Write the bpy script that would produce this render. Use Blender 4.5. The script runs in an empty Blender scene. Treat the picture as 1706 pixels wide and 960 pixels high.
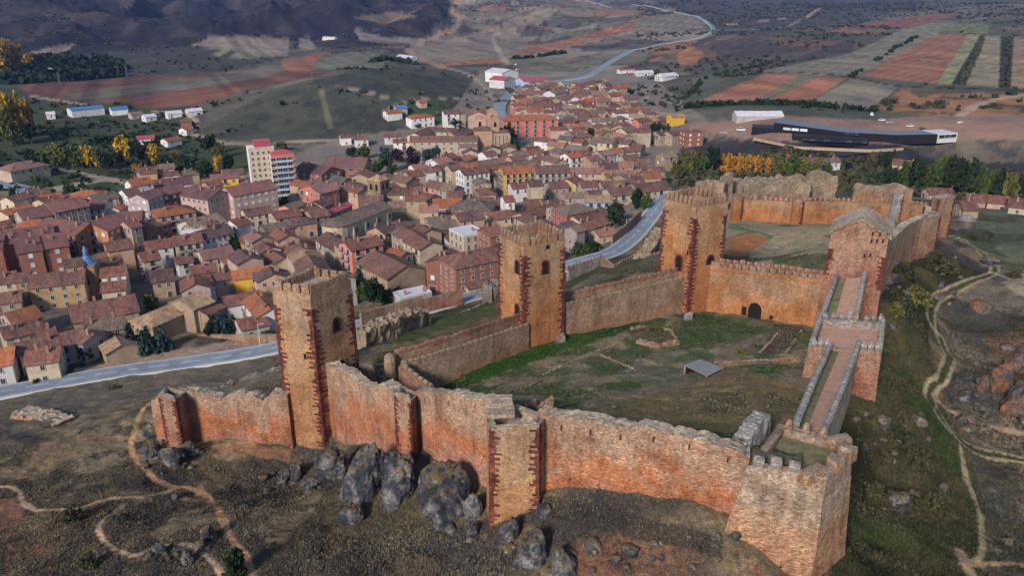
import bpy, bmesh, math, random
import numpy as np
from mathutils import Vector, Matrix, noise as mnoise

random.seed(7)
S = bpy.context.scene
COL = S.collection

# ------------------------------------------------------------------ camera, sky, sun, exposure
F = 1300.0                       # focal length in photo pixels (1706 wide)
PITCH = math.radians(21.4)
CP, SP = math.cos(PITCH), math.sin(PITCH)
cam_d = bpy.data.cameras.new('camera')
cam_d.sensor_width = 36.0
cam_d.lens = 36.0 * F / 1706.0
cam_d.clip_start = 1.0
cam_d.clip_end = 30000.0
cam = bpy.data.objects.new('camera', cam_d)
cam.location = (0, 0, 0)
cam.rotation_euler = (math.pi / 2 - PITCH, 0, 0)
COL.objects.link(cam)
S.camera = cam

SUN_FROM = Vector((-0.47, -0.88, 0.0)).normalized()
SUN_EL = math.radians(29)
W = bpy.data.worlds.new('World')
S.world = W
W.use_nodes = True
wn = W.node_tree
for n in list(wn.nodes):
    wn.nodes.remove(n)
w_out = wn.nodes.new('ShaderNodeOutputWorld')
w_bg = wn.nodes.new('ShaderNodeBackground')
w_sky = wn.nodes.new('ShaderNodeTexSky')
w_sky.sky_type = 'NISHITA'
w_sky.sun_disc = False
w_sky.sun_elevation = SUN_EL
w_sky.sun_rotation = math.atan2(SUN_FROM.x, SUN_FROM.y)
w_sky.air_density = 1.3
w_sky.dust_density = 0.4
w_sky.ozone_density = 3.0
w_bg.inputs['Strength'].default_value = 0.125
wn.links.new(w_sky.outputs[0], w_bg.inputs[0])
wn.links.new(w_bg.outputs[0], w_out.inputs[0])

sun_d = bpy.data.lights.new('sun', 'SUN')
sun_d.energy = 3.9
sun_d.angle = math.radians(10.0)
sun_d.color = (1.0, 0.92, 0.83)
sun = bpy.data.objects.new('sun', sun_d)
sv = Vector((SUN_FROM.x * math.cos(SUN_EL), SUN_FROM.y * math.cos(SUN_EL), math.sin(SUN_EL)))
sun.rotation_euler = sv.to_track_quat('Z', 'Y').to_euler()
sun.location = (-60, -40, 60)
COL.objects.link(sun)

S.render.engine = 'CYCLES'
S.view_settings.view_transform = 'Standard'
S.view_settings.look = 'None'
S.view_settings.exposure = 0.22
S.view_settings.gamma = 1.0
S.view_settings.use_curve_mapping = False
S.cycles.max_bounces = 5
S.cycles.diffuse_bounces = 3
S.cycles.glossy_bounces = 2
S.cycles.transmission_bounces = 2
S.cycles.transparent_max_bounces = 4
S.cycles.caustics_reflective = False
S.cycles.caustics_refractive = False
S.cycles.use_denoising = True
try:
    S.cycles.denoiser = 'OPENIMAGEDENOISE'
    S.cycles.denoising_prefilter = 'ACCURATE'
except Exception:
    pass

# ------------------------------------------------------------------ survey helpers: photo pixel <-> place
def ray(px, py):
    u = (px - 853.0) / F
    v = (480.0 - py) / F
    return u, CP + v * SP, -SP + v * CP

def PD(px, py, D):
    u, dy, dz = ray(px, py)
    t = D / dy
    return Vector((u * t, D, dz * t))

def PZ(px, py, z):
    u, dy, dz = ray(px, py)
    t = z / dz
    return Vector((u * t, dy * t, z))

def proj(x, y, z):
    t = y * CP - z * SP
    up = y * SP + z * CP
    return 853.0 + F * x / t, 480.0 - F * up / t

# ------------------------------------------------------------------ numpy noise
def _hash(ix, iy, seed):
    h = (ix.astype(np.int64) * 374761393 + iy.astype(np.int64) * 668265263 + seed * 1442695041) & 0xFFFFFFFF
    h = ((h ^ (h >> 13)) * 1274126177) & 0xFFFFFFFF
    h = h ^ (h >> 16)
    return (h & 0xFFFFFF) / float(0xFFFFFF)

def vnoise(x, y, seed=0):
    ix = np.floor(x); iy = np.floor(y)
    fx = x - ix; fy = y - iy
    fx = fx * fx * fx * (fx * (fx * 6 - 15) + 10); fy = fy * fy * fy * (fy * (fy * 6 - 15) + 10)
    a = _hash(ix, iy, seed); b = _hash(ix + 1, iy, seed)
    c = _hash(ix, iy + 1, seed); d = _hash(ix + 1, iy + 1, seed)
    return (a * (1 - fx) + b * fx) * (1 - fy) + (c * (1 - fx) + d * fx) * fy

def fbm(x, y, seed=0, oct=4, gain=0.5):
    s = np.zeros_like(x); amp = 1.0; tot = 0.0; f = 1.0
    for k in range(oct):
        c, sn = math.cos(0.6 * k + .3), math.sin(0.6 * k + .3)
        s = s + amp * vnoise((x * c - y * sn) * f + 17.3 * k, (x * sn + y * c) * f - 9.1 * k, seed + k)
        tot += amp; amp *= gain; f *= 2.03
    return s / tot

# ------------------------------------------------------------------ terrain shape
OUT_PTS = [
 (0,960,-70),(200,960,-68),(420,950,-65),(620,950,-63.5),(850,950,-61.5),(1050,950,-59),(1200,950,-58),(1350,978,-60),(1450,960,-63),
 (0,840,-75),(200,830,-73),(400,850,-69.5),(600,850,-67.5),(750,890,-64.5),(840,870,-61),(920,812,-56.8),(1060,850,-56),(1200,880,-56.2),
 (0,720,-82),(130,700,-81),(240,690,-79),(240,765,-77),(300,742,-76),(480,757,-76),(487,778,-77.5),(545,752,-75),(620,740,-68),(675,758,-64),(760,740,-61),
 (0,662,-93),(200,620,-92),(330,603,-91),(460,585,-90),(705,520,-88),(808,492,-88),(930,455,-88),(1030,415,-88),(1075,370,-87),(1098,332,-86),
 (100,690,-86),(350,640,-85),(650,556,-80),(700,590,-70),(620,603,-70),(600,632,-65.5),(780,540,-78),(800,510,-84),
 (1000,470,-74),(1090,440,-72),(950,470,-81),(1000,437,-82),(1080,425,-80),
 (1230,400,-70),(1300,420,-68),(1240,370,-74.5),(1320,373,-74),(1400,372,-74),(1500,370,-72.5),(1545,427,-66),(1580,394,-67.5),(1480,440,-58),
 (1460,690,-63),(1475,600,-62),(1490,520,-61),(1530,470,-65),
 (1590,396,-69),(1640,430,-71),(1655,455,-72),(1600,480,-72),(1555,520,-72.5),(1575,580,-73),(1545,650,-72.5),(1580,700,-73),(1640,760,-74),(1706,770,-74.5),
 (1610,800,-73),(1635,860,-73),(1635,930,-73),(1480,800,-69.5),(1430,900,-66),(1550,900,-71.5),(1706,960,-74),(1690,650,-71),(1706,560,-71.5),(1706,480,-70.5),(1650,362,-76),(1706,350,-80),
 (60,640,-93),(0,600,-93.5),(130,590,-93.5),(330,575,-92),(600,470,-92),(800,455,-91),(300,500,-95),(100,520,-95),(0,450,-96),(200,420,-97),
 (450,420,-96),(700,400,-96),(930,400,-94),(1010,390,-91),(1070,330,-92),(1000,320,-96),(800,320,-98),(600,330,-98),(300,350,-99),(50,350,-100),
 (0,310,-101),(200,300,-101),(500,280,-101),(700,260,-100),(900,250,-99),(1100,270,-97),(1250,290,-97),(1400,290,-97),(1600,322,-93),
 (750,230,-100),(850,190,-99),(950,150,-98),(840,130,-98),(1100,200,-99),(1130,150,-97),
 (1250,216,-89),(1330,243,-90.8),(1450,249,-91.2),(1290,234,-90.5),(1505,246,-91),(1420,225,-88),(1580,228,-89),(1400,265,-98),(1550,268,-98),(1250,255,-98),(1700,235,-88),(1690,300,-95),
 (1200,180,-90),(1400,180,-86),(1600,170,-84),(1150,190,-94),(1250,130,-84),(1450,130,-80),(1700,140,-78),(1600,60,-72),(1300,80,-80),(1150,100,-92),
 (1450,30,-66),(1690,30,-62),(1300,20,-62),(1600,5,-52),(1150,30,-70),(1100,60,-85),(1000,100,-97),(850,80,-95),(1000,60,-92),(850,40,-86),
 (700,75,-96),(750,20,-78),(900,5,-68),(600,60,-95),(540,75,-96),(480,62,-94),
 (560,125,-79),(650,115,-81),(780,122,-94),(450,150,-89),(350,210,-100),(450,235,-101),(600,220,-98),(650,160,-88),(760,160,-96),
 (100,190,-102),(0,230,-102),(250,180,-101),(150,150,-101),(300,150,-100),(450,110,-98),(300,112,-97),(100,130,-100),(200,92,-94),(350,92,-92),(0,72,-90),(200,74,-91),
]
OUT_W = [(-300,860,-97),(-60,870,-97),(-700,900,-97),(-900,500,-98),(-900,1500,-85),(900,400,-85),(1000,800,-70),(1300,1600,-50),
         (-1500,3000,-45),(0,3600,-48),(1500,3200,-35),(-3000,5000,10),(0,5200,-10),(3000,5000,20),(-5000,8500,150),(0,9000,140),(5000,8500,150),
         (42,164,-69.5),(52,158,-69),(60,152,-67),(66,148,-63),(20,152,-68),(5,148,-68),(-20,124,-65.5),(-10,130,-66),(0,120,-63),(20,120,-63),(45,120,-63),(30,100,-58),(10,95,-58),(50,140,-66),(30,140,-66),(-160,70,-76),(160,70,-80),(-300,150,-96),(260,150,-82),(0,38,-62),(-80,38,-66),(80,38,-68)]
IN_PTS = [
 (610,640,-65),(660,650,-64.5),(720,650,-66.5),(800,620,-66.4),(880,585,-66.3),(940,562,-65.8),(1140,522,-66.8),(1250,530,-66),(1370,552,-64),(1330,660,-57.5),(1325,695,-52.8),(1290,722,-51.2),
 (1200,716,-52.2),(1050,690,-54.2),(950,682,-55),(850,672,-57),(760,660,-60.5),(690,655,-63),(1160,620,-61.2),(1210,640,-56.6),(1265,625,-57.2),(1235,680,-53.6),(1150,665,-56.2),(1250,606,-61),
 (1000,560,-65.5),(1300,580,-62.5),(1000,640,-60.8),(900,640,-62.8),(1100,650,-58.5),(1270,660,-55.5)]

def _warp(X, Y):
    return np.arctan2(X, Y), np.log(np.maximum(np.hypot(X, Y), 5.0))

class TPS:
    def __init__(self, P, lam=2e-4):
        P = np.array(P, float)
        a, b = _warp(P[:, 0], P[:, 1])
        self.a, self.b = a, b
        n = len(a)
        K = self._k(a[:, None] - a[None], b[:, None] - b[None]) + lam * np.eye(n)
        Q = np.stack([np.ones(n), a, b], 1)
        A = np.zeros((n + 3, n + 3)); A[:n, :n] = K; A[:n, n:] = Q; A[n:, :n] = Q.T
        self.w = np.linalg.solve(A, np.concatenate([P[:, 2], np.zeros(3)]))
    @staticmethod
    def _k(da, db):
        r2 = da * da + db * db + 1e-12
        return 0.5 * r2 * np.log(r2)
    def __call__(self, X, Y):
        a, b = _warp(X, Y)
        out = self.w[-3] + self.w[-2] * a + self.w[-1] * b
        for i in range(len(self.a)):
            out = out + self.w[i] * self._k(a - self.a[i], b - self.b[i])
        return out

_outw = [tuple(PZ(*p)) for p in OUT_PTS] + OUT_W
TPS_O = TPS(_outw)
TPS_I = TPS([tuple(PZ(*p)) for p in IN_PTS], 1e-4)
HILLS = [(640,1900,130,170,52),(520,2350,210,200,62),(330,2500,240,240,70),(150,2050,150,190,48),(0,2300,200,240,75),(420,1750,110,120,26),
         (760,2900,240,240,44),(250,1650,90,100,20),(60,1700,100,110,26),(-150,1900,150,160,50),(450,2900,260,200,90),(620,3100,240,220,70),(230,3100,260,220,95),
         (600,660,120,85,12),(940,2100,110,120,22),(880,1620,60,60,12),(1150,2300,140,150,22)]
def _shift(q, dx, dy):
    return (q.x + dx, q.y + dy)
COURT = ([_shift(PD(*q), .55, .95) for q in ((553,612,114),(600,640,107),(660,653,98.8),(690,652,97.5),(740,656,91.5),(800,664,86),(830,672,83.5))]
         + [_shift(PD(*q), .1, 1.1) for q in ((895,686,80),(960,699,78),(1060,712,75.6),(1180,736,73.2),(1250,757,72))]
         + [_shift(PD(*q), 0, 0) for q in ((1340,745,74),(1352,700,81),(1385,640,96),(1405,570,112),(1408,525,122),(1420,470,137))]
         + [_shift(PD(*q), .6, 1.2) for q in ((1384,468,142.6),(1168,441,159.5))]
         + [(37.2,158.5),(23.2,150.7),(9.0,144.0),(2.4,138.0),(-10.5,126.0),(-14.4,122.8),(-19.5,119.6),(-27.0,121.0),(-33.5,118.0)])

def inpoly(X, Y, poly):
    r = np.zeros(X.shape, bool)
    n = len(poly)
    for i in range(n):
        x0, y0 = poly[i]; x1, y1 = poly[(i + 1) % n]
        if y0 == y1:
            continue
        c = ((Y >= min(y0, y1)) & (Y < max(y0, y1)))
        r ^= c & (X < (x1 - x0) * (Y - y0) / (y1 - y0) + x0)
    return r

def gzv(X, Y):
    X = np.asarray(X, float); Y = np.asarray(Y, float)
    z = TPS_O(X, Y)
    for (hp, D, sx, sy, h) in HILLS:
        cx = (hp - 853) / F * D / 1.06
        z = z + h * np.exp(-((X - cx) / sx) ** 2 - ((Y - D) / sy) ** 2)
    ins = inpoly(X, Y, COURT)
    if ins.any():
        z = z.copy(); z[ins] = TPS_I(X[ins], Y[ins])
    R = np.hypot(X, Y)
    # relief: near slopes, and gullied far hills
    near = np.clip((215 - R) / 45, 0, 1)
    near = np.maximum(near, np.clip((X - 95) / 30, 0, 1) * np.clip((330 - R) / 60, 0, 1))
    amp = np.where(ins, 0.62, 1.0)
    z = z + near * amp * (((fbm(X / 11, Y / 11, 3, 3) - .5) * 2.2 + (fbm(X / 26, Y / 26, 5, 2) - .5) * 2.4) + (fbm(X / 2.6, Y / 2.6, 8, 3) - .5) * 0.75)
    far = np.clip((R - 1250) / 500, 0, 1) * np.clip((60 - X) / 500 + .35, 0.12, 1)
    rid = 1 - np.abs(2 * fbm(X / 210, Y / 330, 21, 4) - 1)
    z = z + far * (rid - .7) * 105
    mid = np.clip((R - 500) / 300, 0, 1) * np.clip((1700 - R) / 500, 0, 1)
    z = z + mid * (fbm(X / 90, Y / 120, 33, 3) - .5) * 5
    return z

def gz(x, y):
    return float(gzv(np.array([x]), np.array([y]))[0])

_TS = np.exp(np.linspace(math.log(45), math.log(7000), 420))
def G(px, py):
    """the ground point seen at a pixel"""
    u, dy, dz = ray(px, py)
    Y = _TS * dy
    X = _TS * u
    h = _TS * dz - gzv(X, Y)
    k = np.argmax(h < 0)
    if h[k] >= 0:
        return Vector((u * 3000, dy * 3000, gz(u * 3000, dy * 3000)))
    t0, t1 = _TS[max(k - 1, 0)], _TS[k]
    for _ in range(2):
        ts = np.linspace(t0, t1, 12)
        hh = ts * dz - gzv(ts * u, ts * dy)
        k = int(np.argmax(hh < 0))
        k = max(k, 1)
        t0, t1 = ts[k - 1], ts[k]
    t = t1
    return Vector((u * t, dy * t, gz(u * t, dy * t)))

# ------------------------------------------------------------------ objects and naming
def tag(o, label=None, cat=None, group=None, kind='thing'):
    if label: o['label'] = label
    if cat: o['category'] = cat
    if group: o['group'] = group
    if kind: o['kind'] = kind
    return o

def empty(name, loc, rz=0.0):
    o = bpy.data.objects.new(name, None)
    o.empty_display_size = 0.5
    o.location = loc
    o.rotation_euler = (0, 0, rz)
    COL.objects.link(o)
    return o

def child(name, mesh, parent, loc=(0, 0, 0), rz=0.0, scale=None):
    o = bpy.data.objects.new(name, mesh)
    o.parent = parent
    o.location = loc
    o.rotation_euler = (0, 0, rz)
    if scale: o.scale = scale
    COL.objects.link(o)
    return o

class MB:
    """collects faces with UVs and a 0..1 height band, builds one mesh"""
    def __init__(self):
        self.v = []; self.f = []; self.uv = []; self.band = []; self.mi = []
    def face(self, pts, uvs=None, bands=None, mi=0):
        k = len(self.v)
        self.v.extend([tuple(p) for p in pts])
        self.f.append(tuple(range(k, k + len(pts))))
        if uvs is None:
            uvs = auto_uv(pts)
        self.uv.extend(uvs)
        self.band.extend(bands if bands is not None else [0.5] * len(pts))
        self.mi.append(mi)
    def box(self, c, s, rz=0.0, mi=0, taper=1.0, bottom=False):
        cx, cy, cz = c; sx, sy, sz = s[0] / 2, s[1] / 2, s[2] / 2
        cr, sr = math.cos(rz), math.sin(rz)
        def p(x, y, z, k=1.0):
            x *= k; y *= k
            return (cx + x * cr - y * sr, cy + x * sr + y * cr, cz + z)
        q = [(-sx, -sy), (sx, -sy), (sx, sy), (-sx, sy)]
        for i in range(4):
            a, b = q[i], q[(i + 1) % 4]
            self.face([p(a[0], a[1], -sz), p(b[0], b[1], -sz), p(b[0], b[1], sz, taper), p(a[0], a[1], sz, taper)], None, [0, 0, 1, 1], mi)
        self.face([p(x, y, sz, taper) for x, y in q], None, [1] * 4, mi)
        if bottom:
            self.face([p(x, y, -sz) for x, y in reversed(q)], None, [0] * 4, mi)
    def tube(self, a, b, r0, r1=None, n=6, mi=0):
        a = Vector(a); b = Vector(b); r1 = r0 if r1 is None else r1
        d = (b - a).normalized()
        s = d.cross(Vector((0, 0, 1)))
        if s.length < .01: s = Vector((1, 0, 0))
        s.normalize(); t = d.cross(s)
        for i in range(n):
            w0, w1 = 2 * math.pi * i / n, 2 * math.pi * (i + 1) / n
            e0 = s * math.cos(w0) + t * math.sin(w0); e1 = s * math.cos(w1) + t * math.sin(w1)
            self.face([a + e1 * r0, a + e0 * r0, b + e0 * r1, b + e1 * r1], None, None, mi)
        self.face([b + (s * math.cos(2 * math.pi * i / n) + t * math.sin(2 * math.pi * i / n)) * r1 for i in range(n)][::-1], None, None, mi)
    def mesh(self, name, mats, jitter=0.0, freq=0.7, weld=True, smooth=False):
        me = bpy.data.meshes.new(name)
        v = self.v
        if jitter:
            out = []
            for p in v:
                q = Vector(p)
                out.append(q + mnoise.noise_vector(q * freq) * jitter + mnoise.noise_vector(q * freq * 3.1) * jitter * .5)
            v = out
        me.from_pydata(v, [], self.f)
        for m in (mats if isinstance(mats, (list, tuple)) else [mats]):
            me.materials.append(m)
        me.polygons.foreach_set('material_index', self.mi)
        uvl = me.uv_layers.new(name='UVMap')
        uvl.data.foreach_set('uv', [c for uv in self.uv for c in uv])
        at = me.attributes.new('band', 'FLOAT', 'POINT')
        at.data.foreach_set('value', self.band)
        if smooth:
            me.polygons.foreach_set('use_smooth', [True] * len(me.polygons))
        me.update()
        return me
    def build(self, name, mats, parent=None, **kw):
        me = self.mesh(name, mats, **kw)
        o = bpy.data.objects.new(name, me)
        if parent: o.parent = parent
        COL.objects.link(o)
        return o

def auto_uv(pts):
    p = [Vector(q) for q in pts]
    n = (p[1] - p[0]).cross(p[-1] - p[0])
    if n.length < 1e-9: return [(0, 0)] * len(p)
    n.normalize()
    if abs(n.z) > 0.85:
        return [(q.x, q.y) for q in p]
    t = Vector((-n.y, n.x, 0)).normalized()
    w = n.cross(t)
    return [(q.dot(t), q.dot(w) if abs(n.z) > .25 else q.z) for q in p]

# ------------------------------------------------------------------ materials
def nt(name):
    m = bpy.data.materials.new(name)
    m.use_nodes = True
    t = m.node_tree
    b = t.nodes['Principled BSDF']
    b.inputs['Roughness'].default_value = 0.9
    b.inputs['Specular IOR Level'].default_value = 0.15
    return m, t, b

def N(t, typ, **kw):
    n = t.nodes.new(typ)
    for k, v in kw.items():
        if k.startswith('i_'):
            n.inputs[k[2:].replace('_', ' ')].default_value = v
        else:
            setattr(n, k, v)
    return n

def noise_node(t, vec, scale, detail=4, rough=.6, dim='3D'):
    n = N(t, 'ShaderNodeTexNoise')
    n.inputs['Scale'].default_value = scale
    n.inputs['Detail'].default_value = detail
    n.inputs['Roughness'].default_value = rough
    if vec is not None: t.links.new(vec, n.inputs['Vector'])
    return n.outputs['Fac']

def ramp(t, fac, stops):
    r = N(t, 'ShaderNodeValToRGB')
    e = r.color_ramp.elements
    while len(e) < len(stops): e.new(0.5)
    for i, (p, c) in enumerate(stops):
        e[i].position = p
        e[i].color = (c, c, c, 1) if not isinstance(c, (tuple, list)) else (*c[:3], 1)
    t.links.new(fac, r.inputs[0])
    return r.outputs[0]

def mix(t, a, b, fac, mode='MIX'):
    m = N(t, 'ShaderNodeMix', data_type='RGBA', blend_type=mode)
    for s, k in ((fac, 0), (a, 6), (b, 7)):
        if isinstance(s, (int, float)): m.inputs[k].default_value = s
        elif isinstance(s, (tuple, list)): m.inputs[k].default_value = (*s[:3], 1)
        else: t.links.new(s, m.inputs[k])
    return m.outputs[2]

def mathn(t, op, a, b=None, c=None):
    m = N(t, 'ShaderNodeMath', operation=op)
    for k, s in enumerate((a, b, c)):
        if s is None: continue
        if isinstance(s, (int, float)): m.inputs[k].default_value = s
        else: t.links.new(s, m.inputs[k])
    return m.outputs[0]

def bump(t, b, h, strength=.5, dist=.1):
    n = N(t, 'ShaderNodeBump')
    n.inputs['Strength'].default_value = strength
    n.inputs['Distance'].default_value = dist
    t.links.new(h, n.inputs['Height'])
    t.links.new(n.outputs[0], b.inputs['Normal'])

def pos(t):
    return N(t, 'ShaderNodeNewGeometry').outputs['Position']

def stone(name, low, mid, top, brick=(.38, .165), dark=.62, pale=1.38, split=(.12, .5, .78), dirt=.5):
    """coursed rubble masonry: three weathering bands up the wall, single stones paler or darker"""
    m, t, b = nt(name)
    uv = N(t, 'ShaderNodeTexCoord').outputs['UV']
    P = pos(t)
    # wobble the courses a little
    wob = N(t, 'ShaderNodeTexNoise'); wob.inputs['Scale'].default_value = .9; wob.inputs['Detail'].default_value = 3
    t.links.new(P, wob.inputs['Vector'])
    va = N(t, 'ShaderNodeVectorMath', operation='SCALE'); va.inputs['Scale'].default_value = .35
    t.links.new(wob.outputs['Color'], va.inputs[0])
    vb = N(t, 'ShaderNodeVectorMath', operation='ADD')
    t.links.new(uv, vb.inputs[0]); t.links.new(va.outputs[0], vb.inputs[1])
    br = N(t, 'ShaderNodeTexBrick')
    br.offset = .5; br.squash = .8; br.squash_frequency = 3
    br.inputs['Color1'].default_value = (.0, .0, .0, 1)
    br.inputs['Color2'].default_value = (1, 1, 1, 1)
    br.inputs['Mortar'].default_value = (.5, .5, .5, 1)
    br.inputs['Scale'].default_value = 1.0
    br.inputs['Brick Width'].default_value = brick[0]
    br.inputs['Row Height'].default_value = brick[1]
    br.inputs['Mortar Size'].default_value = .022
    br.inputs['Mortar Smooth'].default_value = .4
    br.inputs['Bias'].default_value = .0
    t.links.new(vb.outputs[0], br.inputs['Vector'])
    per = br.outputs['Color']
    at = N(t, 'ShaderNodeAttribute', attribute_name='band').outputs['Fac']
    big = noise_node(t, P, .16, 5, .65)
    fac = mathn(t, 'ADD', at, mathn(t, 'MULTIPLY', mathn(t, 'SUBTRACT', big, .5), 1.5))
    base = ramp(t, fac, [(split[0], low), (split[1], mid), (split[2], top)])
    # stone by stone
    v1 = ramp(t, per, [(0, dark), (.25, .85), (.75, 1.05), (1, pale)])
    c = mix(t, base, v1, 1.0, 'MULTIPLY')
    vor = N(t, 'ShaderNodeTexVoronoi'); vor.inputs['Scale'].default_value = 2.6
    t.links.new(vb.outputs[0], vor.inputs['Vector'])
    hue = ramp(t, vor.outputs['Color'], [(0, (.75, .55, .5)), (.35, (1, 1, 1)), (.7, (1.05, 1.0, .9)), (1, (1.3, 1.2, 1.15))])
    c = mix(t, c, hue, .6, 'MULTIPLY')
    st = noise_node(t, P, .55, 6, .7)
    c = mix(t, c, ramp(t, st, [(.3, .62), (.5, 1.0), (.72, 1.22)]), dirt, 'MULTIPLY')
    fine = noise_node(t, P, 3.2, 4, .75)
    c = mix(t, c, ramp(t, fine, [(.33, .5), (.5, 1.0), (.7, 1.35)]), .75, 'MULTIPLY')
    joint = ramp(t, br.outputs['Fac'], [(0, 1.0), (1, .62)])
    c = mix(t, c, joint, .6, 'MULTIPLY')
    mp = N(t, 'ShaderNodeMapping'); mp.inputs['Scale'].default_value = (.9, .9, .12)
    t.links.new(P, mp.inputs['Vector'])
    streak = noise_node(t, mp.outputs[0], 1.0, 5, .7)
    c = mix(t, c, ramp(t, streak, [(.32, (.55, .52, .52)), (.47, (.96, .95, .94)), (.6, (1.04, 1.02, 1.0)), (.75, (1.35, 1.3, 1.25))]), .75, 'MULTIPLY')
    patch = noise_node(t, P, .23, 3, .5)
    c = mix(t, c, ramp(t, patch, [(.36, (.78, .70, .66)), (.5, (1, 1, 1)), (.64, (1.16, 1.14, 1.12))]), .9, 'MULTIPLY')
    t.links.new(c, b.inputs['Base Color'])
    h = mathn(t, 'ADD', mathn(t, 'MULTIPLY', fine, .9), mathn(t, 'MULTIPLY', br.outputs['Fac'], -.5))
    h = mathn(t, 'ADD', h, mathn(t, 'MULTIPLY', per, .4))
    bump(t, b, h, .8, .16)
    return m

M = {}
M['front'] = stone('masonry_front', (.40,.205,.145), (.42,.158,.072), (.385,.255,.185), split=(.2,.46,.76), dark=.5, pale=1.5, dirt=.75)
M['ruin'] = stone('masonry_ruin', (.30,.22,.16), (.34,.255,.185), (.33,.265,.19), dark=.5)
M['tower'] = stone('masonry_tower', (.43,.22,.11), (.44,.245,.13), (.39,.275,.19), split=(.1, .55, .95))
M['orange'] = stone('masonry_orange', (.44,.18,.075), (.46,.215,.095), (.40,.26,.165), split=(.1, .55, .95))
M['pale'] = stone('masonry_pale', (.37,.215,.14), (.39,.235,.15), (.35,.245,.18), dark=.5)
M['bastion'] = stone('masonry_bastion', (.37,.205,.12), (.385,.235,.15), (.36,.275,.21), brick=(.42, .165), dark=.5, pale=1.5, dirt=.9)
M['redwall'] = stone('masonry_red', (.31,.15,.105), (.35,.165,.115), (.37,.225,.165), brick=(.36, .16), dark=.45, pale=1.5)
M['dark'] = stone('masonry_dark', (.15, .125, .11), (.18, .15, .13), (.22, .19, .17), brick=(.5, .25))
M['grey'] = stone('masonry_grey', (.24, .22, .21), (.27, .25, .24), (.32, .30, .29), brick=(.6, .3), dark=.6, pale=1.4)
M['capping'] = stone('masonry_capping', (.40,.32,.245), (.42,.335,.255), (.43,.35,.27), brick=(.5, .3), dark=.5, pale=1.4)
M['quoin'] = stone('masonry_quoin', (.125,.036,.03), (.14,.042,.034), (.14,.052,.042), brick=(1.1, .33), dark=.45, pale=2.1, dirt=.8)

def plain(name, c, rough=.8, spec=.2, var=.25, scale=1.2, rnd=.0, metal=0.0):
    m, t, b = nt(name)
    b.inputs['Roughness'].default_value = rough
    b.inputs['Specular IOR Level'].default_value = spec
    b.inputs['Metallic'].default_value = metal
    n = noise_node(t, pos(t), scale, 5, .7)
    col = mix(t, c, ramp(t, n, [(.28, 1 - var), (.5, 1.0), (.72, 1 + var)]), 1.0, 'MULTIPLY')
    if rnd:
        r = N(t, 'ShaderNodeObjectInfo').outputs['Random']
        col = mix(t, col, ramp(t, r, [(0, 1 - rnd), (1, 1 + rnd)]), 1.0, 'MULTIPLY')
    t.links.new(col, b.inputs['Base Color'])
    return m

def render_wall(name, c, var=.2):
    """plastered house wall: stains, damp foot, paler patches"""
    m, t, b = nt(name)
    P = pos(t)
    n1 = noise_node(t, P, .35, 5, .65)
    n2 = noise_node(t, P, 2.2, 4, .7)
    col = mix(t, c, ramp(t, n1, [(.3, (.72, .68, .66)), (.5, (1, 1, 1)), (.75, (1.12, 1.1, 1.06))]), 1.0, 'MULTIPLY')
    col = mix(t, col, ramp(t, n2, [(.3, .72), (.52, 1.0), (.75, 1.1)]), .7, 'MULTIPLY')
    r = N(t, 'ShaderNodeObjectInfo').outputs['Random']
    col = mix(t, col, ramp(t, r, [(0, (.8, .78, .78)), (.5, (1, .98, .95)), (1, (1.12, 1.1, 1.06))]), 1.0, 'MULTIPLY')
    t.links.new(col, b.inputs['Base Color'])
    return m

def tile_roof(name, c, pale=(1.5, 1.35, 1.2), dark=(.45, .42, .45), mott=.85):
    """old clay pantiles: streaks down the slope, lichen, replaced tiles"""
    m, t, b = nt(name)
    uv = N(t, 'ShaderNodeTexCoord').outputs['UV']
    mp = N(t, 'ShaderNodeMapping'); mp.inputs['Scale'].default_value = (1.0, .32, 1)
    t.links.new(uv, mp.inputs['Vector'])
    oi = N(t, 'ShaderNodeObjectInfo').outputs['Random']
    off = N(t, 'ShaderNodeVectorMath', operation='ADD')
    t.links.new(mp.outputs[0], off.inputs[0])
    cmb = N(t, 'ShaderNodeCombineXYZ'); sc = mathn(t, 'MULTIPLY', oi, 137.0)
    t.links.new(sc, cmb.inputs[0]); t.links.new(sc, cmb.inputs[2])
    t.links.new(cmb.outputs[0], off.inputs[1])
    V = off.outputs[0]
    n1 = noise_node(t, V, 2.0, 4, .75)
    n2 = noise_node(t, V, .35, 4, .6)
    col = mix(t, c, ramp(t, n1, [(.3, dark), (.46, (.9, .88, .88)), (.56, (1, 1, 1)), (.74, pale)]), mott, 'MULTIPLY')
    col = mix(t, col, ramp(t, n2, [(.32, (.62, .64, .68)), (.5, (1, 1, 1)), (.7, (1.25, 1.1, 1.0))]), .8, 'MULTIPLY')
    n3 = noise_node(t, V, 1.0, 5, .8)
    col = mix(t, col, ramp(t, n3, [(.34, (.42, .42, .46)), (.46, (.9, .88, .88)), (.56, (1.05, 1.0, .97)), (.68, (1.55, 1.25, 1.05))]), mott, 'MULTIPLY')
    hs = ramp(t, oi, [(0, (.72, .74, .8)), (.35, (1, 1, 1)), (.7, (1.0, .88, .82)), (1, (1.3, 1.2, 1.1))])
    col = mix(t, col, hs, 1.0, 'MULTIPLY')
    wv = N(t, 'ShaderNodeTexWave', wave_type='BANDS', bands_direction='X')
    wv.inputs['Scale'].default_value = 1.25; wv.inputs['Distortion'].default_value = .6; wv.inputs['Detail'].default_value = 2
    t.links.new(uv, wv.inputs['Vector'])
    col = mix(t, col, ramp(t, wv.outputs['Fac'], [(0, .55), (.5, 1.05), (1, 1.2)]), .7, 'MULTIPLY')
    t.links.new(col, b.inputs['Base Color'])
    bump(t, b, mathn(t, 'ADD', wv.outputs['Fac'], n1), .7, .12)
    return m

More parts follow.
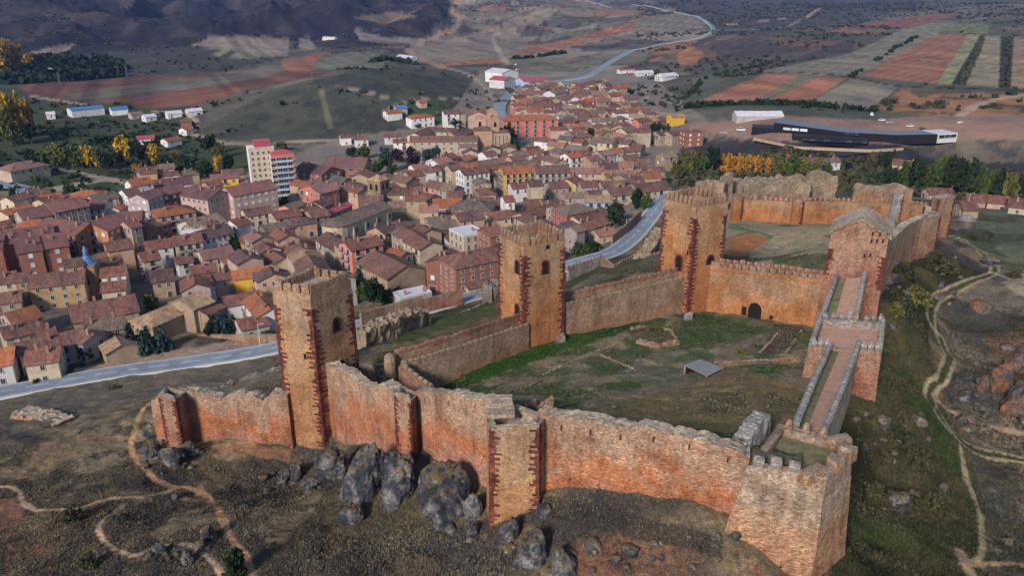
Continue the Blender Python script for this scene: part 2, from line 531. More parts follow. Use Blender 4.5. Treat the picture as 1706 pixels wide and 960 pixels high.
ROOF = {'brown': tile_roof('roof_brown_tiles', (.195, .12, .105)),
        'redbrown': tile_roof('roof_red_brown_tiles', (.23, .12, .097)),
        'orange': tile_roof('roof_orange_tiles', (.38, .15, .08), mott=.55),
        'grey': tile_roof('roof_grey_tiles', (.2, .16, .135)),
        'plum': tile_roof('roof_plum_tiles', (.22, .112, .108), mott=.4),
        'tan': tile_roof('roof_tan_tiles', (.38, .28, .19)),
        'magenta': plain('roof_red_sheet', (.36, .07, .085), .5, .3, .12),
        'pink': tile_roof('roof_pink_tiles', (.33, .18, .155), mott=.5),
        'blue': plain('roof_blue_sheet', (.07, .15, .33), .5, .4, .15),
        'palesheet': plain('roof_pale_sheet', (.55, .50, .52), .5, .3, .15, .4),
        'slate': plain('roof_slate', (.15, .16, .19), .75, .2, .2),
        'black': plain('roof_dark_sheet', (.03, .03, .036), .75, .2, .3, .3)}
WALL = {'cream': (.46, .375, .285), 'white': (.62, .605, .61), 'tan': (.34, .255, .185), 'pink': (.42, .29, .255), 'mauve': (.36, .28, .29),
        'ochre': (.42, .275, .15), 'yellow': (.66, .40, .06), 'brick': (.26, .115, .083), 'orange': (.40, .18, .09), 'salmon': (.55, .20, .16),
        'red': (.33, .055, .045), 'peach': (.45, .29, .205), 'grey': (.36, .34, .335), 'blue': (.36, .46, .60), 'black': (.016, .014, .019)}
WALL = {k: render_wall('wall_' + k, c) for k, c in WALL.items()}
M['win'] = plain('window_glass', (.03, .035, .045), .25, .5, .4, .6, .5)
M['winframe'] = plain('window_frame', (.45, .42, .40), .7, .2, .1)
M['winpale'] = plain('window_blind', (.55, .56, .60), .6, .3, .15, .6, .3)
M['door'] = plain('door_wood', (.09, .045, .03), .7, .2, .3)
M['chimney'] = plain('chimney_brick', (.33, .19, .14), .9, .1, .3, 2.0)
M['asphalt'] = plain('asphalt', (.20, .225, .26), .85, .2, .3, .25)
M['marking'] = plain('road_paint', (.78, .79, .80), .7, .2, .08)
M['concrete'] = plain('concrete', (.46, .42, .38), .9, .1, .2, 1.5)
M['shade_fill'] = plain('opening_shade', (.02, .016, .014), .95, 0, .3)  # flat dark fill painted in place of the shade inside openings
M['wood'] = plain('weathered_planks', (.27, .265, .265), .8, .1, .3, 2.5)
M['iron'] = plain('iron', (.08, .08, .09), .6, .4, .2)
M['bark'] = plain('bark', (.10, .075, .055), .95, 0, .3, 3)
M['gravel'] = plain('gravel_terrace', (.34, .28, .25), .95, 0, .3, 1.2)
M['weedy'] = plain('weedy_terrace', (.17, .15, .085), .95, 0, .45, 1.2)

def leaf_mat(name, c, var=.45):
    m, t, b = nt(name)
    P = N(t, 'ShaderNodeTexCoord').outputs['Object']
    n = noise_node(t, P, .55, 3, .6)
    n2 = noise_node(t, P, 2.5, 2, .6)
    r = N(t, 'ShaderNodeObjectInfo').outputs['Random']
    col = mix(t, c, ramp(t, n, [(.3, (.5, .55, .5)), (.5, (1, 1, 1)), (.7, (1.5, 1.4, 1.1))]), var * 1.6, 'MULTIPLY')
    col = mix(t, col, ramp(t, n2, [(.3, .55), (.7, 1.4)]), .8, 'MULTIPLY')
    col = mix(t, col, ramp(t, r, [(0, (.75, .8, .8)), (1, (1.25, 1.15, 1.0))]), 1.0, 'MULTIPLY')
    t.links.new(col, b.inputs['Base Color'])
    return m
LEAF = {'green': leaf_mat('leaf_green', (.045, .075, .018)), 'dark': leaf_mat('leaf_dark', (.018, .034, .014)),
        'yellow': leaf_mat('leaf_yellow', (.40, .245, .03)), 'orange': leaf_mat('leaf_orange', (.34, .165, .026)),
        'olive': leaf_mat('leaf_olive', (.105, .10, .032)), 'blue': leaf_mat('leaf_blue', (.035, .065, .062)),
        'plum': leaf_mat('leaf_plum', (.045, .02, .035)), 'scrub': leaf_mat('leaf_scrub', (.05, .05, .028))}

# ground: the vertices carry the soil / crop colour, the nodes add grain
def ground_mat(name, tex=1.0):
    m, t, b = nt(name)
    P = pos(t)
    col = N(t, 'ShaderNodeAttribute', attribute_name='soil').outputs['Color']
    dens = N(t, 'ShaderNodeAttribute', attribute_name='nearness').outputs['Fac']
    mp = N(t, 'ShaderNodeMapping'); mp.inputs['Scale'].default_value = (1, 1, 2.2); mp.inputs['Rotation'].default_value = (.3, .2, .6)
    t.links.new(P, mp.inputs['Vector'])
    n1 = noise_node(t, mp.outputs[0], .32, 6, .72)
    n2 = noise_node(t, mp.outputs[0], 1.7, 5, .78)
    n4 = noise_node(t, P, 5.0, 3, .8)
    n3 = noise_node(t, P, .028, 6, .7)
    k1 = ramp(t, n1, [(.30, (.42, .44, .50)), (.45, (.86, .86, .88)), (.55, (1.05, 1.02, .98)), (.72, (1.75, 1.5, 1.22))])
    k2 = ramp(t, n2, [(.30, (.32, .33, .38)), (.47, (.9, .9, .9)), (.56, (1.08, 1.06, 1.0)), (.72, (1.95, 1.75, 1.45))])
    k4 = ramp(t, n4, [(.32, (.5, .5, .53)), (.5, (1, 1, 1)), (.68, (1.55, 1.5, 1.4))])
    k3 = ramp(t, n3, [(.32, (.62, .64, .72)), (.5, (1, 1, 1)), (.7, (1.38, 1.28, 1.15))])
    c = mix(t, col, k3, mathn(t, 'SUBTRACT', .95, mathn(t, 'MULTIPLY', dens, .35)), 'MULTIPLY')
    c = mix(t, c, k1, mathn(t, 'ADD', mathn(t, 'MULTIPLY', dens, .6), .25), 'MULTIPLY')
    c = mix(t, c, k2, mathn(t, 'MULTIPLY', dens, .95), 'MULTIPLY')
    c = mix(t, c, k4, mathn(t, 'MULTIPLY', dens, .8), 'MULTIPLY')
    t.links.new(c, b.inputs['Base Color'])
    b.inputs['Specular IOR Level'].default_value = .03
    hh = mathn(t, 'ADD', mathn(t, 'MULTIPLY', n2, .8), mathn(t, 'ADD', mathn(t, 'MULTIPLY', n1, 1.2), mathn(t, 'MULTIPLY', n4, .35)))
    hh = mathn(t, 'MULTIPLY', hh, dens)
    bump(t, b, hh, .8, .45)
    return m
M['ground'] = ground_mat('ground_soil')

def rock_mat():
    m, t, b = nt('lichen_rock')
    P = pos(t)
    g = N(t, 'ShaderNodeNewGeometry')
    sx = N(t, 'ShaderNodeSeparateXYZ'); t.links.new(g.outputs['True Normal'], sx.inputs[0])
    n1 = noise_node(t, P, .5, 6, .7); n2 = noise_node(t, P, 2.6, 5, .75)
    c = ramp(t, n1, [(.32, (.02, .021, .028)), (.48, (.045, .046, .058)), (.56, (.13, .125, .125)), (.66, (.25, .225, .20)), (.8, (.36, .20, .12))])
    c = mix(t, c, ramp(t, n2, [(.32, .35), (.5, 1), (.62, 1.3), (.70, 3.4)]), .95, 'MULTIPLY')
    top = mathn(t, 'ADD', sx.outputs['Z'], mathn(t, 'MULTIPLY', mathn(t, 'SUBTRACT', n1, .5), 1.2))
    moss = mix(t, (.12, .085, .045), ramp(t, n2, [(.3, .4), (.7, 1.7)]), 1, 'MULTIPLY')
    c = mix(t, c, moss, ramp(t, top, [(.55, 0), (.78, 1)]))
    t.links.new(c, b.inputs['Base Color'])
    bump(t, b, mathn(t, 'ADD', n1, mathn(t, 'MULTIPLY', n2, .5)), .9, .4)
    return m
M['rock'] = rock_mat()
def redrock_mat():
    m, t, b = nt('red_cliff_rock')
    P = pos(t)
    n1 = noise_node(t, P, .3, 6, .7); n2 = noise_node(t, P, 1.8, 5, .75)
    c = ramp(t, n1, [(.3, (.04, .036, .04)), (.46, (.10, .085, .078)), (.58, (.19, .075, .042)), (.75, (.25, .17, .12))])
    c = mix(t, c, ramp(t, n2, [(.32, .35), (.5, 1), (.7, 1.8)]), .9, 'MULTIPLY')
    t.links.new(c, b.inputs['Base Color'])
    bump(t, b, mathn(t, 'ADD', n1, mathn(t, 'MULTIPLY', n2, .6)), .9, .5)
    return m
M['redrock'] = redrock_mat()

# ------------------------------------------------------------------ the ground: one sheet, cut into named pieces of land
GROUND = {}
def build_ground():
    D = [38.0]
    while D[-1] < 9200:
        d = D[-1]
        step = 2.1 * d * d / (F * 78.0)
        if d > 1200: step = min(step, 22 + (d - 1200) * .012)
        D.append(d + max(step, .16))
    D = np.array(D)
    a = np.concatenate([np.linspace(-1.35, -.86, 34)[:-1], np.arange(-.86, .86, .00185), np.linspace(.86, 1.35, 34)])
    nr, nc = len(D), len(a)
    Y = np.repeat(D, nc); X = np.tile(a, nr) * Y
    Z = gzv(X, Y)
    t = Y * CP - Z * SP
    px = 853 + F * X / t
    py = 480 - F * (Y * SP + Z * CP) / t
    R = np.hypot(X, Y)
    ins = inpoly(X, Y, COURT)
    n_soft = fbm(X / 3.0, Y / 3.0, 51, 3) - .5
    n_big = fbm(X / 14.0, Y / 14.0, 57, 4)
    n_huge = fbm(X / 60.0, Y / 60.0, 59, 3)
    soil = np.zeros((len(X), 3))
    zone = np.zeros(len(X), np.int32)
    names = {0: ('ground', None)}

    def mixin(mask, c):
        mask = np.clip(mask, 0, 1)[:, None]
        soil[:] = soil * (1 - mask) + np.array(c)[None] * mask
    def sm(x, a0, a1):
        k = np.clip((x - a0) / (a1 - a0), 0, 1)
        return k * k * (3 - 2 * k)

    n_soft = n_soft * np.clip(330 / R, .12, 1)
    # base: dry grass near, stubble and heath far
    soil[:] = (.125, .101, .077)
    mixin(sm(n_big, .50, .62), (.062, .056, .057))
    mixin(sm(n_big, .46, .34) * .8, (.26, .205, .135))
    n_mid = fbm(X / 5.5, Y / 5.5, 71, 4)
    mixin(sm(n_mid, .52, .64) * .75, (.235, .17, .10))
    mixin(sm(n_mid, .44, .34) * .6, (.072, .066, .066))
    far = sm(R, 420, 700)
    mixin(far, (.105, .092, .075))
    mixin(sm(n_huge, .5, .62) * far * .7, (.06, .058, .056))
    jx = px + n_soft * 8; jy = py + n_soft * 5

    def cover(pts, jit, sub=True):
        p = np.array(pts, float)
        idx = np.nonzero((px > p[:, 0].min() - 14) & (px < p[:, 0].max() + 14) & (py > p[:, 1].min() - 10) & (py < p[:, 1].max() + 10))[0]
        k = np.zeros(len(X))
        if len(idx):
            qx = px[idx] + n_soft[idx] * 8 * jit; qy = py[idx] + n_soft[idx] * 5 * jit
            a_ = np.zeros(len(idx))
            for ox, oy in ((-.7, -.6), (.7, -.6), (.7, .6), (-.7, .6)):
                a_ += inpoly(qx + ox, qy + oy, pts)
            k[idx] = a_ / 4
        return k
    def poly(pts, c, amt=1.0, dmin=0, dmax=1e9, jit=1.0, m=None):
        q = cover(pts, jit) * ((R > dmin) & (R < dmax))
        k = q * amt
        if m is not None: k = k * m
        mixin(k, c)
        return q > .49
    # --- broad regions
    poly([(-400,-60),(745,-60),(750,25),(690,72),(560,82),(480,66),(350,62),(300,98),(-400,105)], (.030, .027, .033), 1, 900)
    poly([(-400,-60),(745,-60),(750,25),(690,72),(560,82),(480,66),(350,62),(300,98),(-400,105)], (.060, .048, .046), .9, 900, 1e9, 1, sm(n_huge, .54, .66))
    poly([(90,92),(330,76),(470,95),(470,122),(200,132),(60,142)], (.060, .060, .054), 1, 600)
    poly([(310,230),(450,152),(640,106),(800,122),(816,168),(745,205),(560,240)], (.072, .073, .056), 1, 400)
    poly([(310,230),(450,152),(640,106),(800,122),(816,168),(745,205),(560,240)], (.045, .047, .040), .8, 400, 1e9, 1, sm(n_big, .52, .62))
    poly([(-300,135),(60,150),(330,182),(322,228),(480,252),(390,305),(-300,330)], (.058, .068, .036), 1, 300)
    poly([(-300,180),(330,185),(322,228),(-300,240)], (.075, .062, .05), .6, 300, 1e9, 2, sm(n_big, .48, .6))
    poly([(1060,125),(1200,40),(2000,-10),(2000,235),(1140,182)], (.092, .088, .066), 1, 450)
    poly([(1130,66),(1430,36),(1420,88),(1260,119),(1150,118)], (.066, .055, .055), 1, 450)
    poly([(1060,-10),(1560,-10),(1420,45),(1200,66),(1190,40)], (.062, .056, .062), .8, 600)
    poly([(1600,-10),(2000,-10),(2000,60),(1640,40)], (.075, .078, .058), .9, 600)
    # town ground: dust, paving
    poly([(-300,330),(60,330),(200,312),(380,300),(480,262),(560,232),(740,205),(805,110),(1060,110),(1180,200),(1120,262),(1100,330),(1015,415),
          (930,455),(808,480),(705,505),(640,500),(460,555),(330,560),(130,600),(-300,690)], (.20, .165, .14), 1, 165)
    # foot of the town: grass verge above the road
    poly([(125,615),(330,578),(460,552),(460,585),(120,640)], (.38, .275, .215), .95, 150, 260)
    poly([(105,608),(130,595),(235,560),(330,560),(200,606)], (.075, .10, .045), .75, 150, 260, 2)
    # hillside between castle and road
    poly([(-100,680),(450,590),(470,650),(260,660),(-100,760)], (.165, .138, .108), .9, 110, 215)
    poly([(600,600),(830,505),(830,540),(660,605)], (.17, .125, .065), .9, 100, 230, 1.5)
    poly([(640,545),(820,500),(830,522),(660,575)], (.075, .09, .035), .9, 100, 230, 1.5)
    poly([(945,490),(1000,455),(1100,410),(1100,440),(990,475),(945,495)], (.15, .125, .085), .9, 100, 330)
    poly([(945,450),(1000,440),(1090,420),(1060,440),(985,460),(945,485)], (.07, .08, .035), .9, 100, 330)
    # outer ward
    ow = [(1215,345),(1250,352),(1330,372),(1400,372),(1560,352),(1480,450),(1380,460),(1170,440),(1205,360)]
    poly(ow, (.32, .26, .165), 1, 150, 300)
    poly(ow, (.13, .12, .07), .8, 150, 300, 1, sm(n_big, .54, .64))
    poly([(1212,398),(1250,390),(1290,398),(1262,412),(1240,426),(1212,428)], (.42, .17, .07), .9, 150, 300, 1.6)
    poly([(1212,372),(1240,372),(1300,392),(1285,402),(1270,390),(1212,380)], (.13, .17, .10), .9, 150, 300, 1.2)
    poly([(1280,428),(1385,422),(1385,452),(1300,450)], (.085, .11, .05), .8, 150, 300, 1.6)
    # right slope: dark olive growth, the hillside's shade painted in with it
    poly([(1395,720),(1420,560),(1480,460),(1530,415),(1600,425),(1650,452),(1555,505),(1545,560),(1560,620),(1540,655),(1580,700),(1620,770),(1640,1100),(1380,1100)], (.040, .042, .023), 1, 40, 230)
    poly([(1395,720),(1480,460),(1600,425),(1560,620),(1620,770),(1640,1100),(1380,1100)], (.095, .082, .042), .8, 40, 230, 1, sm(n_big, .5, .62))
    poly([(1480,600),(1550,650),(1600,740),(1610,800),(1570,780),(1530,690),(1470,620)], (.055, .085, .025), .9, 40, 230, 1.5)
    poly([(1420,855),(1520,870),(1600,930),(1560,935),(1420,900)], (.06, .085, .03), .85, 40, 230, 2)
    poly([(1566,520),(1660,456),(2300,440),(2300,1200),(1650,1100),(1640,860),(1622,780),(1585,690),(1600,600)], (.18, .148, .118), 1, 40, 230)
    poly([(1566,520),(1660,456),(2300,440),(2300,1200),(1650,1100),(1640,860),(1622,780),(1585,690),(1600,600)], (.10, .092, .09), .9, 40, 230, 1, sm(n_big, .5, .6))
    poly([(1640,560),(1706,545),(1790,600),(1790,650),(1660,620)], (.21, .12, .075), .7, 40, 230, 2, sm(n_big, .42, .55))
    poly([(1590,395),(1620,350),(2300,330),(2300,440),(1660,452),(1640,425)], (.13, .142, .088), 1, 150, 420)
    poly([(1590,395),(1620,350),(2300,330),(2300,440),(1660,452),(1640,425)], (.07, .078, .05), .8, 150, 420, 1, sm(n_big, .52, .62))
    poly([(1670,470),(1720,450),(1720,500),(1690,490)], (.42, .34, .24), .8, 150, 420, 2)
    # foreground: bare red earth and pale dust
    poly([(-50,905),(60,870),(150,830),(190,845),(120,900),(60,980),(-50,1000)], (.19, .105, .075), .85, 40, 150, 2.5)
    poly([(-50,830),(25,830),(50,870),(-50,900)], (.24, .12, .08), .8, 40, 150, 2)
    poly([(60,730),(95,722),(100,745),(60,765)], (.25, .14, .11), .8, 40, 150, 2)
    poly([(390,735),(480,745),(490,770),(430,765),(360,750)], (.33, .16, .085), .55, 40, 150, 4)
    poly([(300,745),(330,730),(320,770),(280,790)], (.28, .14, .08), .5, 40, 150, 4)
    poly([(140,715),(200,730),(190,750),(130,740)], (.22, .15, .09), .7, 40, 150, 2)
    poly([(940,905),(1080,880),(1210,900),(1280,960),(1200,990),(980,990)], (.22, .10, .065), .75, 40, 150, 2.5, sm(n_big, .40, .55))
    poly([(880,820),(1010,845),(1200,895),(1200,930),(900,860)], (.055, .046, .042), .8, 40, 150, 2)
    poly([(560,760),(700,780),(700,890),(520,880)], (.11, .095, .045), .7, 40, 150, 2)
    # courtyard
    yard = ins.astype(float)
    mixin(yard, (.17, .158, .115))
    mixin(yard * sm(n_big, .45, .56), (.075, .11, .045))
    mixin(yard * sm(n_soft, .06, .16) * .7, (.30, .235, .165))
    mixin(yard * sm(n_mid, .5, .6) * .8, (.245, .19, .135))
    mixin(yard * sm(n_mid, .47, .38) * .7, (.055, .10, .035))
    def ypoly(pts, c, amt=1.0, jit=1.0, m=None):
        k = (inpoly(px + n_soft * 8 * jit, py + n_soft * 5 * jit, pts) & ins).astype(float) * amt
        if m is not None: k = k * m
        mixin(k, c)
    ypoly([(725,640),(880,580),(1035,530),(1075,532),(1050,548),(905,598),(860,614),(720,662)], (.032, .085, .014), .95, 1.0)  # dark green strip along the foot of the courtyard wall
    ypoly([(1160,520),(1240,540),(1280,545),(1230,570),(1140,585),(1090,560)], (.05, .09, .026), .7, 2.5)
    ypoly([(960,600),(1060,570),(1090,590),(1010,625)], (.075, .095, .045), .8, 3)
    ypoly([(1040,668),(1150,640),(1220,615),(1330,640),(1340,690),(1290,725),(1150,715),(930,690)], (.21, .15, .082), .9, 2)
    ypoly([(1040,690),(1150,660),(1250,650),(1330,660),(1290,700),(1150,700)], (.085, .072, .044), .8, 3, sm(n_mid, .47, .58))
    ypoly([(1190,600),(1330,596),(1335,604),(1200,612)], (.40, .24, .14), .9, 1)
    ypoly([(1290,540),(1345,545),(1320,590),(1265,592)], (.095, .078, .062), .9, 1.5)
    ypoly([(1040,545),(1120,548),(1130,578),(1060,570)], (.13, .10, .07), .9, 2)
    ypoly([(600,622),(652,622),(655,645),(632,648),(625,630)], (.42, .24, .14), .9, 1)
    # valley land that is not a field
    poly([(1136,205),(1250,198),(1300,192),(1460,200),(1600,188),(2000,190),(2000,228),(1600,234),(1560,242),(1250,234),(1150,216)], (.27, .165, .13), .9, 380, 640, 1)
    poly([(1130,228),(1250,234),(1560,242),(2000,230),(2000,330),(1500,305),(1396,285),(1170,268)], (.040, .036, .042), .95, 360, 520, 1)
    poly([(1457,182),(1500,147),(1655,156),(2000,165),(2000,195),(1640,190),(1583,195)], (.30, .145, .075), .9, 380, 800, 2)
    poly([(1457,182),(1500,147),(1655,156),(2000,165),(2000,195),(1640,190),(1583,195)], (.08, .065, .05), .9, 380, 800, 2, sm(n_big, .5, .6))
    poly([(640,170),(740,165),(760,200),(690,205)], (.04, .085, .035), .7, 400, 700, 2)
    poly([(1065,278),(1115,278),(1120,302),(1065,300)], (.035, .095, .02), .9, 300, 600, 1)

    # small parcels of stubble and plough all over the far valley floor
    wx = X + (fbm(X / 160, Y / 160, 83, 3) - .5) * 170; wy = Y + (fbm(X / 170, Y / 170, 87, 3) - .5) * 240
    ca, sa = math.cos(.45), math.sin(.45)
    uu, vv = (wx * ca + wy * sa) / 150, (-wx * sa + wy * ca) / 62
    cu = np.floor(uu); fu = uu - cu; cv = np.floor(vv + _hash(cu, cu * 0, 5) * 3); fv = vv + _hash(cu, cu * 0, 5) * 3 - cv
    pid = _hash(cu, cv, 9)
    pal = np.array([(.23, .185, .14), (.17, .145, .11), (.10, .088, .075), (.21, .165, .125), (.27, .135, .085), (.13, .125, .085), (.25, .205, .16), (.085, .07, .068)])
    pc = pal[np.minimum((pid * 8).astype(int), 7)]
    edge = np.minimum(np.minimum(fu, 1 - fu) * 150, np.minimum(fv, 1 - fv) * 62)
    pc = pc * (.45 + .55 * sm(edge, 1.5, 6))[:, None]
    for pts, amt in (([(560,85),(690,74),(745,30),(760,-10),(1060,-10),(1150,28),(1190,55),(1060,118),(850,120),(740,112),(640,106),(560,112)], .9), ([(230,150),(470,98),(560,80),(640,104),(440,150),(330,175)], .55), ([(1060,118),(1200,60),(1420,36),(1430,60),(1260,118),(1150,150)], .35), ([(1430,30),(1720,0),(1720,60),(1640,40),(1600,36)], .45)):
        k = cover(pts, .4) * amt * (R > 560)
        soil[:] = soil * (1 - k[:, None]) + pc * k[:, None]
    fields = [
     ([(1433,126),(1550,55),(1613,57),(1561,139)], (.27, .125, .08)), ([(1561,139),(1613,57),(1634,58),(1585,140)], (.24, .225, .12)),
     ([(1585,140),(1634,59),(1640,60),(1609,142)], (.035, .035, .035)), ([(1609,142),(1640,60),(1667,60),(1664,145)], (.25, .205, .135)),
     ([(1664,145),(1668,60),(1689,62),(1684,147)], (.035, .035, .035)), ([(1684,147),(1689,62),(1780,66),(1800,155)], (.25, .175, .11)),
     ([(1136,180),(1276,122),(1336,124),(1246,172)], (.30, .13, .085)), ([(1246,172),(1336,124),(1366,125),(1273,172)], (.16, .135, .095)),
     ([(1273,172),(1366,126),(1413,129),(1343,174)], (.31, .135, .085)), ([(1343,174),(1420,130),(1497,144),(1453,184)], (.21, .18, .14)),
     ([(1263,119),(1420,88),(1530,35),(1597,37),(1427,128)], (.19, .17, .125)), ([(1427,40),(1534,25),(1600,22),(1560,35),(1513,47)], (.20, .09, .07)),
     ([(1375,53),(1410,45),(1497,50),(1427,57)], (.20, .105, .08)), ([(1557,52),(1597,37),(1647,38),(1647,55)], (.15, .16, .075)),
     ([(1127,88),(1150,76),(1173,88),(1160,107),(1130,108)], (.30, .14, .08)),
     ([(680,80),(730,63),(854,43),(904,53),(847,90),(840,97),(804,97),(727,105)], (.20, .16, .125)),
     ([(851,87),(937,67),(1051,37),(1078,32),(1051,48),(937,82),(861,93)], (.27, .125, .075)),
     ([(727,107),(804,98),(846,97),(841,104),(737,110)], (.28, .125, .07)), ([(850,117),(971,97),(1011,83),(971,113),(870,121)], (.16, .14, .10)),
     ([(857,50),(887,40),(917,50),(897,63),(870,62)], (.07, .06, .06)), ([(787,23),(811,17),(864,20),(900,27),(804,30)], (.19, .155, .11)),
     ([(1060,30),(1138,20),(1180,38),(1140,52),(1060,55)], (.18, .15, .12)), ([(590,50),(640,62),(730,63),(690,75),(600,66)], (.21, .175, .145)),
     ([(317,76),(357,59),(481,63),(481,92),(351,80)], (.24, .185, .145)), ([(352,90),(372,82),(385,84),(366,93)], (.25, .22, .13)),
     ([(380,95),(400,84),(480,92),(420,97)], (.19, .17, .12)), ([(498,63),(515,63),(528,82),(498,83)], (.21, .17, .145)),
     ([(435,58),(455,62),(458,68),(432,66)], (.24, .18, .14)), ([(50,87),(110,72),(130,72),(100,90),(60,92)], (.24, .185, .145)),
     ([(27,143),(234,127),(468,119),(568,119),(451,141),(234,171),(127,171),(57,161)], (.145, .07, .055)),
     ([(100,158),(301,131),(401,124),(334,141),(140,168)], (.125, .115, .085)), ([(469,101),(535,90),(525,117),(471,118)], (.26, .115, .07)),
     ([(214,173),(334,148),(434,143),(334,174),(247,181)], (.19, .085, .055)), ([(525,101),(570,87),(640,85),(640,112),(525,117)], (.15, .14, .10)),
     ([(240,150),(420,121),(470,119),(440,128),(300,150)], (.165, .145, .115)),
     ([(8,298),(84,283),(152,298),(60,313)], (.055, .068, .038)), ([(165,308),(182,302),(212,310),(198,332),(165,332)], (.045, .075, .035)),
     ([(800,70),(850,64),(902,60),(850,84),(800,92)], (.175, .15, .12)), ([(904,58),(1000,44),(960,56),(900,70)], (.16, .145, .11)),
     ([(1180,75),(1260,62),(1300,70),(1200,95)], (.075, .062, .064)), ([(590,28),(650,20),(700,25),(640,40)], (.20, .14, .10)),
    ]
    for i, (pts, c) in enumerate(fields):
        q = poly(pts, c, .93, 250, 1e9, .35)
        zone[q] = i + 1
        names[i + 1] = ('field', None)
    # ploughing lines: the soil of a field changes in strips
    fz = zone > 0
    strip = vnoise((X * .8 + Y * .35) / 6.0, (Y) / 400.0, 91)
    soil[fz] *= (0.70 + .6 * strip[fz])[:, None]
    # lanes round the fenced lots
    for pts in ([(0,300),(84,281),(75,278),(0,293)], [(84,281),(152,297),(228,312),(232,304),(160,291),(92,278)], [(62,316),(152,300),(180,296),(180,301),(150,306),(95,320)],
                [(0,302),(60,315),(52,320),(0,310)]):
        poly(pts, (.34, .28, .21), 1, 250, 700, .3)
    # --- trodden paths and dirt tracks
    zi = 200
    def path(pts, w, c, amt=1.0, soft=1.8, own=True, pre=None):
        nonlocal zi
        P = pre if pre is not None else [G(*p) for p in pts]
        P = smooth_line([(p.x, p.y) for p in P], 6)
        P = np.array(P)
        m = w * soft + 1.5
        box = (X > P[:, 0].min() - m) & (X < P[:, 0].max() + m) & (Y > P[:, 1].min() - m) & (Y < P[:, 1].max() + m)
        idx = np.nonzero(box)[0]
        x, y = X[idx], Y[idx]
        d = np.full(len(idx), 1e9)
        for i in range(len(P) - 1):
            a0, b0 = P[i], P[i + 1]
            L2 = ((b0 - a0) ** 2).sum() + 1e-9
            k = np.clip(((x - a0[0]) * (b0[0] - a0[0]) + (y - a0[1]) * (b0[1] - a0[1])) / L2, 0, 1)
            d = np.minimum(d, np.hypot(x - a0[0] - k * (b0[0] - a0[0]), y - a0[1] - k * (b0[1] - a0[1])))
        d = d * (1 + n_soft[idx] * .9)
        k = 1 - sm(d, w * .35, w * soft * .6)
        full = np.zeros(len(X)); full[idx] = k * amt
        mixin(full, c)
        if own:
            zi += 1
            zone[idx[d < w * .55]] = zi
            names[zi] = ('path', None)
        return P
    dust = (.48, .33, .215); pale = (.42, .34, .25)
    path([(-20,814),(28,817),(45,844),(110,850),(180,833),(240,828),(292,815)], .62, dust)
    path([(248,672),(226,712),(218,745),(238,780),(270,805),(322,816),(352,840),(377,880),(410,930),(428,975)], .72, (.50, .29, .16))
    path([(206,842),(164,878),(190,915),(225,926),(268,910),(330,916),(368,955)], .55, dust)
    path([(248,676),(200,687),(140,692)], .5, (.30, .2, .13), .8, 1.8, False)
    path([(222,735),(195,728),(150,730),(90,745)], .5, (.30, .19, .11), .8, 1.8, False)
    ctr = [(1576,393),(1606,402),(1640,426),(1658,448),(1640,462),(1600,478),(1557,502),(1551,530),(1566,562),(1582,592),(1570,630),(1550,655),(1566,694),(1602,735),(1650,758),(1720,770)]
    cw = [G(*p) for p in ctr]
    path(None, 1.6, (.06, .08, .03), .9, 1.4, False, cw)
    for off in (-.95, .95):
        side = []
        for i, p in enumerate(cw):
            d = (cw[min(i + 1, len(cw) - 1)] - cw[max(i - 1, 0)]); d.z = 0; d.normalize()
            side.append(p + Vector((-d.y, d.x, 0)) * off)
        path(None, .5, (.37, .285, .19), 1.0, 1.8, True, side)
    path([(1556,660),(1590,690),(1640,708),(1720,726)], .8, (.36, .26, .17))
    path([(1600,742),(1610,800),(1630,850),(1637,900),(1632,930),(1606,944)], .6, (.38, .29, .18))
    path([(1604,942),(1650,940),(1720,943)], .6, (.40, .26, .16))
    path([(1600,920),(1612,950),(1640,985)], 1.0, (.40, .27, .18), .9, 2.2, False)
    path([(1650,455),(1675,462),(1720,470)], 1.0, (.38, .32, .22), .9, 1.8, False)
    path([(1385,413),(1320,412),(1288,402),(1290,392),(1235,376)], 1.2, (.36, .28, .18), .9, 2.0)
    track = (.32, .25, .18)
    path([(846,107),(826,76),(822,62),(832,55)], 6, track)
    path([(738,112),(705,98),(682,80),(722,64),(757,47),(765,30),(740,18)], 9, (.30, .2, .14))
    path([(738,112),(790,130),(812,148),(820,165)], 5, track)
    path([(650,165),(600,150),(560,145)], 3, track, .7, 1.6, False)
    path([(535,150),(545,190),(550,212)], 3, (.16, .14, .09), .8, 1.6, False)
    path([(640,185),(690,166),(760,164),(820,166)], 2.5, track, .8)
    path([(55,160),(100,168),(140,174)], 4, track)
    path([(255,185),(310,192),(326,205),(320,222),(372,238),(440,240),(520,234),(560,232)], 3.5, track)
    path([(1600,192),(1640,170),(1720,155)], 5, (.36, .25, .18))
    path([(1345,230),(1420,236),(1500,234),(1560,228)], 3, (.30, .18, .13), .9, 1.6, False)
    path([(1196,42),(1280,33),(1340,30),(1370,12)], 7, (.28, .2, .15))
    path([(1165,50),(1300,45),(1345,30)], 6, (.2, .18, .17), .8, 1.5, False)
    path([(1080,160),(1060,178),(1085,185),(1140,192)], 4, (.34, .24, .18))
    for pts in ([(1136,181),(1246,174),(1343,176),(1455,186)], [(1276,120),(1413,128),(1500,143),(1706,151)]):
        path(pts, 3.5, (.03, .03, .026), .9, 1.8, False)

    soil[:] = np.clip(soil, .01, .8)
    nearness = 1 - sm(R, 230, 520) * .85
    nearness = np.minimum(nearness, np.where(R > 1200, .1, 1))
    GROUND.update(X=X, Y=Y, Z=Z, R=R, soil=soil, zone=zone, px=px, py=py, ins=ins)
    # --- faces
    i0 = (np.arange(nr - 1)[:, None] * nc + np.arange(nc - 1)[None]).ravel()
    quads = np.stack([i0, i0 + 1, i0 + nc + 1, i0 + nc], 1)
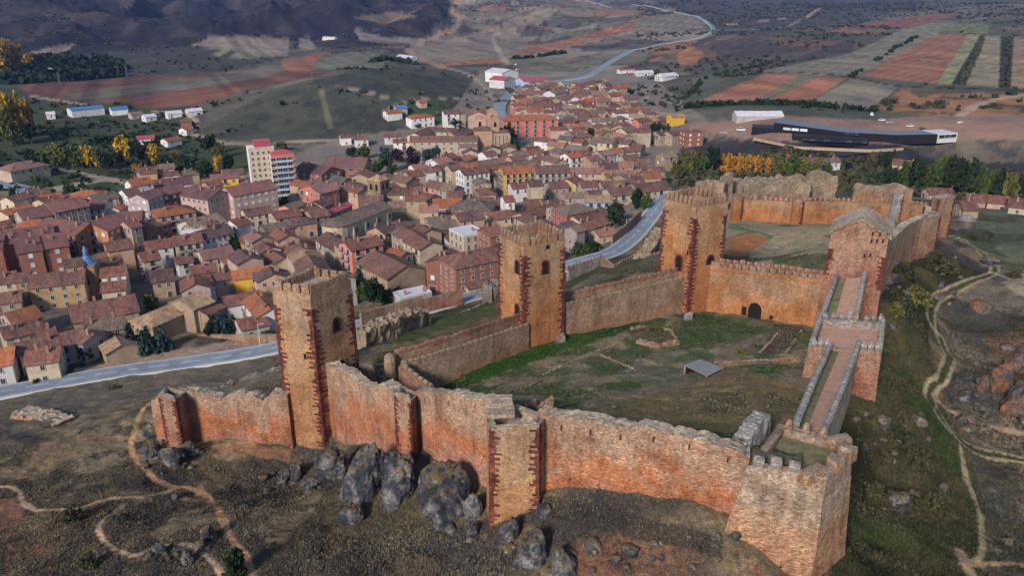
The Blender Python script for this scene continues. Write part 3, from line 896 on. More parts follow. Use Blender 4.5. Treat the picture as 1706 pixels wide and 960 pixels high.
    fzn = zone[quads[:, 0]]
    V = np.stack([X, Y, Z], 1)
    for zid in sorted(set(fzn.tolist())):
        q = quads[fzn == zid]
        if len(q) < 6 and zid:
            fzn[fzn == zid] = 0
            continue
    for zid in sorted(set(fzn.tolist())):
        q = quads[fzn == zid]
        u, inv = np.unique(q.ravel(), return_inverse=True)
        me = bpy.data.meshes.new(names[zid][0])
        me.vertices.add(len(u)); me.vertices.foreach_set('co', V[u].ravel())
        me.loops.add(len(inv)); me.loops.foreach_set('vertex_index', inv.astype(np.int32))
        me.polygons.add(len(q))
        me.polygons.foreach_set('loop_start', (np.arange(len(q)) * 4).astype(np.int32))
        me.polygons.foreach_set('loop_total', np.full(len(q), 4, np.int32))
        me.update(calc_edges=True)
        me.polygons.foreach_set('use_smooth', np.ones(len(q), bool))
        at = me.attributes.new('soil', 'FLOAT_COLOR', 'POINT')
        at.data.foreach_set('color', np.concatenate([soil[u], np.ones((len(u), 1))], 1).ravel())
        a2 = me.attributes.new('nearness', 'FLOAT', 'POINT')
        a2.data.foreach_set('value', nearness[u])
        me.materials.append(M['ground'])
        o = bpy.data.objects.new(names[zid][0], me)
        COL.objects.link(o)
        tag(o, kind='structure')

def smooth_line(P, n):
    out = []
    for i in range(len(P) - 1):
        p0 = P[max(i - 1, 0)]; p1 = P[i]; p2 = P[i + 1]; p3 = P[min(i + 2, len(P) - 1)]
        for k in range(n):
            t = k / n
            out.append(tuple(.5 * ((2 * p1[j]) + (-p0[j] + p2[j]) * t + (2 * p0[j] - 5 * p1[j] + 4 * p2[j] - p3[j]) * t * t + (-p0[j] + 3 * p1[j] - 3 * p2[j] + p3[j]) * t ** 3) for j in range(len(p1))))
    out.append(tuple(P[-1]))
    return out

build_ground()

# ------------------------------------------------------------------ roads: draped strips with painted lines
def road(pts, width, lines=True, edge_kerb=False, z_given=True, dash=True):
    P = []
    for p in pts:
        q = PZ(*p) if len(p) == 3 else G(*p)
        P.append((q.x, q.y))
    P = np.array(smooth_line(P, 14))
    # resample evenly
    d = np.concatenate([[0], np.cumsum(np.hypot(*np.diff(P, axis=0).T))])
    n = max(8, int(d[-1] / 2.5))
    s = np.linspace(0, d[-1], n)
    P = np.stack([np.interp(s, d, P[:, 0]), np.interp(s, d, P[:, 1])], 1)
    T = np.gradient(P, axis=0); T /= np.hypot(T[:, 0], T[:, 1])[:, None]
    Nn = np.stack([-T[:, 1], T[:, 0]], 1)
    zz = np.max([gzv(P[:, 0] + Nn[:, 0] * o * width * .5, P[:, 1] + Nn[:, 1] * o * width * .5) for o in (-1.05, -.5, 0, .5, 1.05)], axis=0)
    k = 7
    pad = np.pad(zz, k, mode='edge')
    zs = np.array([pad[i:i + 2 * k + 1].mean() for i in range(n)])
    zs = np.maximum(zs, zz - .05) + .12
    rad = np.hypot(P[:, 0], P[:, 1]); zs = zs + np.clip(rad - 400, 0, 1e4) * .0005
    def strip(o0, o1, dz, mat, name, parent=None, on=None):
        mb = MB()
        for i in range(n - 1):
            if on and not on(s[i]): continue
            a = P[i]; b = P[i + 1]; na = Nn[i]; nb = Nn[i + 1]
            mb.face([(a[0] + na[0] * o1, a[1] + na[1] * o1, zs[i] + dz), (a[0] + na[0] * o0, a[1] + na[1] * o0, zs[i] + dz),
                     (b[0] + nb[0] * o0, b[1] + nb[1] * o0, zs[i + 1] + dz), (b[0] + nb[0] * o1, b[1] + nb[1] * o1, zs[i + 1] + dz)])
        return mb.build(name, mat, parent)
    h = width / 2
    r = strip(-h, h, 0, M['asphalt'], 'road')
    tag(r, kind='structure')
    # shoulders slope down into the land so that the strip has real sides
    mb = MB()
    for sgn in (-1, 1):
        for i in range(n - 1):
            a, b, na, nb = P[i], P[i + 1], Nn[i] * sgn, Nn[i + 1] * sgn
            q = [(a[0] + na[0] * h, a[1] + na[1] * h, zs[i]), (b[0] + nb[0] * h, b[1] + nb[1] * h, zs[i + 1]),
                 (b[0] + nb[0] * (h + .9), b[1] + nb[1] * (h + .9), zs[i + 1] - .9), (a[0] + na[0] * (h + .9), a[1] + na[1] * (h + .9), zs[i] - .9)]
            mb.face(q if sgn < 0 else q[::-1])
    mb.build('shoulder', M['concrete'], r)
    if lines:
        w = .09
        strip(-h + .3, -h + .3 + 2 * w, .02, M['marking'], 'edge_line', r)
        strip(h - .3 - 2 * w, h - .3, .02, M['marking'], 'edge_line', r)
        strip(-w * .8, w * .8, .02, M['marking'], 'centre_line', r, (lambda q: (q % 7) < 4.2) if dash else None)
    return P, zs, Nn, r

ROAD_A = road([(-260,730,-94),(-60,678,-93.5),(0,660,-93),(110,637,-92.5),(200,621,-92),(330,602,-91),(460,583,-90),(560,560,-89),(705,521,-88),(808,492,-88),(930,457,-88),(1008,438,-88),(1050,405,-87.5),(1080,370,-87),(1102,342,-86),(1140,312,-87),(1240,290,-90)], 7.0)
ROAD_B = road([(846,212),(836,196),(832,180),(845,162),(866,146),(920,136),(980,126),(1014,105),(1050,84)], 9, False)
ROAD_C = road([(1050,84),(1110,72),(1165,62),(1186,52),(1182,40),(1150,25),(1090,12),(960,0)], 6.5, False)
ROAD_D = road([(840,262),(850,248),(846,230),(846,212)], 9, False)
ROAD_E = road([(660,300),(690,290),(715,283),(735,272)], 8, False)
ROAD_F = road([(-20,302),(30,312),(60,326),(40,334)], 9, False)
ROAD_G = road([(1397,291),(1450,296),(1520,300)], 6, False)

# ------------------------------------------------------------------ castle builders
def strip_wall(mb, line, ol, orr, step=.55, rag=.25, mi=0, mi_top=0, seed=1, quant=.2, rowh=1.3, bat=0.0, caps=True):
    """solid wall along (x, y, ztop, zbot); ol / orr = offsets to the left and right of its direction"""
    rnd = random.Random(seed)
    A = np.array(line, float)
    d = np.concatenate([[0], np.cumsum(np.hypot(np.diff(A[:, 0]), np.diff(A[:, 1])))])
    n = max(2, int(round(d[-1] / step)) + 1)
    s = np.linspace(0, d[-1], n)
    X, Y, ZT, ZB = (np.interp(s, d, A[:, k]) for k in range(4))
    T = np.stack([np.gradient(X), np.gradient(Y)], 1)
    T /= np.hypot(T[:, 0], T[:, 1])[:, None] + 1e-9
    L = np.stack([-T[:, 1], T[:, 0]], 1)
    def pt(i, off, z):
        e = bat * max(0, ZT[i] - z)
        o = off + (e if off == ol else -e)
        return (X[i] + L[i, 0] * o, Y[i] + L[i, 1] * o, z)
    prev = None; low = 0.0
    hs = []
    for i in range(n - 1):
        low = low * .7 + rnd.uniform(-1, 1) * .5
        hs.append(round((low * rag + rnd.uniform(-.5, .5) * rag) / quant) * quant if rag and quant else 0.0)
    if quant == 0:
        strip_ragged(mb, X, Y, ZT, ZB, L, s, n, ol, orr, rag, rnd, mi, mi_top, rowh, pt, bat)
        return
    for i in range(n - 1):
        h = hs[i]
        z0, z1 = ZT[i] + h, ZT[i + 1] + h
        nr = max(1, int(math.ceil((max(z0 - ZB[i], z1 - ZB[i + 1])) / rowh)))
        for r in range(nr):
            f0, f1 = r / nr, (r + 1) / nr
            a0 = ZB[i] + (z0 - ZB[i]) * f0; a1 = ZB[i] + (z0 - ZB[i]) * f1
            b0 = ZB[i + 1] + (z1 - ZB[i + 1]) * f0; b1 = ZB[i + 1] + (z1 - ZB[i + 1]) * f1
            bd = [f0, f0, f1, f1]
            mb.face([pt(i, orr, a0), pt(i + 1, orr, b0), pt(i + 1, orr, b1), pt(i, orr, a1)], [(s[i], a0), (s[i + 1], b0), (s[i + 1], b1), (s[i], a1)], bd, mi)
            mb.face([pt(i + 1, ol, b0), pt(i, ol, a0), pt(i, ol, a1), pt(i + 1, ol, b1)], [(s[i + 1], b0), (s[i], a0), (s[i], a1), (s[i + 1], b1)], bd, mi)
        mb.face([pt(i, orr, z0), pt(i + 1, orr, z1), pt(i + 1, ol, z1), pt(i, ol, z0)], None, [1] * 4, mi_top)
        if prev is not None and abs(prev - h) > 1e-4:
            za, zb = ZT[i] + min(prev, h), ZT[i] + max(prev, h)
            q = [pt(i, orr, za), pt(i, ol, za), pt(i, ol, zb), pt(i, orr, zb)]
            mb.face(q if h < prev else q[::-1], None, [1] * 4, mi_top)
        prev = h
    if caps:
        for i, fl in ((0, 1), (n - 1, 0)):
            z = ZT[i] + (hs[0] if i == 0 else hs[-1])
            nr = max(1, int((z - ZB[i]) / rowh))
            for r in range(nr):
                a, b = ZB[i] + (z - ZB[i]) * r / nr, ZB[i] + (z - ZB[i]) * (r + 1) / nr
                q = [pt(i, ol, a), pt(i, orr, a), pt(i, orr, b), pt(i, ol, b)]
                if not fl: q = [q[1], q[0], q[3], q[2]]
                mb.face(q, None, [r / nr, r / nr, (r + 1) / nr, (r + 1) / nr], mi)

def strip_ragged(mb, X, Y, ZT, ZB, L, s, n, ol, orr, rag, rnd, mi, mi_top, rowh, pt, bat):
    """the same wall with a crumbled crest instead of stepped stones"""
    nc = max(3, int(abs(ol - orr) / .55))
    off = [orr + (ol - orr) * j / nc for j in range(nc + 1)]
    low = 0.0; H_ = []
    for i in range(n):
        low = low * .75 + rnd.uniform(-1, 1) * .45
        row = [ZT[i] + low * rag + rnd.uniform(-.5, .5) * rag * .55 for _ in off]
        if rnd.random() < .12: row = [z - rag * rnd.uniform(.3, .9) for z in row]
        H_.append(row)
    for i in range(n - 1):
        for side in (0, 1):
            o = orr if side == 0 else ol; k = 0 if side == 0 else nc
            za, zb = H_[i][k], H_[i + 1][k]
            nr = max(1, int(math.ceil(max(za - ZB[i], zb - ZB[i + 1]) / rowh)))
            for r in range(nr):
                f0, f1 = r / nr, (r + 1) / nr
                a0 = ZB[i] + (za - ZB[i]) * f0; a1 = ZB[i] + (za - ZB[i]) * f1
                b0 = ZB[i + 1] + (zb - ZB[i + 1]) * f0; b1 = ZB[i + 1] + (zb - ZB[i + 1]) * f1
                q = [pt(i, o, a0), pt(i + 1, o, b0), pt(i + 1, o, b1), pt(i, o, a1)]
                uv = [(s[i], a0), (s[i + 1], b0), (s[i + 1], b1), (s[i], a1)]; bd = [f0, f0, f1, f1]
                if side: q, uv, bd = q[::-1], uv[::-1], bd[::-1]
                mb.face(q, uv, bd, mi)
        for j in range(nc):
            q = []
            for (a, b) in ((i, j), (i + 1, j), (i + 1, j + 1), (i, j + 1)):
                q.append((X[a] + L[a, 0] * off[b], Y[a] + L[a, 1] * off[b], H_[a][b]))
            mb.face(q, None, [1] * 4, mi_top)
    for i in (0, n - 1):
        k = [(X[i] + L[i, 0] * o, Y[i] + L[i, 1] * o) for o in (ol, orr)]
        z0, z1 = H_[i][nc], H_[i][0]
        q = [(*k[0], ZB[i]), (*k[1], ZB[i]), (*k[1], z1), (*k[0], z0)]
        mb.face(q if i == 0 else q[::-1], None, [0, 0, 1, 1], mi)

def loft(mb, top, bot, zt, zb, cell=1.3, mi=0):
    """tower sides between two plan outlines (counter-clockwise)"""
    n = len(top)
    zt = zt if isinstance(zt, (list, tuple)) else [zt] * n
    zb = zb if isinstance(zb, (list, tuple)) else [zb] * n
    u0 = 0.0
    for i in range(n):
        j = (i + 1) % n
        L = math.dist(top[i][:2], top[j][:2])
        nc = max(1, int(L / cell)); nr = max(1, int(max(zt[i] - zb[i], zt[j] - zb[j]) / cell))
        def P(a, b):
            tx = top[i][0] + (top[j][0] - top[i][0]) * a; ty = top[i][1] + (top[j][1] - top[i][1]) * a
            bx = bot[i][0] + (bot[j][0] - bot[i][0]) * a; by = bot[i][1] + (bot[j][1] - bot[i][1]) * a
            t = zt[i] + (zt[j] - zt[i]) * a; q = zb[i] + (zb[j] - zb[i]) * a
            return (bx + (tx - bx) * b, by + (ty - by) * b, q + (t - q) * b)
        for c in range(nc):
            for r in range(nr):
                a0, a1, b0, b1 = c / nc, (c + 1) / nc, r / nr, (r + 1) / nr
                q = [P(a0, b0), P(a1, b0), P(a1, b1), P(a0, b1)]
                uv = [(u0 + L * a, p[2]) for a, p in zip((a0, a1, a1, a0), q)]
                mb.face(q, uv, [b0, b0, b1, b1], mi)
        u0 += L + .37

def inset(poly, d):
    n = len(poly); out = []
    for i in range(n):
        p = Vector(poly[i][:2]); a = Vector(poly[i - 1][:2]); b = Vector(poly[(i + 1) % n][:2])
        e1 = (p - a).normalized(); e2 = (b - p).normalized()
        n1 = Vector((-e1.y, e1.x)); n2 = Vector((-e2.y, e2.x))
        m = n1 + n2
        m = m / max(m.dot(n1), .3)
        out.append((p.x + m.x * d, p.y + m.y * d))
    return out

def crown_top(mb, top, zt, zfloor, th, mi=0, mi_floor=1):
    """parapet rim, its inner face, and the terrace"""
    n = len(top); inn = inset(top, th)
    zt = zt if isinstance(zt, (list, tuple)) else [zt] * n
    for i in range(n):
        j = (i + 1) % n
        mb.face([(*top[i], zt[i]), (*top[j], zt[j]), (*inn[j], zt[j]), (*inn[i], zt[i])], None, [1] * 4, mi)
        mb.face([(*inn[j], zfloor), (*inn[i], zfloor), (*inn[i], zt[i]), (*inn[j], zt[j])], None, [.9, .9, 1, 1], mi)
    mb.face([(*p, zfloor) for p in inn], None, [1] * n, mi_floor)

_MER = {}
def merlon_mesh(kind, mat, k):
    key = (kind, mat, k)
    if key in _MER: return _MER[key]
    rnd = random.Random(hash((kind, k)) & 0xffff)
    w, d, h, cap = {'sharp': (.78, .55, 1.55, .38), 'wide': (1.36, .62, 1.2, .3), 'slot': (1.3, .45, .85, .12), 'tooth': (.85, .5, .75, .55), 'knob': (.92, .85, .5, .3), 'block': (1.1, .8, 1.0, .15), 'low': (1.02, .5, .5, .3)}[kind]
    w *= rnd.uniform(.92, 1.06); h *= rnd.uniform(.86, 1.08)
    mb = MB()
    mb.box((0, 0, h / 2 - .15), (w, d, h + .3))
    a, b, z = w / 2, d / 2, h
    rx = w * (.3 if kind in ('wide', 'slot', 'low') else .16)
    top = [(-rx, 0, z + cap), (rx, 0, z + cap)]
    mb.face([(-a, -b, z), (a, -b, z), top[1], top[0]], None, [1] * 4)
    mb.face([(a, b, z), (-a, b, z), top[0], top[1]], None, [1] * 4)
    mb.face([(a, -b, z), (a, b, z), top[1]], None, [1] * 3)
    mb.face([(-a, b, z), (-a, -b, z), top[0]], None, [1] * 3)
    v = [Vector(p) for p in mb.v]
    mb.v = [tuple(p + mnoise.noise_vector(p * 1.3 + Vector((k * 7.1, 3, 1))) * .09) for p in v]
    me = mb.mesh('merlon', M[mat])
    _MER[key] = me
    return me

def merlons(root, a, b, kind, mat, space, end0=.5, end1=.5, skip=0.0, seed=1):
    a = Vector(a); b = Vector(b); rnd = random.Random(seed)
    L = (b - a).length
    n = max(1, int(round((L - end0 - end1) / space)))
    rz = math.atan2(b.y - a.y, b.x - a.x)
    for i in range(n + 1):
        if rnd.random() < skip: continue
        p = a.lerp(b, (end0 + (L - end0 - end1) * i / n) / L)
        child('merlon', merlon_mesh(kind, mat, rnd.randrange(4)), root, p - root.location, rz + rnd.uniform(-.04, .04), (1, 1, rnd.uniform(.85, 1.12)))

def opening_mesh(w, h, arch, frame, mat, inner='shade_fill', proud=.07):
    """an arched or square dressed surround, its shaded depth a flat dark pane; faces -Y, foot at z = 0"""
    mb = MB()
    def outline(e):
        a = w / 2 + e
        if arch:
            hs = h - w / 2; r = w / 2 + e
            top = [(r * math.cos(math.pi * k / 8), hs + r * math.sin(math.pi * k / 8) * (1.15 if arch == 2 else 1)) for k in range(9)]
            return [(-a, -e * 0)] + [(a, 0)] + top[0:1] + top[1:]
        return [(-a, 0), (a, 0), (a, h + e), (-a, h + e)]
    o = outline(0); q = outline(frame)
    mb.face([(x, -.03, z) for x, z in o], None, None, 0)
    n = len(o)
    for i in range(1, n):
        j = (i + 1) % n
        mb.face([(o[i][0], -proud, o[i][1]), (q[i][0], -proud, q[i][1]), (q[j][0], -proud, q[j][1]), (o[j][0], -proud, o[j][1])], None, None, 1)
        mb.face([(o[j][0], -proud, o[j][1]), (o[j][0], -.03, o[j][1]), (o[i][0], -.03, o[i][1]), (o[i][0], -proud, o[i][1])], None, None, 1)
        mb.face([(q[i][0], -proud, q[i][1]), (q[i][0], .1, q[i][1]), (q[j][0], .1, q[j][1]), (q[j][0], -proud, q[j][1])], None, None, 1)
    return mb.mesh('opening', [M[inner], M[mat]])

def face_point(a, b, px, py):
    """where the sight line of a pixel meets the vertical plane through plan points a, b"""
    u, dy, dz = ray(px, py)
    ax, ay = a[:2]; ex, ey = b[0] - ax, b[1] - ay
    t = (ax * ey - ay * ex) / (u * ey - dy * ex)
    return Vector((u * t, dy * t, dz * t))

TOWERGEO = {}
def put_opening(root, a, b, px, py, w, h, arch=1, frame=.22, mat='quoin', name='window', out=.06):
    p = face_point(a, b, px, py)
    if root.name in TOWERGEO:      # battered tower: find the face at the height of the opening
        top, bot, zt, zb = TOWERGEO[root.name]
        i, j = top.index(tuple(a)), top.index(tuple(b))
        for _ in range(3):
            f = (p.z - h / 2 - zb) / (zt - zb)
            a = tuple(bot[i][k] + (top[i][k] - bot[i][k]) * f for k in (0, 1)); b = tuple(bot[j][k] + (top[j][k] - bot[j][k]) * f for k in (0, 1))
            p = face_point(a, b, px, py)
    e = Vector((b[0] - a[0], b[1] - a[1], 0)).normalized()
    nrm = Vector((e.y, -e.x, 0))
    p = p + nrm * out
    p.z -= h / 2
    return child(name, opening_mesh(w, h, arch, frame, mat), root, p - root.location, math.atan2(nrm.x, -nrm.y))

def quoins(root, top, bot, i, zt, zb, z0, z1, seed=1, big=1.35, small=.72, hh=.42, gap=0.0):
    """toothed strip of dark red dressed stones up corner i"""
    rnd = random.Random(seed); mb = MB(); n = len(top)
    def at(k, z):
        f = (z - zb) / (zt - zb)
        return Vector((bot[k][0] + (top[k][0] - bot[k][0]) * f, bot[k][1] + (top[k][1] - bot[k][1]) * f, z))
    z = z0; k = 0
    while z < z1:
        h = hh * rnd.uniform(.65, 1.35); k += 1
        if rnd.random() >= gap:
            for side, dirn in ((i, (i + 1) % n), (i, (i - 1) % n)):
                long = (k % 2 == 0) ^ (dirn == (i + 1) % n)
                L = (big if long else small) * rnd.choice((.45, .8, .9, 1, 1.1, 1.25)) * rnd.uniform(.85, 1.1)
                c = at(i, z + h / 2); e = (at(dirn, z + h / 2) - c); e.z = 0; e.normalize()
                nr = Vector((e.y, -e.x, 0)) if dirn == (i + 1) % n else Vector((-e.y, e.x, 0))
                m = c + e * (L / 2 - .02) - nr * .12
                mb.box((m.x, m.y, z + h / 2), (L, .36, h - .03), math.atan2(e.y, e.x))
        z += h
    return mb.build('quoin', M['quoin'], root, jitter=.015), root

def fix(o, root):
    o.location = -Vector(root.location)
    return o

def tower(name, label, corners, zt, zb, mat, mkind, mmat, mspace, floor_mat, th=.7, batter=.35, floor_drop=1.6, qz=None, qcorners=(3, 0, 1), group=None, seed=1, qgap=0):
    cx = sum(c[0] for c in corners) / len(corners); cy = sum(c[1] for c in corners) / len(corners)
    root = empty(name, (cx, cy, zb)); tag(root, label, 'tower', group)
    bot = [(cx + (x - cx) * (1 + batter / 5), cy + (y - cy) * (1 + batter / 5)) for x, y in corners]
    TOWERGEO[root.name] = (corners, bot, zt, zb)
    mb = MB(); loft(mb, corners, bot, zt, zb); crown_top(mb, corners, zt, zt - floor_drop, th)
    fix(mb.build('wall', [M[mat], M[floor_mat]], root, jitter=.06, freq=.6), root)
    for i in qcorners:
        q, _ = quoins(root, corners, bot, i, zt, zb, zb + .2, (qz or zt - 1.5), seed + i, gap=qgap)
        fix(q, root)
    n = len(corners); rim = inset(corners, th / 2)
    for i in range(n):
        j = (i + 1) % n
        merlons(root, (*rim[i], zt), (*rim[j], zt), mkind, mmat, mspace, mspace * .45, mspace * .45 if True else 0, 0.0, seed * 10 + i)
    return root, corners, bot

# ------------------------------------------------------------------ the three square towers
T1c = [(-32.1, 115.0), (-27.0, 122.1), (-33.6, 124.2), (-38.7, 117.1)]
t1, c, _ = tower('castle_tower', 'tan stone tower with broad pointed merlons rising above boulders and the long orange front wall', T1c, -46.2, -79.5, 'tower', 'wide', 'pale', 1.42, 'gravel', th=.75, floor_drop=.35, qz=-49.0, seed=11)
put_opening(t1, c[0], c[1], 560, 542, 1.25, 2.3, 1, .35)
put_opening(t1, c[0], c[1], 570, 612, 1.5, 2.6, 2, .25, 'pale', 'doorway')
put_opening(t1, c[0], c[1], 546, 613, .5, 1.0, 0, .1, 'tower')
put_opening(t1, c[3], c[0], 509, 594, .55, 1.0, 0, .1, 'tower')
T2c = [(2.2, 137.0), (10.2, 141.7), (5.4, 149.5), (-2.6, 144.8)]
t2, c, _ = tower('castle_tower', 'square stone tower with narrow merlons and weedy terrace standing mid-way along the courtyard wall', T2c, -45.6, -70.5, 'orange', 'sharp', 'pale', 1.22, 'weedy', qz=-47.5, seed=21, batter=.12)
put_opening(t2, c[3], c[0], 862, 446, 1.2, 2.6, 1, .3)
put_opening(t2, c[0], c[1], 908, 446, 1.2, 2.6, 1, .3)
put_opening(t2, c[3], c[0], 862, 520, 1.3, 3.2, 1, .25, 'quoin', 'doorway')
put_opening(t2, c[0], c[1], 912, 411, .9, .9, 1, .1, 'pale')
T3c = [(38.1, 156.0), (45.6, 159.7), (40.1, 166.7), (32.6, 163.0)]
t3, c, _ = tower('castle_tower', 'tall orange stone tower with narrow merlons at the far courtyard corner beside the pale road', T3c, -43.2, -71.5, 'orange', 'sharp', 'pale', 1.15, 'weedy', qz=-46.0, seed=31, batter=.2)
put_opening(t3, c[3], c[0], 1131, 439, 1.3, 3.3, 1, .35, 'quoin', 'doorway')
put_opening(t3, c[0], c[1], 1183, 433, 1.6, 2.0, 1, .25, 'quoin', 'doorway')
put_opening(t3, c[3], c[0], 1146, 421, .4, 1.0, 0, .1, 'orange')
for t, cc, zt, h in ((t2, T2c, -47.2, 11), (t3, T3c, -44.8, 10), (t1, T1c, -47.5, 3)):
    mb = MB(); x = sum(p[0] for p in cc) / 4 - .4; y = sum(p[1] for p in cc) / 4
    mb.tube((x, y, zt), (x, y, zt + h), .06, .035)
    fix(mb.build('flagpole', M['iron'], t), t)

# ------------------------------------------------------------------ front curtain wall, turrets and corner bastion
def wall_thing(name, label, cat, at, kind='thing', group=None):
    r = empty(name, at); tag(r, label, cat, group); return r

def px_line(st):
    """(px, py top, py base, D) -> wall stations"""
    out = []
    for (x, yt, yb, D) in st:
        p = PD(x, yt, D); q = PD(x, yb, D)
        out.append((p.x, p.y, p.z, q.z))
    return out

def front_wall(label, st, seed, mat='front', thick=1.9, rag=.35, extra=2.0, slots=0):
    ln = [(a, b, c_, d_ - extra) for a, b, c_, d_ in px_line(st)]
    r = wall_thing('castle_wall', label, 'castle wall', (ln[0][0], ln[0][1], ln[0][3] + extra))
    mb = MB(); strip_wall(mb, ln, thick, 0.0, .42, rag, 0, 1, seed, quant=0, bat=.02)
    fix(mb.build('wall', [M[mat], M['capping']], r, jitter=.10, freq=.5), r)
    if slots:
        rnd = random.Random(seed + 5)
        for k in range(slots):
            f = (k + .5) / slots * (len(ln) - 1); i = int(f); g = f - i
            a, b = ln[i], ln[min(i + 1, len(ln) - 1)]
            p = Vector([a[j] + (b[j] - a[j]) * g for j in range(3)])
            e = Vector((b[0] - a[0], b[1] - a[1], 0)).normalized(); nr = Vector((e.y, -e.x, 0))
            p = p + nr * .06; p.z -= 1.7 + rnd.uniform(-.3, .3)
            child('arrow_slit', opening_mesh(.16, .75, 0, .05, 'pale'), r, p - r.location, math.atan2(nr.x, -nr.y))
    return r, ln

front_wall('ruined pink orange wall between the small left turret and the boulder tower', [(250,668,728,121.5),(290,656,733,120),(310,652,733,119),(345,658,728,118.4),(368,664,733,118),(392,657,738,117.6),(425,660,748,116.8),(442,668,752,116.5),(452,656,755,116.3),(478,655,758,115.8)], 3, rag=.5)
front_wall('pale pink curtain wall running down from the boulder tower to the slim buttress turret', [(540,606,745,116.8),(560,615,742,113.4),(580,624,738,110),(600,640,736,107),(615,646,738,104.5),(635,642,745,101.8),(660,653,752,98.8)], 5, slots=0)
front_wall('orange curtain wall section between the slim buttress turret and the red-cornered front turret', [(690,652,757,97.5),(740,656,752,91.5),(800,664,790,86),(830,672,835,83.5)], 7, slots=4)
front_wall('longest orange curtain wall between the red-cornered front turret and the big corner bastion', [(895,686,815,80),(912,691,815,79.3),(960,699,824,78),(1010,706,838,76.8),(1060,712,852,75.6),(1120,722,866,74.4),(1180,736,878,73.2),(1250,757,890,72)], 9, slots=7)

def poly_px(pts):
    """(px, py, D) -> plan outline and heights"""
    q = [PD(*p) for p in pts]
    return [(p.x, p.y) for p in q], [p.z for p in q]

def turret(label, pts, zb, mat, qc, seed, floor_drop=.6, floor='gravel', batter=.06, cap='capping', th=.8, name='wall_turret'):
    top, zs = poly_px(pts)
    zt = sum(zs) / len(zs)
    cx = sum(p[0] for p in top) / len(top); cy = sum(p[1] for p in top) / len(top)
    bot = [(cx + (x - cx) * (1 + batter), cy + (y - cy) * (1 + batter)) for x, y in top]
    r = wall_thing(name, label, 'turret', (cx, cy, zb))
    mb = MB(); loft(mb, top, bot, zs, zb)
    fix(mb.build('wall', [M[mat]], r, jitter=.08, freq=.6), r)
    mb = MB(); crown_top(mb, top, zs, min(zs) - floor_drop, th)
    fix(mb.build('parapet', [M[cap], M[floor]], r, jitter=.12, freq=.9), r)
    for i in qc:
        q, _ = quoins(r, top, bot, i, zt, zb, zb + 1.2, zs[i] - .6, seed + i, 1.05, .55, .36)
        fix(q, r)
    return r, top, bot

turret('small pink turret with red corners at the far left end of the front wall', [(263,657,116.8),(291,666,115),(311,653,119.3),(276,644,121.5)], -78.5, 'redwall', (0, 1), 41, floor_drop=1.8)
turret('slim buttress turret with red toothed corners above the grassy boulders', [(656,654,97.2),(684,668,94.2),(697,656,97.8),(670,643,101)], -67, 'front', (0, 1), 43, .15, 'capping')
b1, top, _ = turret('broad tan front turret with dark red corner strips and stone capped hollow top', [(817,714,78),(898,708,77.4),(913,693,80.6),(856,672,84.5),(811,698,80.8)], -63.5, 'tower', (0, 1), 45, 1.3, 'gravel')
mb = MB()
for k in range(9):          # collapsed sloping stone slabs on the left half of the top
    f = k / 9
    a = PD(812 + 30 * 0, 700 - 36 * f, 80.9 + 4.5 * f); b = PD(857 - 6 * f, 688 - 32 * f, 80.9 + 4.5 * f)
    mid = (a + b) / 2
    mb.box((mid.x, mid.y, mid.z + .1 + .1 * (k % 2)), ((b - a).length, .62, .55), math.atan2(b.y - a.y, b.x - a.x) + .03 * (k % 3 - 1))
fix(mb.build('stone_roof', M['capping'], b1, jitter=.16, freq=1.4), b1)

# corner bastion
B2t, B2z = poly_px([(1245,776,71.6),(1378,797,69.0),(1422,749,73.3),(1390,729,78.2),(1297,707,81.2)])
b2bot = [PD(1197,905,69.4), PD(1352,968,66.6), PD(1409,915,71.4), PD(1395,800,78.2), PD(1290,790,81.0)]
B2b = [(p.x, p.y) for p in b2bot]
b2 = wall_thing('corner_bastion', 'massive battered corner bastion of pinkish rubble with grassy platform at the front right', 'bastion', (B2t[0][0] + 4, B2t[0][1] + 3, -60))
mb = MB(); loft(mb, B2t, B2b, B2z, [-58.4, -60.6, -60.6, -60, -58], 1.1)
fix(mb.build('wall', M['bastion'], b2, jitter=.14, freq=.5), b2)
mb = MB(); crown_top(mb, B2t, [z - .1 for z in B2z], min(B2z) - 1.0, .9)
fix(mb.build('platform', [M['bastion'], M['weedy']], b2, jitter=.2, freq=.9), b2)
def v3(p, z): return (p[0], p[1], z)
def along(a, b, za, zb, f0, f1):
    A = Vector((a[0], a[1], za)); B = Vector((b[0], b[1], zb))
    return A.lerp(B, f0), A.lerp(B, f1)
rim = inset(B2t, .45)
p, q = along(rim[0], rim[1], B2z[0], B2z[1], .03, .62); merlons(b2, p, q, 'block', 'grey', 1.5, .3, .3, .12, 3)
p, q = along(rim[3], rim[4], B2z[3], B2z[4], .1, .9); merlons(b2, p, q, 'tooth', 'pale', 1.6, .3, .3, 0, 4)
mb = MB()   # broken masses of parapet on the right and the leaning triangular wall stub on the left
for (x, y, D, sx, sy, sz, rz) in ((1352,787,69.9,3.2,1.3,1.3,.55),(1392,770,71.3,1.6,1.5,1.6,-.9),(1412,752,73.2,1.7,1.5,1.7,-.8),(1398,735,76.6,2.6,1.5,1.5,.25)):
    c_ = PD(x, y, D); mb = MB(); mb.box((c_.x, c_.y, c_.z - .2), (sx, sy, sz), rz, 0, .8)
    fix(mb.build('parapet_block', M['bastion'], b2, jitter=.3, freq=.9), b2)
A = PD(1232,735,75.5); Bp = PD(1272,690,81.8)
st = wall_thing('wall_stub', 'leaning triangular stub of grey wall beside the corner bastion platform', 'wall', (A.x, A.y, -52))
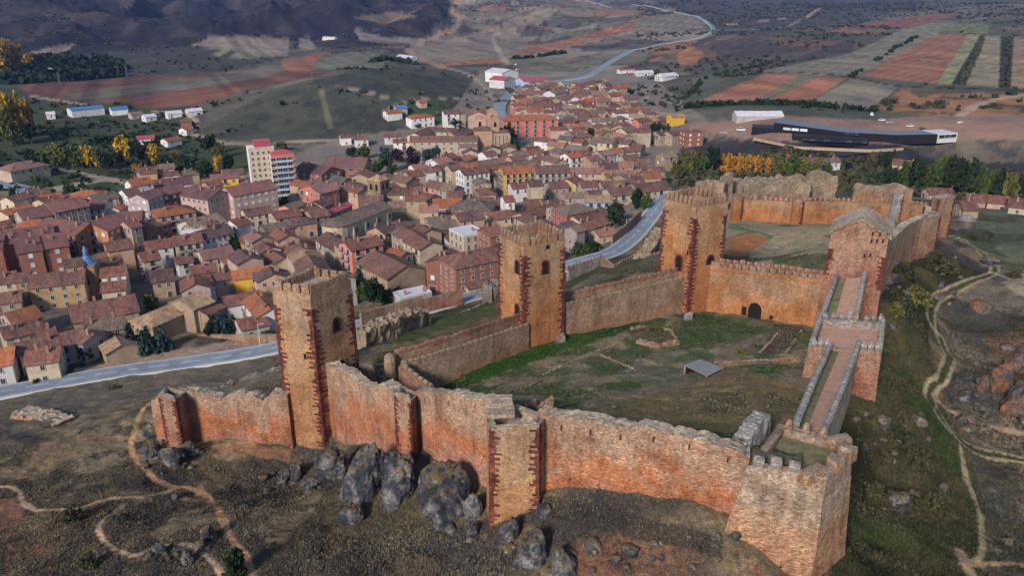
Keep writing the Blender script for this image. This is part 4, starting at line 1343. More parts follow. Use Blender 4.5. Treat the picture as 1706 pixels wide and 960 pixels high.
mb = MB(); strip_wall(mb, [(A.x, A.y, A.z, -52.5), ((A.x + Bp.x) / 2, (A.y + Bp.y) / 2, (A.z + Bp.z) / 2 + .9, -52.5), (Bp.x, Bp.y, Bp.z + .2, -52.5)], .9, -.9, .4, .3, 0, 0, 5, quant=0, bat=.12)
fix(mb.build('wall', M['grey'], st, jitter=.2, freq=.8), st)

# ------------------------------------------------------------------ east side: lower ramp, middle bastion, stair ramp, gatehouse
def ramp_walk(label, Ls, Rs, zb, mat_l, mat_r, floor, ph=1.05, kind='knob', sp=.98, name='rampart_walk', pw=.55):
    Lp = [PD(*p) for p in Ls]; Rp = [PD(*p) for p in Rs]
    r = wall_thing(name, label, 'rampart', (Lp[0].x, Lp[0].y, zb))
    mb = MB()
    lowL = [p - Vector((0, 0, ph)) for p in Lp]; lowR = [p - Vector((0, 0, ph)) for p in Rp]
    n = 14
    def at(P, f):
        g = f * (len(P) - 1); i = min(int(g), len(P) - 2); return P[i].lerp(P[i + 1], g - i)
    for k in range(n):
        a, b = k / n, (k + 1) / n
        l0, l1, r0, r1 = at(lowL, a), at(lowL, b), at(lowR, a), at(lowR, b)
        m0, m1 = l0.lerp(r0, .36), l1.lerp(r1, .36)
        mb.face([l0, m0, m1, l1], None, None, 1)
        mb.face([m0, r0, r1, m1], None, None, 2)
    w1 = [(p.x, p.y, p.z - .35, zb) for p in Lp]; w2 = [(p.x, p.y, p.z - .35, zb) for p in Rp]
    strip_wall(mb, w1, pw / 2, -pw / 2, .6, .06, 0, 0, 3)
    strip_wall(mb, w2, pw / 2, -pw / 2, .6, .06, 3, 3, 4)
    fix(mb.build('wall', [M[mat_l], M['weedy'], M[floor], M[mat_r]], r, jitter=.05, freq=.8), r)
    for P, sd in ((Lp, 1), (Rp, 2)):
        for i in range(len(P) - 1):
            a, b = P[i] - Vector((0, 0, .35)), P[i + 1] - Vector((0, 0, .35))
            merlons(r, a, b, kind, 'grey', sp, .4, .4, 0, sd * 7 + i)
    return r
M['footway'] = plain('footway_earth', (.42, .25, .18), .95, 0, .3, 1.5)
ramp_walk('sloping rampart walk with rounded merlons climbing from the corner bastion to the middle bastion', [(1326,706,80.6),(1356,634,95),(1384,573,111.2)], [(1371,722,79.2),(1404,644,95),(1432,569,111)], -62, 'redwall', 'capping', 'footway')
B3t, B3z = poly_px([(1348,573,110.8),(1470,581,109.4),(1475,531,119.8),(1364,524,121.6)])
B3z = [z - .5 for z in B3z]
b3bot = [PD(1326,670,110.0), PD(1456,690,107.6), PD(1462,620,120), PD(1350,600,122)]
b3 = wall_thing('middle_bastion', 'square bastion with grey merlons halfway along the east rampart', 'bastion', (B3t[0][0] + 5, B3t[0][1] + 5, -64))
mb = MB(); loft(mb, B3t, [(p.x, p.y) for p in b3bot], B3z, -65.5)
fix(mb.build('wall', M['redwall'], b3, jitter=.08), b3)
mb = MB(); crown_top(mb, B3t, B3z, min(B3z) - .9, .7)
fix(mb.build('platform', [M['grey'], M['footway']], b3, jitter=.05), b3)
rim = inset(B3t, .35)
for i, f0, f1 in ((0, 0, .26), (0, .72, 1), (1, 0, 1), (2, 0, .3), (2, .5, .96), (3, 0, 1)):
    j = (i + 1) % 4
    p, q = along(rim[i], rim[j], B3z[i], B3z[j], f0, f1)
    merlons(b3, p, q, 'tooth' if i in (0, 2) else 'knob', 'grey', 1.15, .35, .35, 0, i + 3)
up = ramp_walk('steep walled stair ramp leading from the middle bastion up to the gabled gatehouse', [(1371,524,121.8),(1395,456,138.2)], [(1426,529,119.5),(1441,453,137.5)], -66, 'orange', 'redwall', 'footway', 1.1, 'knob', .95, 'stair_ramp')
mb = MB()
for k in range(16):   # steps on the left lane
    f = (k + .5) / 16
    a = PD(1376, 524, 122.2).lerp(PD(1397, 462, 138), f); b = PD(1390, 527, 121.8).lerp(PD(1406, 463, 137.8), f)
    mid = (a + b) / 2
    mb.box((mid.x, mid.y, mid.z - 1.12), ((b - a).length, .5, .6), math.atan2(b.y - a.y, b.x - a.x))
fix(mb.build('stair', M['grey'], up, jitter=.02), up)
mb = MB()
a = PD(1393, 530, 121.5); b = PD(1408, 468, 137.6)
strip_wall(mb, [(a.x, a.y, a.z - .5, a.z - 2), (b.x, b.y, b.z - .6, b.z - 2.2)], .2, -.2, .5, .05)
fix(mb.build('low_wall', M['grey'], up, jitter=.04), up)

Gt = [(61.2, 143.0), (70.4, 139.2), (75.2, 148.4), (65.4, 151.4)]
gh = wall_thing('gatehouse_tower', 'red brown gatehouse tower with a stone slab gable roof above the stair ramp', 'tower', (67, 145, -66))
gtag = tag(gh)
Gb = [(x + dx, y + dy) for (x, y), (dx, dy) in zip(Gt, ((-1.2, -.9), (.3, -.8), (.9, .3), (-.9, .4)))]
EZ = -44.4
mb = MB(); loft(mb, Gt, Gb, EZ, -68)
fm = ((Gt[0][0] + Gt[1][0]) / 2, (Gt[0][1] + Gt[1][1]) / 2); bm_ = ((Gt[2][0] + Gt[3][0]) / 2, (Gt[2][1] + Gt[3][1]) / 2)
RZ = -41.6
mb.face([v3(Gt[0], EZ), v3(Gt[1], EZ), v3(fm, RZ)], None, [.9, .9, 1]); mb.face([v3(Gt[2], EZ), v3(Gt[3], EZ), v3(bm_, RZ)], None, [.9, .9, 1])
fix(mb.build('wall', M['redwall'], gh, jitter=.07), gh)
mb = MB()
fo = Vector((fm[0] - bm_[0], fm[1] - bm_[1])).normalized() * .5; sd = Vector((Gt[1][0] - Gt[0][0], Gt[1][1] - Gt[0][1])).normalized() * .5
def roof_side(p_front, p_back, s):
    e0 = Vector((p_front[0] + fo.x + sd.x * s, p_front[1] + fo.y + sd.y * s, EZ - .15)); e1 = Vector((p_back[0] - fo.x + sd.x * s, p_back[1] - fo.y + sd.y * s, EZ - .15))
    r0 = Vector((fm[0] + fo.x, fm[1] + fo.y, RZ + .28)); r1 = Vector((bm_[0] - fo.x, bm_[1] - fo.y, RZ + .28))
    nr = 7
    for k in range(nr):
        for m in range(8):
            f0, f1, g0, g1 = k / nr, (k + 1) / nr, m / 8, (m + 1) / 8
            P = lambda f, g, dz: e0.lerp(e1, g).lerp(r0.lerp(r1, g), f) + Vector((0, 0, dz))
            q = [P(f0, g0, .12), P(f0, g1, .12), P(f1, g1, 0), P(f1, g0, 0)]
            mb.face(q if s > 0 else q[::-1], None, [.5] * 4, 0)
            q2 = [P(f0, g0, -.1), P(f0, g1, -.1), P(f0, g1, .12), P(f0, g0, .12)]
            mb.face(q2 if s > 0 else q2[::-1], None, [.5] * 4, 0)
    for g in (0, 1):
        q = [e0.lerp(e1, g) + Vector((0, 0, -.1)), e0.lerp(e1, g) + Vector((0, 0, .12)), r0.lerp(r1, g), r0.lerp(r1, g) + Vector((0, 0, -.22))]
        mb.face(q, None, [.5] * 4, 0)
roof_side(Gt[0], Gt[3], -1); roof_side(Gt[1], Gt[2], 1)
fix(mb.build('roof', M['capping'], gh, jitter=.07, freq=1.6), gh)
for (x, y) in ((1454,389),(1466,390),(1478,392),(1452,401),(1461,401),(1471,401),(1450,425),(1440,426)):
    put_opening(gh, Gt[0], Gt[1], x, y, .28, .75, 0, .08, 'redwall', 'arrow_slit', .25)
for i, z0, z1 in ((0, -53, -48.2), (1, -55, -48.5)):
    q, _ = quoins(gh, Gt, Gb, i, EZ, -68, z0, z1, 60 + i, 1.2, .8, .4); fix(q, gh)
mb = MB()
for (i, j) in ((0, 1), (3, 0), (1, 2)):
    f = (-55.6 + 68) / (EZ + 68)
    a = Vector((Gb[i][0] + (Gt[i][0] - Gb[i][0]) * f, Gb[i][1] + (Gt[i][1] - Gb[i][1]) * f, -55.6)); b = Vector((Gb[j][0] + (Gt[j][0] - Gb[j][0]) * f, Gb[j][1] + (Gt[j][1] - Gb[j][1]) * f, -55.6))
    e = (b - a).normalized(); nr = Vector((e.y, -e.x, 0)); m = (a + b) / 2 + nr * .02
    mb.box(tuple(m), ((b - a).length + .1, .3, .25), math.atan2(e.y, e.x))
fix(mb.build('string_course', M['redwall'], gh, jitter=.03), gh)

# ------------------------------------------------------------------ courtyard walls with walkways
def walk_wall(label, pts, zb, width, mat, kind='slot', mmat='grey', sp=1.5, ph=.55, drop=1.0, rag=.05, merl_in=True, merl_out=True, side=1, seed=5, dz_in=0.0, dz_out=0.0, okind=None, omat=None):
    """pts = inner (courtyard side) top edge (x, y, z); the body lies to the left of the run for side = 1"""
    r = wall_thing('courtyard_wall', label, 'castle wall', (pts[0][0], pts[0][1], zb))
    w = width * side
    body = [(x, y, z - drop, zb) for x, y, z in pts]
    mb = MB(); strip_wall(mb, body, max(w, 0), min(w, 0), .9, 0.0, 0, 1, seed, caps=True)
    fix(mb.build('wall', [M[mat], M['weedy']], r, jitter=.10, freq=.5), r)
    mb = MB()
    th = .5 * side
    inn = [(x, y, z - dz_in, z - drop - .05) for x, y, z in pts]
    strip_wall(mb, inn, max(th, .0) - .0, min(th, 0), .6, rag, 0, 0, seed)
    fix(mb.build('parapet', [M[mat]], r, jitter=.05, freq=.9), r); mb = MB()
    T = []
    for i in range(len(pts)):
        a = pts[max(i - 1, 0)]; b = pts[min(i + 1, len(pts) - 1)]
        d = Vector((b[0] - a[0], b[1] - a[1])).normalized(); T.append(Vector((-d.y, d.x)))
    outl = [(x + T[i].x * (w - th), y + T[i].y * (w - th), z + dz_out, z - drop - .05) for i, (x, y, z) in enumerate(pts)]
    strip_wall(mb, outl, max(th, 0), min(th, 0), .6, rag, 0, 0, seed + 1)
    fix(mb.build('parapet', [M[mat]], r, jitter=.05, freq=.9), r)
    for i in range(len(pts) - 1):
        for on, L_, k_, m_ in ((merl_in, inn, kind, mmat), (merl_out, outl, okind or kind, omat or mmat)):
            if not on: continue
            a, b = L_[i], L_[i + 1]
            A_ = Vector((a[0] + T[i].x * th * .5, a[1] + T[i].y * th * .5, a[2])); B_ = Vector((b[0] + T[i + 1].x * th * .5, b[1] + T[i + 1].y * th * .5, b[2]))
            merlons(r, A_, B_, k_, m_, sp, .6, .6, 0, seed + i)
    return r

pA = PD(668, 606, 118.5)
walk_wall('low twin-parapet courtyard wall running up to the middle tower with a dark green strip below', [(-18.8,118.5,-60.4),(-13.6,121.8,-60.2),(-9.6,125.0,-60.4),(3.3,137.0,-61.2)], -68.5, 2.7, 'pale', 'low', 'ruin', 1.28, dz_in=.3, dz_out=.75, okind='slot', omat='redwall')
rw = walk_wall('short return wall with a grey parapet at the near end of the courtyard wall', [(-12.7,113.6,-62.4),(-18.2,118.4,-60.6)], -67.5, .9, 'redwall', 'low', 'ruin', 1.3, merl_out=False, drop=.6)
walk_wall('twin-parapet courtyard wall between the middle tower and the far corner tower', [(10.2,142.2,-59.4),(24.0,149.4,-59.2),(37.9,157.2,-59.0)], -69, 2.7, 'pale', 'low', 'ruin', 1.28, dz_in=.3, dz_out=.75, okind='slot', omat='redwall')
w4a = PD(1168, 441, 159.5); w4b = PD(1384, 468, 142.6)
w4 = walk_wall('high orange courtyard wall pierced by the arched gate below the gatehouse tower', [tuple(w4a), tuple(w4a.lerp(w4b, .5)), tuple(w4b)], -70.5, 2.6, 'orange', 'slot', 'pale', 1.5, dz_out=.35, omat='redwall')
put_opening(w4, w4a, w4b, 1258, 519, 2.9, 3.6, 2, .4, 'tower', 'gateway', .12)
put_opening(w4, w4a, w4b, 1240, 518, 1.0, 1.9, 0, .15, 'orange', 'window', .12)
put_opening(w4, w4a, w4b, 1285, 529, .7, .9, 0, .15, 'orange', 'window', .12)

# ------------------------------------------------------------------ outer ward walls and towers
st6 = [(1217,330,357,-74),(1246,332,362,-74),(1318,337,373,-74),(1390,336,373,-74),(1437,338,374,-74),(1492,338,371,-73.5),(1542,343,364,-73)]
ln6 = []
for (x, yt, yb, z) in st6:
    b = PZ(x, yb, z); t_ = PD(x, yt, b.y); ln6.append((b.x, b.y, t_.z, z - 2))
o6 = wall_thing('castle_wall', 'long reddish outer ward wall with a row of pointed merlons below the ruins', 'castle wall', ln6[0][:2] + (-74,))
mb = MB(); strip_wall(mb, ln6, 1.6, 0, 1.0, .1, 0, 0, 8)
fix(mb.build('wall', M['orange'], o6, jitter=.12, freq=.4), o6)
for i in range(1, len(ln6) - 1):
    a, b = ln6[i], ln6[i + 1]
    merlons(o6, (a[0], a[1] + .8, a[2]), (b[0], b[1] + .8, b[2]), 'tooth' if i != 1 else 'tooth', 'orange', 1.75, .5, .5, .03, i)
a, b = ln6[0], ln6[1]
for (x, lab) in ((1323, 'square dark-sided buttress turret in the middle of the reddish outer ward wall'), (1226, 'low turret at the left end of the reddish outer ward wall'), (1485, 'tall grey slab turret on the outer ward wall behind the gatehouse roof')):
    i = [k for k in range(len(st6) - 1) if st6[k][0] <= x < st6[k + 1][0]][0]
    f = (x - st6[i][0]) / (st6[i + 1][0] - st6[i][0])
    c_ = [ln6[i][k] + (ln6[i + 1][k] - ln6[i][k]) * f for k in range(4)]
    hw = 1.6; hh = c_[2] + (1.4 if x != 1485 else 3.2)
    r = wall_thing('wall_turret', lab, 'turret', (c_[0], c_[1], -75))
    pl = [(c_[0] - hw, c_[1] - 1.8), (c_[0] + hw, c_[1] - 1.8), (c_[0] + hw, c_[1] + 1.5), (c_[0] - hw, c_[1] + 1.5)]
    mb = MB(); loft(mb, pl, pl, hh, -76.5); mb.face([v3(p, hh) for p in pl], None, [1] * 4)
    fix(mb.build('wall', M['grey' if x == 1485 else 'orange'], r, jitter=.12), r)
    q, _ = quoins(r, pl, pl, 1, hh, -76.5, -75.5, hh - .6, x, .7, .4, .4); fix(q, r)

ln7 = [(p.x, p.y, p.z, zb) for p, zb in ((PD(1483,404,149), -62), (PD(1497,389,160), -64), (PD(1512,376,172), -66), (PD(1530,365,186), -68), (PD(1546,358,192), -69))]
o7 = wall_thing('castle_wall', 'pale wall with a rough stone top running from the gatehouse to the red-cornered towers', 'castle wall', ln7[0][:2] + (-62,))
mb = MB(); strip_wall(mb, ln7, 1.8, 0, .5, .3, 0, 1, 8, quant=0)
fix(mb.build('wall', [M['pale'], M['capping']], o7, jitter=.12), o7)
for lab, pts, zb, sd in (('squat outer tower with dark red corners at the end of the pale wall', [(1533,366,188),(1569,358,193),(1556,351,199),(1522,361,194)], -70, 70),
                         ('taller outer tower with dark red corners farthest along the right rampart', [(1564,331,210),(1592,327,214),(1580,322,220),(1553,327,216)], -71, 74)):
    turret(lab, pts, zb, 'pale' if sd == 70 else 'tower', (0, 1, 3), sd, .3, 'gravel', .05, name='outer_tower')
e_ = [(p.x, p.y, p.z, -72) for p in (PD(1546,352,200), PD(1548,345,215), PD(1543,343,238))]
o9 = wall_thing('castle_wall', 'short stepped pale wall joining the outer towers to the outer ward wall', 'castle wall', e_[0][:2] + (-70,))
mb = MB(); strip_wall(mb, e_, .8, -.8, .7, .3, 0, 1, 9); fix(mb.build('wall', [M['pale'], M['capping']], o9, jitter=.1), o9)

def merlon_wall(label, pts, zb, mat, kind, mmat, sp, thick=.9, rag=.1, name='castle_wall', merl=True, jit=.1):
    ln = [(p.x, p.y, p.z, zb) for p in (PD(*q) for q in pts)]
    r = wall_thing(name, label, 'wall', (ln[0][0], ln[0][1], zb))
    mb = MB(); strip_wall(mb, ln, thick / 2, -thick / 2, .6, rag, 0, 0, len(label), quant=0 if not merl else .2)
    fix(mb.build('wall', M[mat], r, jitter=jit, freq=.7 if jit < .6 else .45), r)
    if merl:
        for i in range(len(ln) - 1):
            merlons(r, ln[i][:3], ln[i + 1][:3], kind, mmat, sp, .4, .4, 0, i)
    return r
merlon_wall('low outer wall with blunt merlons above the green bank right of the middle tower', [(946,449,214),(1002,431,224)], -86, 'grey', 'tooth', 'pale', 1.6)
merlon_wall('short angled outer wall with merlons at the foot of the sloping road', [(1002,431,224),(1022,446,214),(1062,426,226)], -86, 'pale', 'tooth', 'pale', 1.6)
merlon_wall('low merlon wall climbing from the road to the far corner tower', [(1062,434,222),(1098,424,226)], -84, 'redwall', 'tooth', 'redwall', 1.6)
merlon_wall('jagged dark rubble wall on the slope behind the boulder tower', [(597,548,164),(622,542,168),(650,530,172),(676,517,178),(704,519,184)], -86, 'ruin', 'tooth', 'dark', 2, 4.0, 1.2, 'ruined_wall', False, .75)
merlon_wall('red brick wall along the town side of the road left of the middle tower', [(703,499,203),(735,491,206),(770,483,209)], -90, 'redwall', 'slot', 'redwall', 2, .6, .05, 'roadside_wall', False, .03)
merlon_wall('long pale stone wall curving along the road behind the boulder tower', [(600,522,190),(640,510,196),(703,493,203)], -91, 'pale', 'slot', 'pale', 2, .7, .1, 'roadside_wall', False, .05)
merlon_wall('stepped dark retaining wall below the road left of the middle tower', [(702,549,183),(740,534,190),(775,519,196),(810,503,203)], -90, 'dark', 'slot', 'dark', 2, .9, .5, 'retaining_wall', False, .15)
merlon_wall('dark stone stub of a ruined tower touching the middle tower at its left', [(812,470,203),(833,466,206)], -90, 'dark', 'slot', 'dark', 2, 5, 1.0, 'ruined_tower', False, .5)
merlon_wall('rough rocky ruin wall beside the sloping road and the far corner tower', [(1066,430,222),(1086,402,236),(1098,376,250)], -90, 'ruin', 'slot', 'dark', 2, 3.5, 1.2, 'ruined_wall', False, .75)
merlon_wall('dark low ruined wall on the slope left of the boulder tower', [(345,651,146),(372,640,148),(400,632,150),(432,624,150),(470,606,152)], -88, 'dark', 'slot', 'dark', 2, 1.2, .7, 'ruined_wall', False, .3)
merlon_wall('long boundary wall of the garden beyond the road at the left', [(322,556,200),(380,558,196),(462,557,190)], -93, 'pale', 'slot', 'pale', 2, .6, .05, 'garden_wall', False, .03)
merlon_wall('thin dark wall beside the sloping road at the town edge', [(1020,392,262),(1045,372,275),(1068,350,292)], -92, 'redwall', 'slot', 'pale', 2, .6, .1, 'roadside_wall', False, .03)

# collapsed pink wall lying on the left slope
g0, g1 = G(45, 692), G(116, 704)
r = wall_thing('ruined_wall', 'collapsed pinkish rubble wall lying on the dry slope at far left', 'ruin', tuple(g0))
mb = MB(); strip_wall(mb, [(g0.x, g0.y, g0.z + 1.9, g0.z - 1), ((g0.x + g1.x) / 2, (g0.y + g1.y) / 2 + .5, (g0.z + g1.z) / 2 + 1.3, g1.z - 2), (g1.x, g1.y, g1.z + .5, g1.z - 1)], 1.2, -2.8, .4, .5, 0, 1, 4, quant=0, bat=.5)
fix(mb.build('wall', [M['front'], M['capping']], r, jitter=.3, freq=.7), r)

# two round-headed masonry pillars by the first tower
for x, yb, D, w_, h_, lab in ((616, 634, 120.5, 2.7, 3.4, 'stout round-headed stone pillar touching the boulder tower'), (651, 618, 119.5, 2.1, 3.3, 'slimmer round-headed stone pillar by the courtyard return wall')):
    p = PD(x, yb, D); r = wall_thing('stone_pillar', lab, 'pillar', tuple(p))
    mb = MB(); n = 10
    prof = [(1, -1.5), (1, .0), (.98, h_ * .45), (.96, h_ * .72), (.8, h_ * .88), (.45, h_ * .98), (.02, h_)]
    for k in range(len(prof) - 1):
        for i in range(n):
            w0, w1 = 2 * math.pi * i / n, 2 * math.pi * (i + 1) / n
            (ra, za), (rb, zb_) = prof[k], prof[k + 1]
            ra *= w_ / 2; rb *= w_ / 2
            mb.face([(ra * math.cos(w0), ra * math.sin(w0), za), (ra * math.cos(w1), ra * math.sin(w1), za), (rb * math.cos(w1), rb * math.sin(w1), zb_), (rb * math.cos(w0), rb * math.sin(w0), zb_)], None, [k / 6, k / 6, (k + 1) / 6, (k + 1) / 6])
    mb.build('shaft', M['ruin'], r, jitter=.22, freq=1.1)

# ruins on the knoll beyond the outer ward
def mass(label, pts, zb, thick, mat, rag, seed, name='ruin'):
    ln = [(p.x, p.y, p.z, zb) for p in (PD(*q) for q in pts)]
    r = wall_thing(name, label, 'ruin', (ln[0][0], ln[0][1], zb + 2))
    mb = MB(); strip_wall(mb, ln, thick, 0, .9, rag, 0, 1, seed, quant=0, bat=.06)
    fix(mb.build('wall', [M[mat], M['ruin']], r, jitter=.5, freq=.35), r)
mass('broad low ruin platform with a rubble top beyond the outer ward wall', [(1238,311,296),(1275,307,298),(1320,305,298),(1352,308,296)], -80, 14, 'ruin', 1.1, 3)
mass('tall broken ruin wall at the end of the rubble platform', [(1350,288,302),(1372,285,302),(1397,296,300)], -80, 4, 'ruin', 1.0, 4)
mass('thin upright slab of ruined wall left of the rubble platform', [(1204,296,292),(1222,286,294)], -80, 1.5, 'ruin', .3, 5)
mass('low ruin wall with broken ends near the right gorge', [(1425,309,300),(1455,312,298),(1500,309,298),(1522,317,296)], -82, 3, 'pale', .8, 6)
mass('ruined corner wall left of the far corner tower', [(1165,306,288),(1190,301,290),(1208,306,288)], -80, 3, 'pale', .6, 7)

# courtyard: shelter, foundations, small ruins
sh = wall_thing('shelter', 'grey plank lean-to shelter standing alone in the courtyard', 'shelter', tuple(G(1170, 625)))
cs = [PZ(1139,609,-59.7), PZ(1178,628,-59.7), PZ(1206,614,-60.5), PZ(1166,599,-60.5)]
mb = MB()
n = 9
for k in range(n):
    f0, f1 = k / n + .006, (k + 1) / n - .006
    a, b, c_, d = cs[0].lerp(cs[1], f0), cs[0].lerp(cs[1], f1), cs[3].lerp(cs[2], f1), cs[3].lerp(cs[2], f0)
    up_ = Vector((0, 0, .07))
    mb.face([a + up_, b + up_, c_ + up_, d + up_]); mb.face([d, c_, b, a]); mb.face([a, b, b + up_, a + up_]); mb.face([c_, d, d + up_, c_ + up_])
fix(mb.build('roof', M['wood'], sh), sh)
for k, p in enumerate(cs):
    q = p.lerp(sum(cs, Vector()) / 4, .08)
    mb = MB(); mb.tube((q.x, q.y, gz(q.x, q.y) - .3), (q.x, q.y, q.z), .12)
    fix(mb.build('post', M['wood'], sh), sh)
for i, j in ((0, 3), (3, 2), (1, 2)):  # dark panels added to give the shade under the roof
    a, b = cs[i].lerp(sum(cs, Vector()) / 4, .1), cs[j].lerp(sum(cs, Vector()) / 4, .1)
    d = (b - a); nrm = Vector((d.y, -d.x, 0)).normalized() * .05; mb = MB()
    za, zb_ = gz(a.x, a.y) - .3, gz(b.x, b.y) - .3
    A0, A1, B0, B1 = Vector((a.x, a.y, za)), a - Vector((0, 0, .06)), Vector((b.x, b.y, zb_)), b - Vector((0, 0, .06))
    for s_ in (1, -1):
        q = [A0 + nrm * s_, B0 + nrm * s_, B1 + nrm * s_, A1 + nrm * s_]; mb.face(q if s_ > 0 else q[::-1])
    fix(mb.build('shade_panel', M['door'], sh), sh)
def low_ruin(label, pts, h, thick, mat, rag=.25, seed=3):
    gs = [G(*p) for p in pts]
    h *= .45 if h < .75 else 1; thick *= .7 if h < .4 else 1
    ln = [(p.x, p.y, p.z + h, p.z - .6) for p in gs]
    r = wall_thing('foundation_wall', label, 'ruin', tuple(gs[0]))
    mb = MB(); strip_wall(mb, ln, thick / 2, -thick / 2, .35, rag, 0, 0, seed, quant=0)
    fix(mb.build('wall', M[mat], r, jitter=.14, freq=1.1), r)
low_ruin('ruined foundation pit edge in front of the far courtyard wall', [(1062,572),(1095,580),(1130,574)], .8, 1.0, 'pale', .4)
low_ruin('broken rear edge of the foundation pit in the courtyard', [(1052,550),(1080,545),(1118,552),(1130,572)], .7, .8, 'pale', .4)
low_ruin('foundation line of pale stones crossing the grass below the middle tower', [(905,625),(955,602),(1030,572)], .3, .5, 'ruin', .3)
low_ruin('foundation line of pale stones across the centre of the courtyard', [(1000,592),(1032,605),(1060,618)], .3, .5, 'ruin', .3)
low_ruin('row of pale stones left of the ramp walls by the arched gate', [(1296,556),(1282,572),(1266,588)], .4, .6, 'ruin', .35)
low_ruin('row of pale stones nearest to the middle bastion in the courtyard', [(1335,552),(1322,572),(1310,588)], .4, .6, 'ruin', .35)
low_ruin('long low stone line bordering the path beside the middle bastion', [(1190,606),(1260,601),(1328,601)], .35, .5, 'ruin', .3)
low_ruin('short foundation fragment in the yard beside the long courtyard wall', [(845,655),(880,645),(905,632)], .25, .4, 'pale', .2)
low_ruin('block of ruined masonry at the foot of the far corner tower', [(1140,533),(1152,532)], 1.3, 1.2, 'grey', .4)
low_ruin('dark stone heap at the foot of the middle tower in the courtyard', [(925,570),(940,567)], .9, 2.0, 'dark', .5)
for x0, y0, x1, y1, D, lab in ((868,684,892,664,89,'triangular red brick gable fragment just behind the front wall, left piece'), (894,680,921,661,88.5,'triangular red brick gable fragment just behind the front wall, right piece')):
    a, b = PD(x0, y0, D), PD(x1, y1, D + .6)
    r = wall_thing('wall_stub', lab, 'ruin', (a.x, a.y, -55.5))
    mb = MB(); strip_wall(mb, [(a.x, a.y, a.z, -56.5), (b.x, b.y, b.z, -56.5)], .4, -.4, .3, .12, 0, 0, 5)
    fix(mb.build('wall', M['redwall'], r, jitter=.08), r)

# round hut on the right slope
hp = G(1609, 378)
hut = wall_thing('stone_hut', 'small round stone hut with a conical roof on the far right slope', 'hut', tuple(hp))
mb = MB(); n = 12
for i in range(n):
    w0, w1 = 2 * math.pi * i / n, 2 * math.pi * (i + 1) / n
    f = lambda r_, w_, z_: (r_ * math.cos(w_), r_ * math.sin(w_), z_)
    mb.face([f(2.4, w0, -1), f(2.4, w1, -1), f(2.4, w1, 2.4), f(2.4, w0, 2.4)])
mb.build('wall', M['dark'], hut, jitter=.08)
mb = MB()
for i in range(n):
    w0, w1 = 2 * math.pi * i / n, 2 * math.pi * (i + 1) / n
    mb.face([f(2.8, w0, 2.3), f(2.8, w1, 2.3), f(1.4, w1, 3.6), f(1.4, w0, 3.6)]); mb.face([f(1.4, w0, 3.6), f(1.4, w1, 3.6), (0, 0, 4.2)])
mb.build('roof', M['grey'], hut, jitter=.06)

# ------------------------------------------------------------------ the town
BUILDINGS = []      # (root, px, py, describing words, set label or None)
OBBS = []           # footprints
TREES = []

_WIN = {}
def window_mesh(kind):
    if kind in _WIN: return _WIN[kind]
    w, h, pane, bal = {'plain': (.95, 1.3, 'win', 0), 'tall': (1.0, 1.9, 'win', 0), 'blind': (1.1, 1.3, 'winpale', 0), 'balcony': (1.5, 2.0, 'win', 1), 'wide': (2.2, 1.3, 'win', 0), 'small': (.7, .8, 'win', 0), 'door': (1.3, 2.2, 'door', 0), 'gate': (2.4, 2.4, 'door', 0)}[kind]
    mb = MB(); a = w / 2; b = h / 2; f = .13
    mb.face([(-a, -.05, -b), (a, -.05, -b), (a, -.05, b), (-a, -.05, b)], None, None, 0)
    mb.box((0, -.03, b + f / 2), (w + 2 * f, .16, f), 0, 1, 1, True); mb.box((0, -.06, -b - f / 2), (w + 3 * f, .22, f), 0, 1, 1, True)
    mb.box((-a - f / 2, -.03, 0), (f, .16, h), 0, 1); mb.box((a + f / 2, -.03, 0), (f, .16, h), 0, 1)
    if kind in ('plain', 'tall', 'blind', 'wide'): mb.box((0, -.06, 0), (.07, .05, h), 0, 1)
    if bal:
        mb.box((0, -.45, -b - .1), (w + .7, .9, .14), 0, 1, 1, True)
        for k in range(7): mb.box((-a - .3 + k * (w + .6) / 6, -.86, -b + .45), (.06, .06, 1.0), 0, 2)
        mb.box((0, -.86, -b + .95), (w + .7, .06, .07), 0, 2, 1, True)
    me = mb.mesh('window' if kind not in ('door', 'gate') else 'door', [M[pane], M['winframe'], M['iron']])
    _WIN[kind] = me
    return me

_CHIM = None
def chimney_mesh():
    global _CHIM
    if _CHIM is None:
        mb = MB(); mb.box((0, 0, .3), (.7, .6, 1.8)); mb.box((0, 0, 1.27), (.9, .8, .16), 0, 0, 1, True); mb.box((0, 0, 1.5), (.45, .4, .3))
        _CHIM = mb.mesh('chimney', M['chimney'])
    return _CHIM

def gable_mesh(L, D, h, rise, foot=1.6, hip=False, shed=False, flat=False):
    mb = MB(); x, y = L / 2, D / 2
    c = [(-x, -y), (x, -y), (x, y), (-x, y)]
    hh = [h, h, h, h] if not shed else [h, h, h + rise, h + rise]
    for i in range(4):
        j = (i + 1) % 4
        mb.face([(*c[i], -foot), (*c[j], -foot), (*c[j], hh[j]), (*c[i], hh[i])], None, [0, 0, 1, 1])
    if not (hip or shed or flat):
        mb.face([(x, -y, h), (x, y, h), (x, 0, h + rise)], None, [1] * 3); mb.face([(-x, y, h), (-x, -y, h), (-x, 0, h + rise)], None, [1] * 3)
    return mb

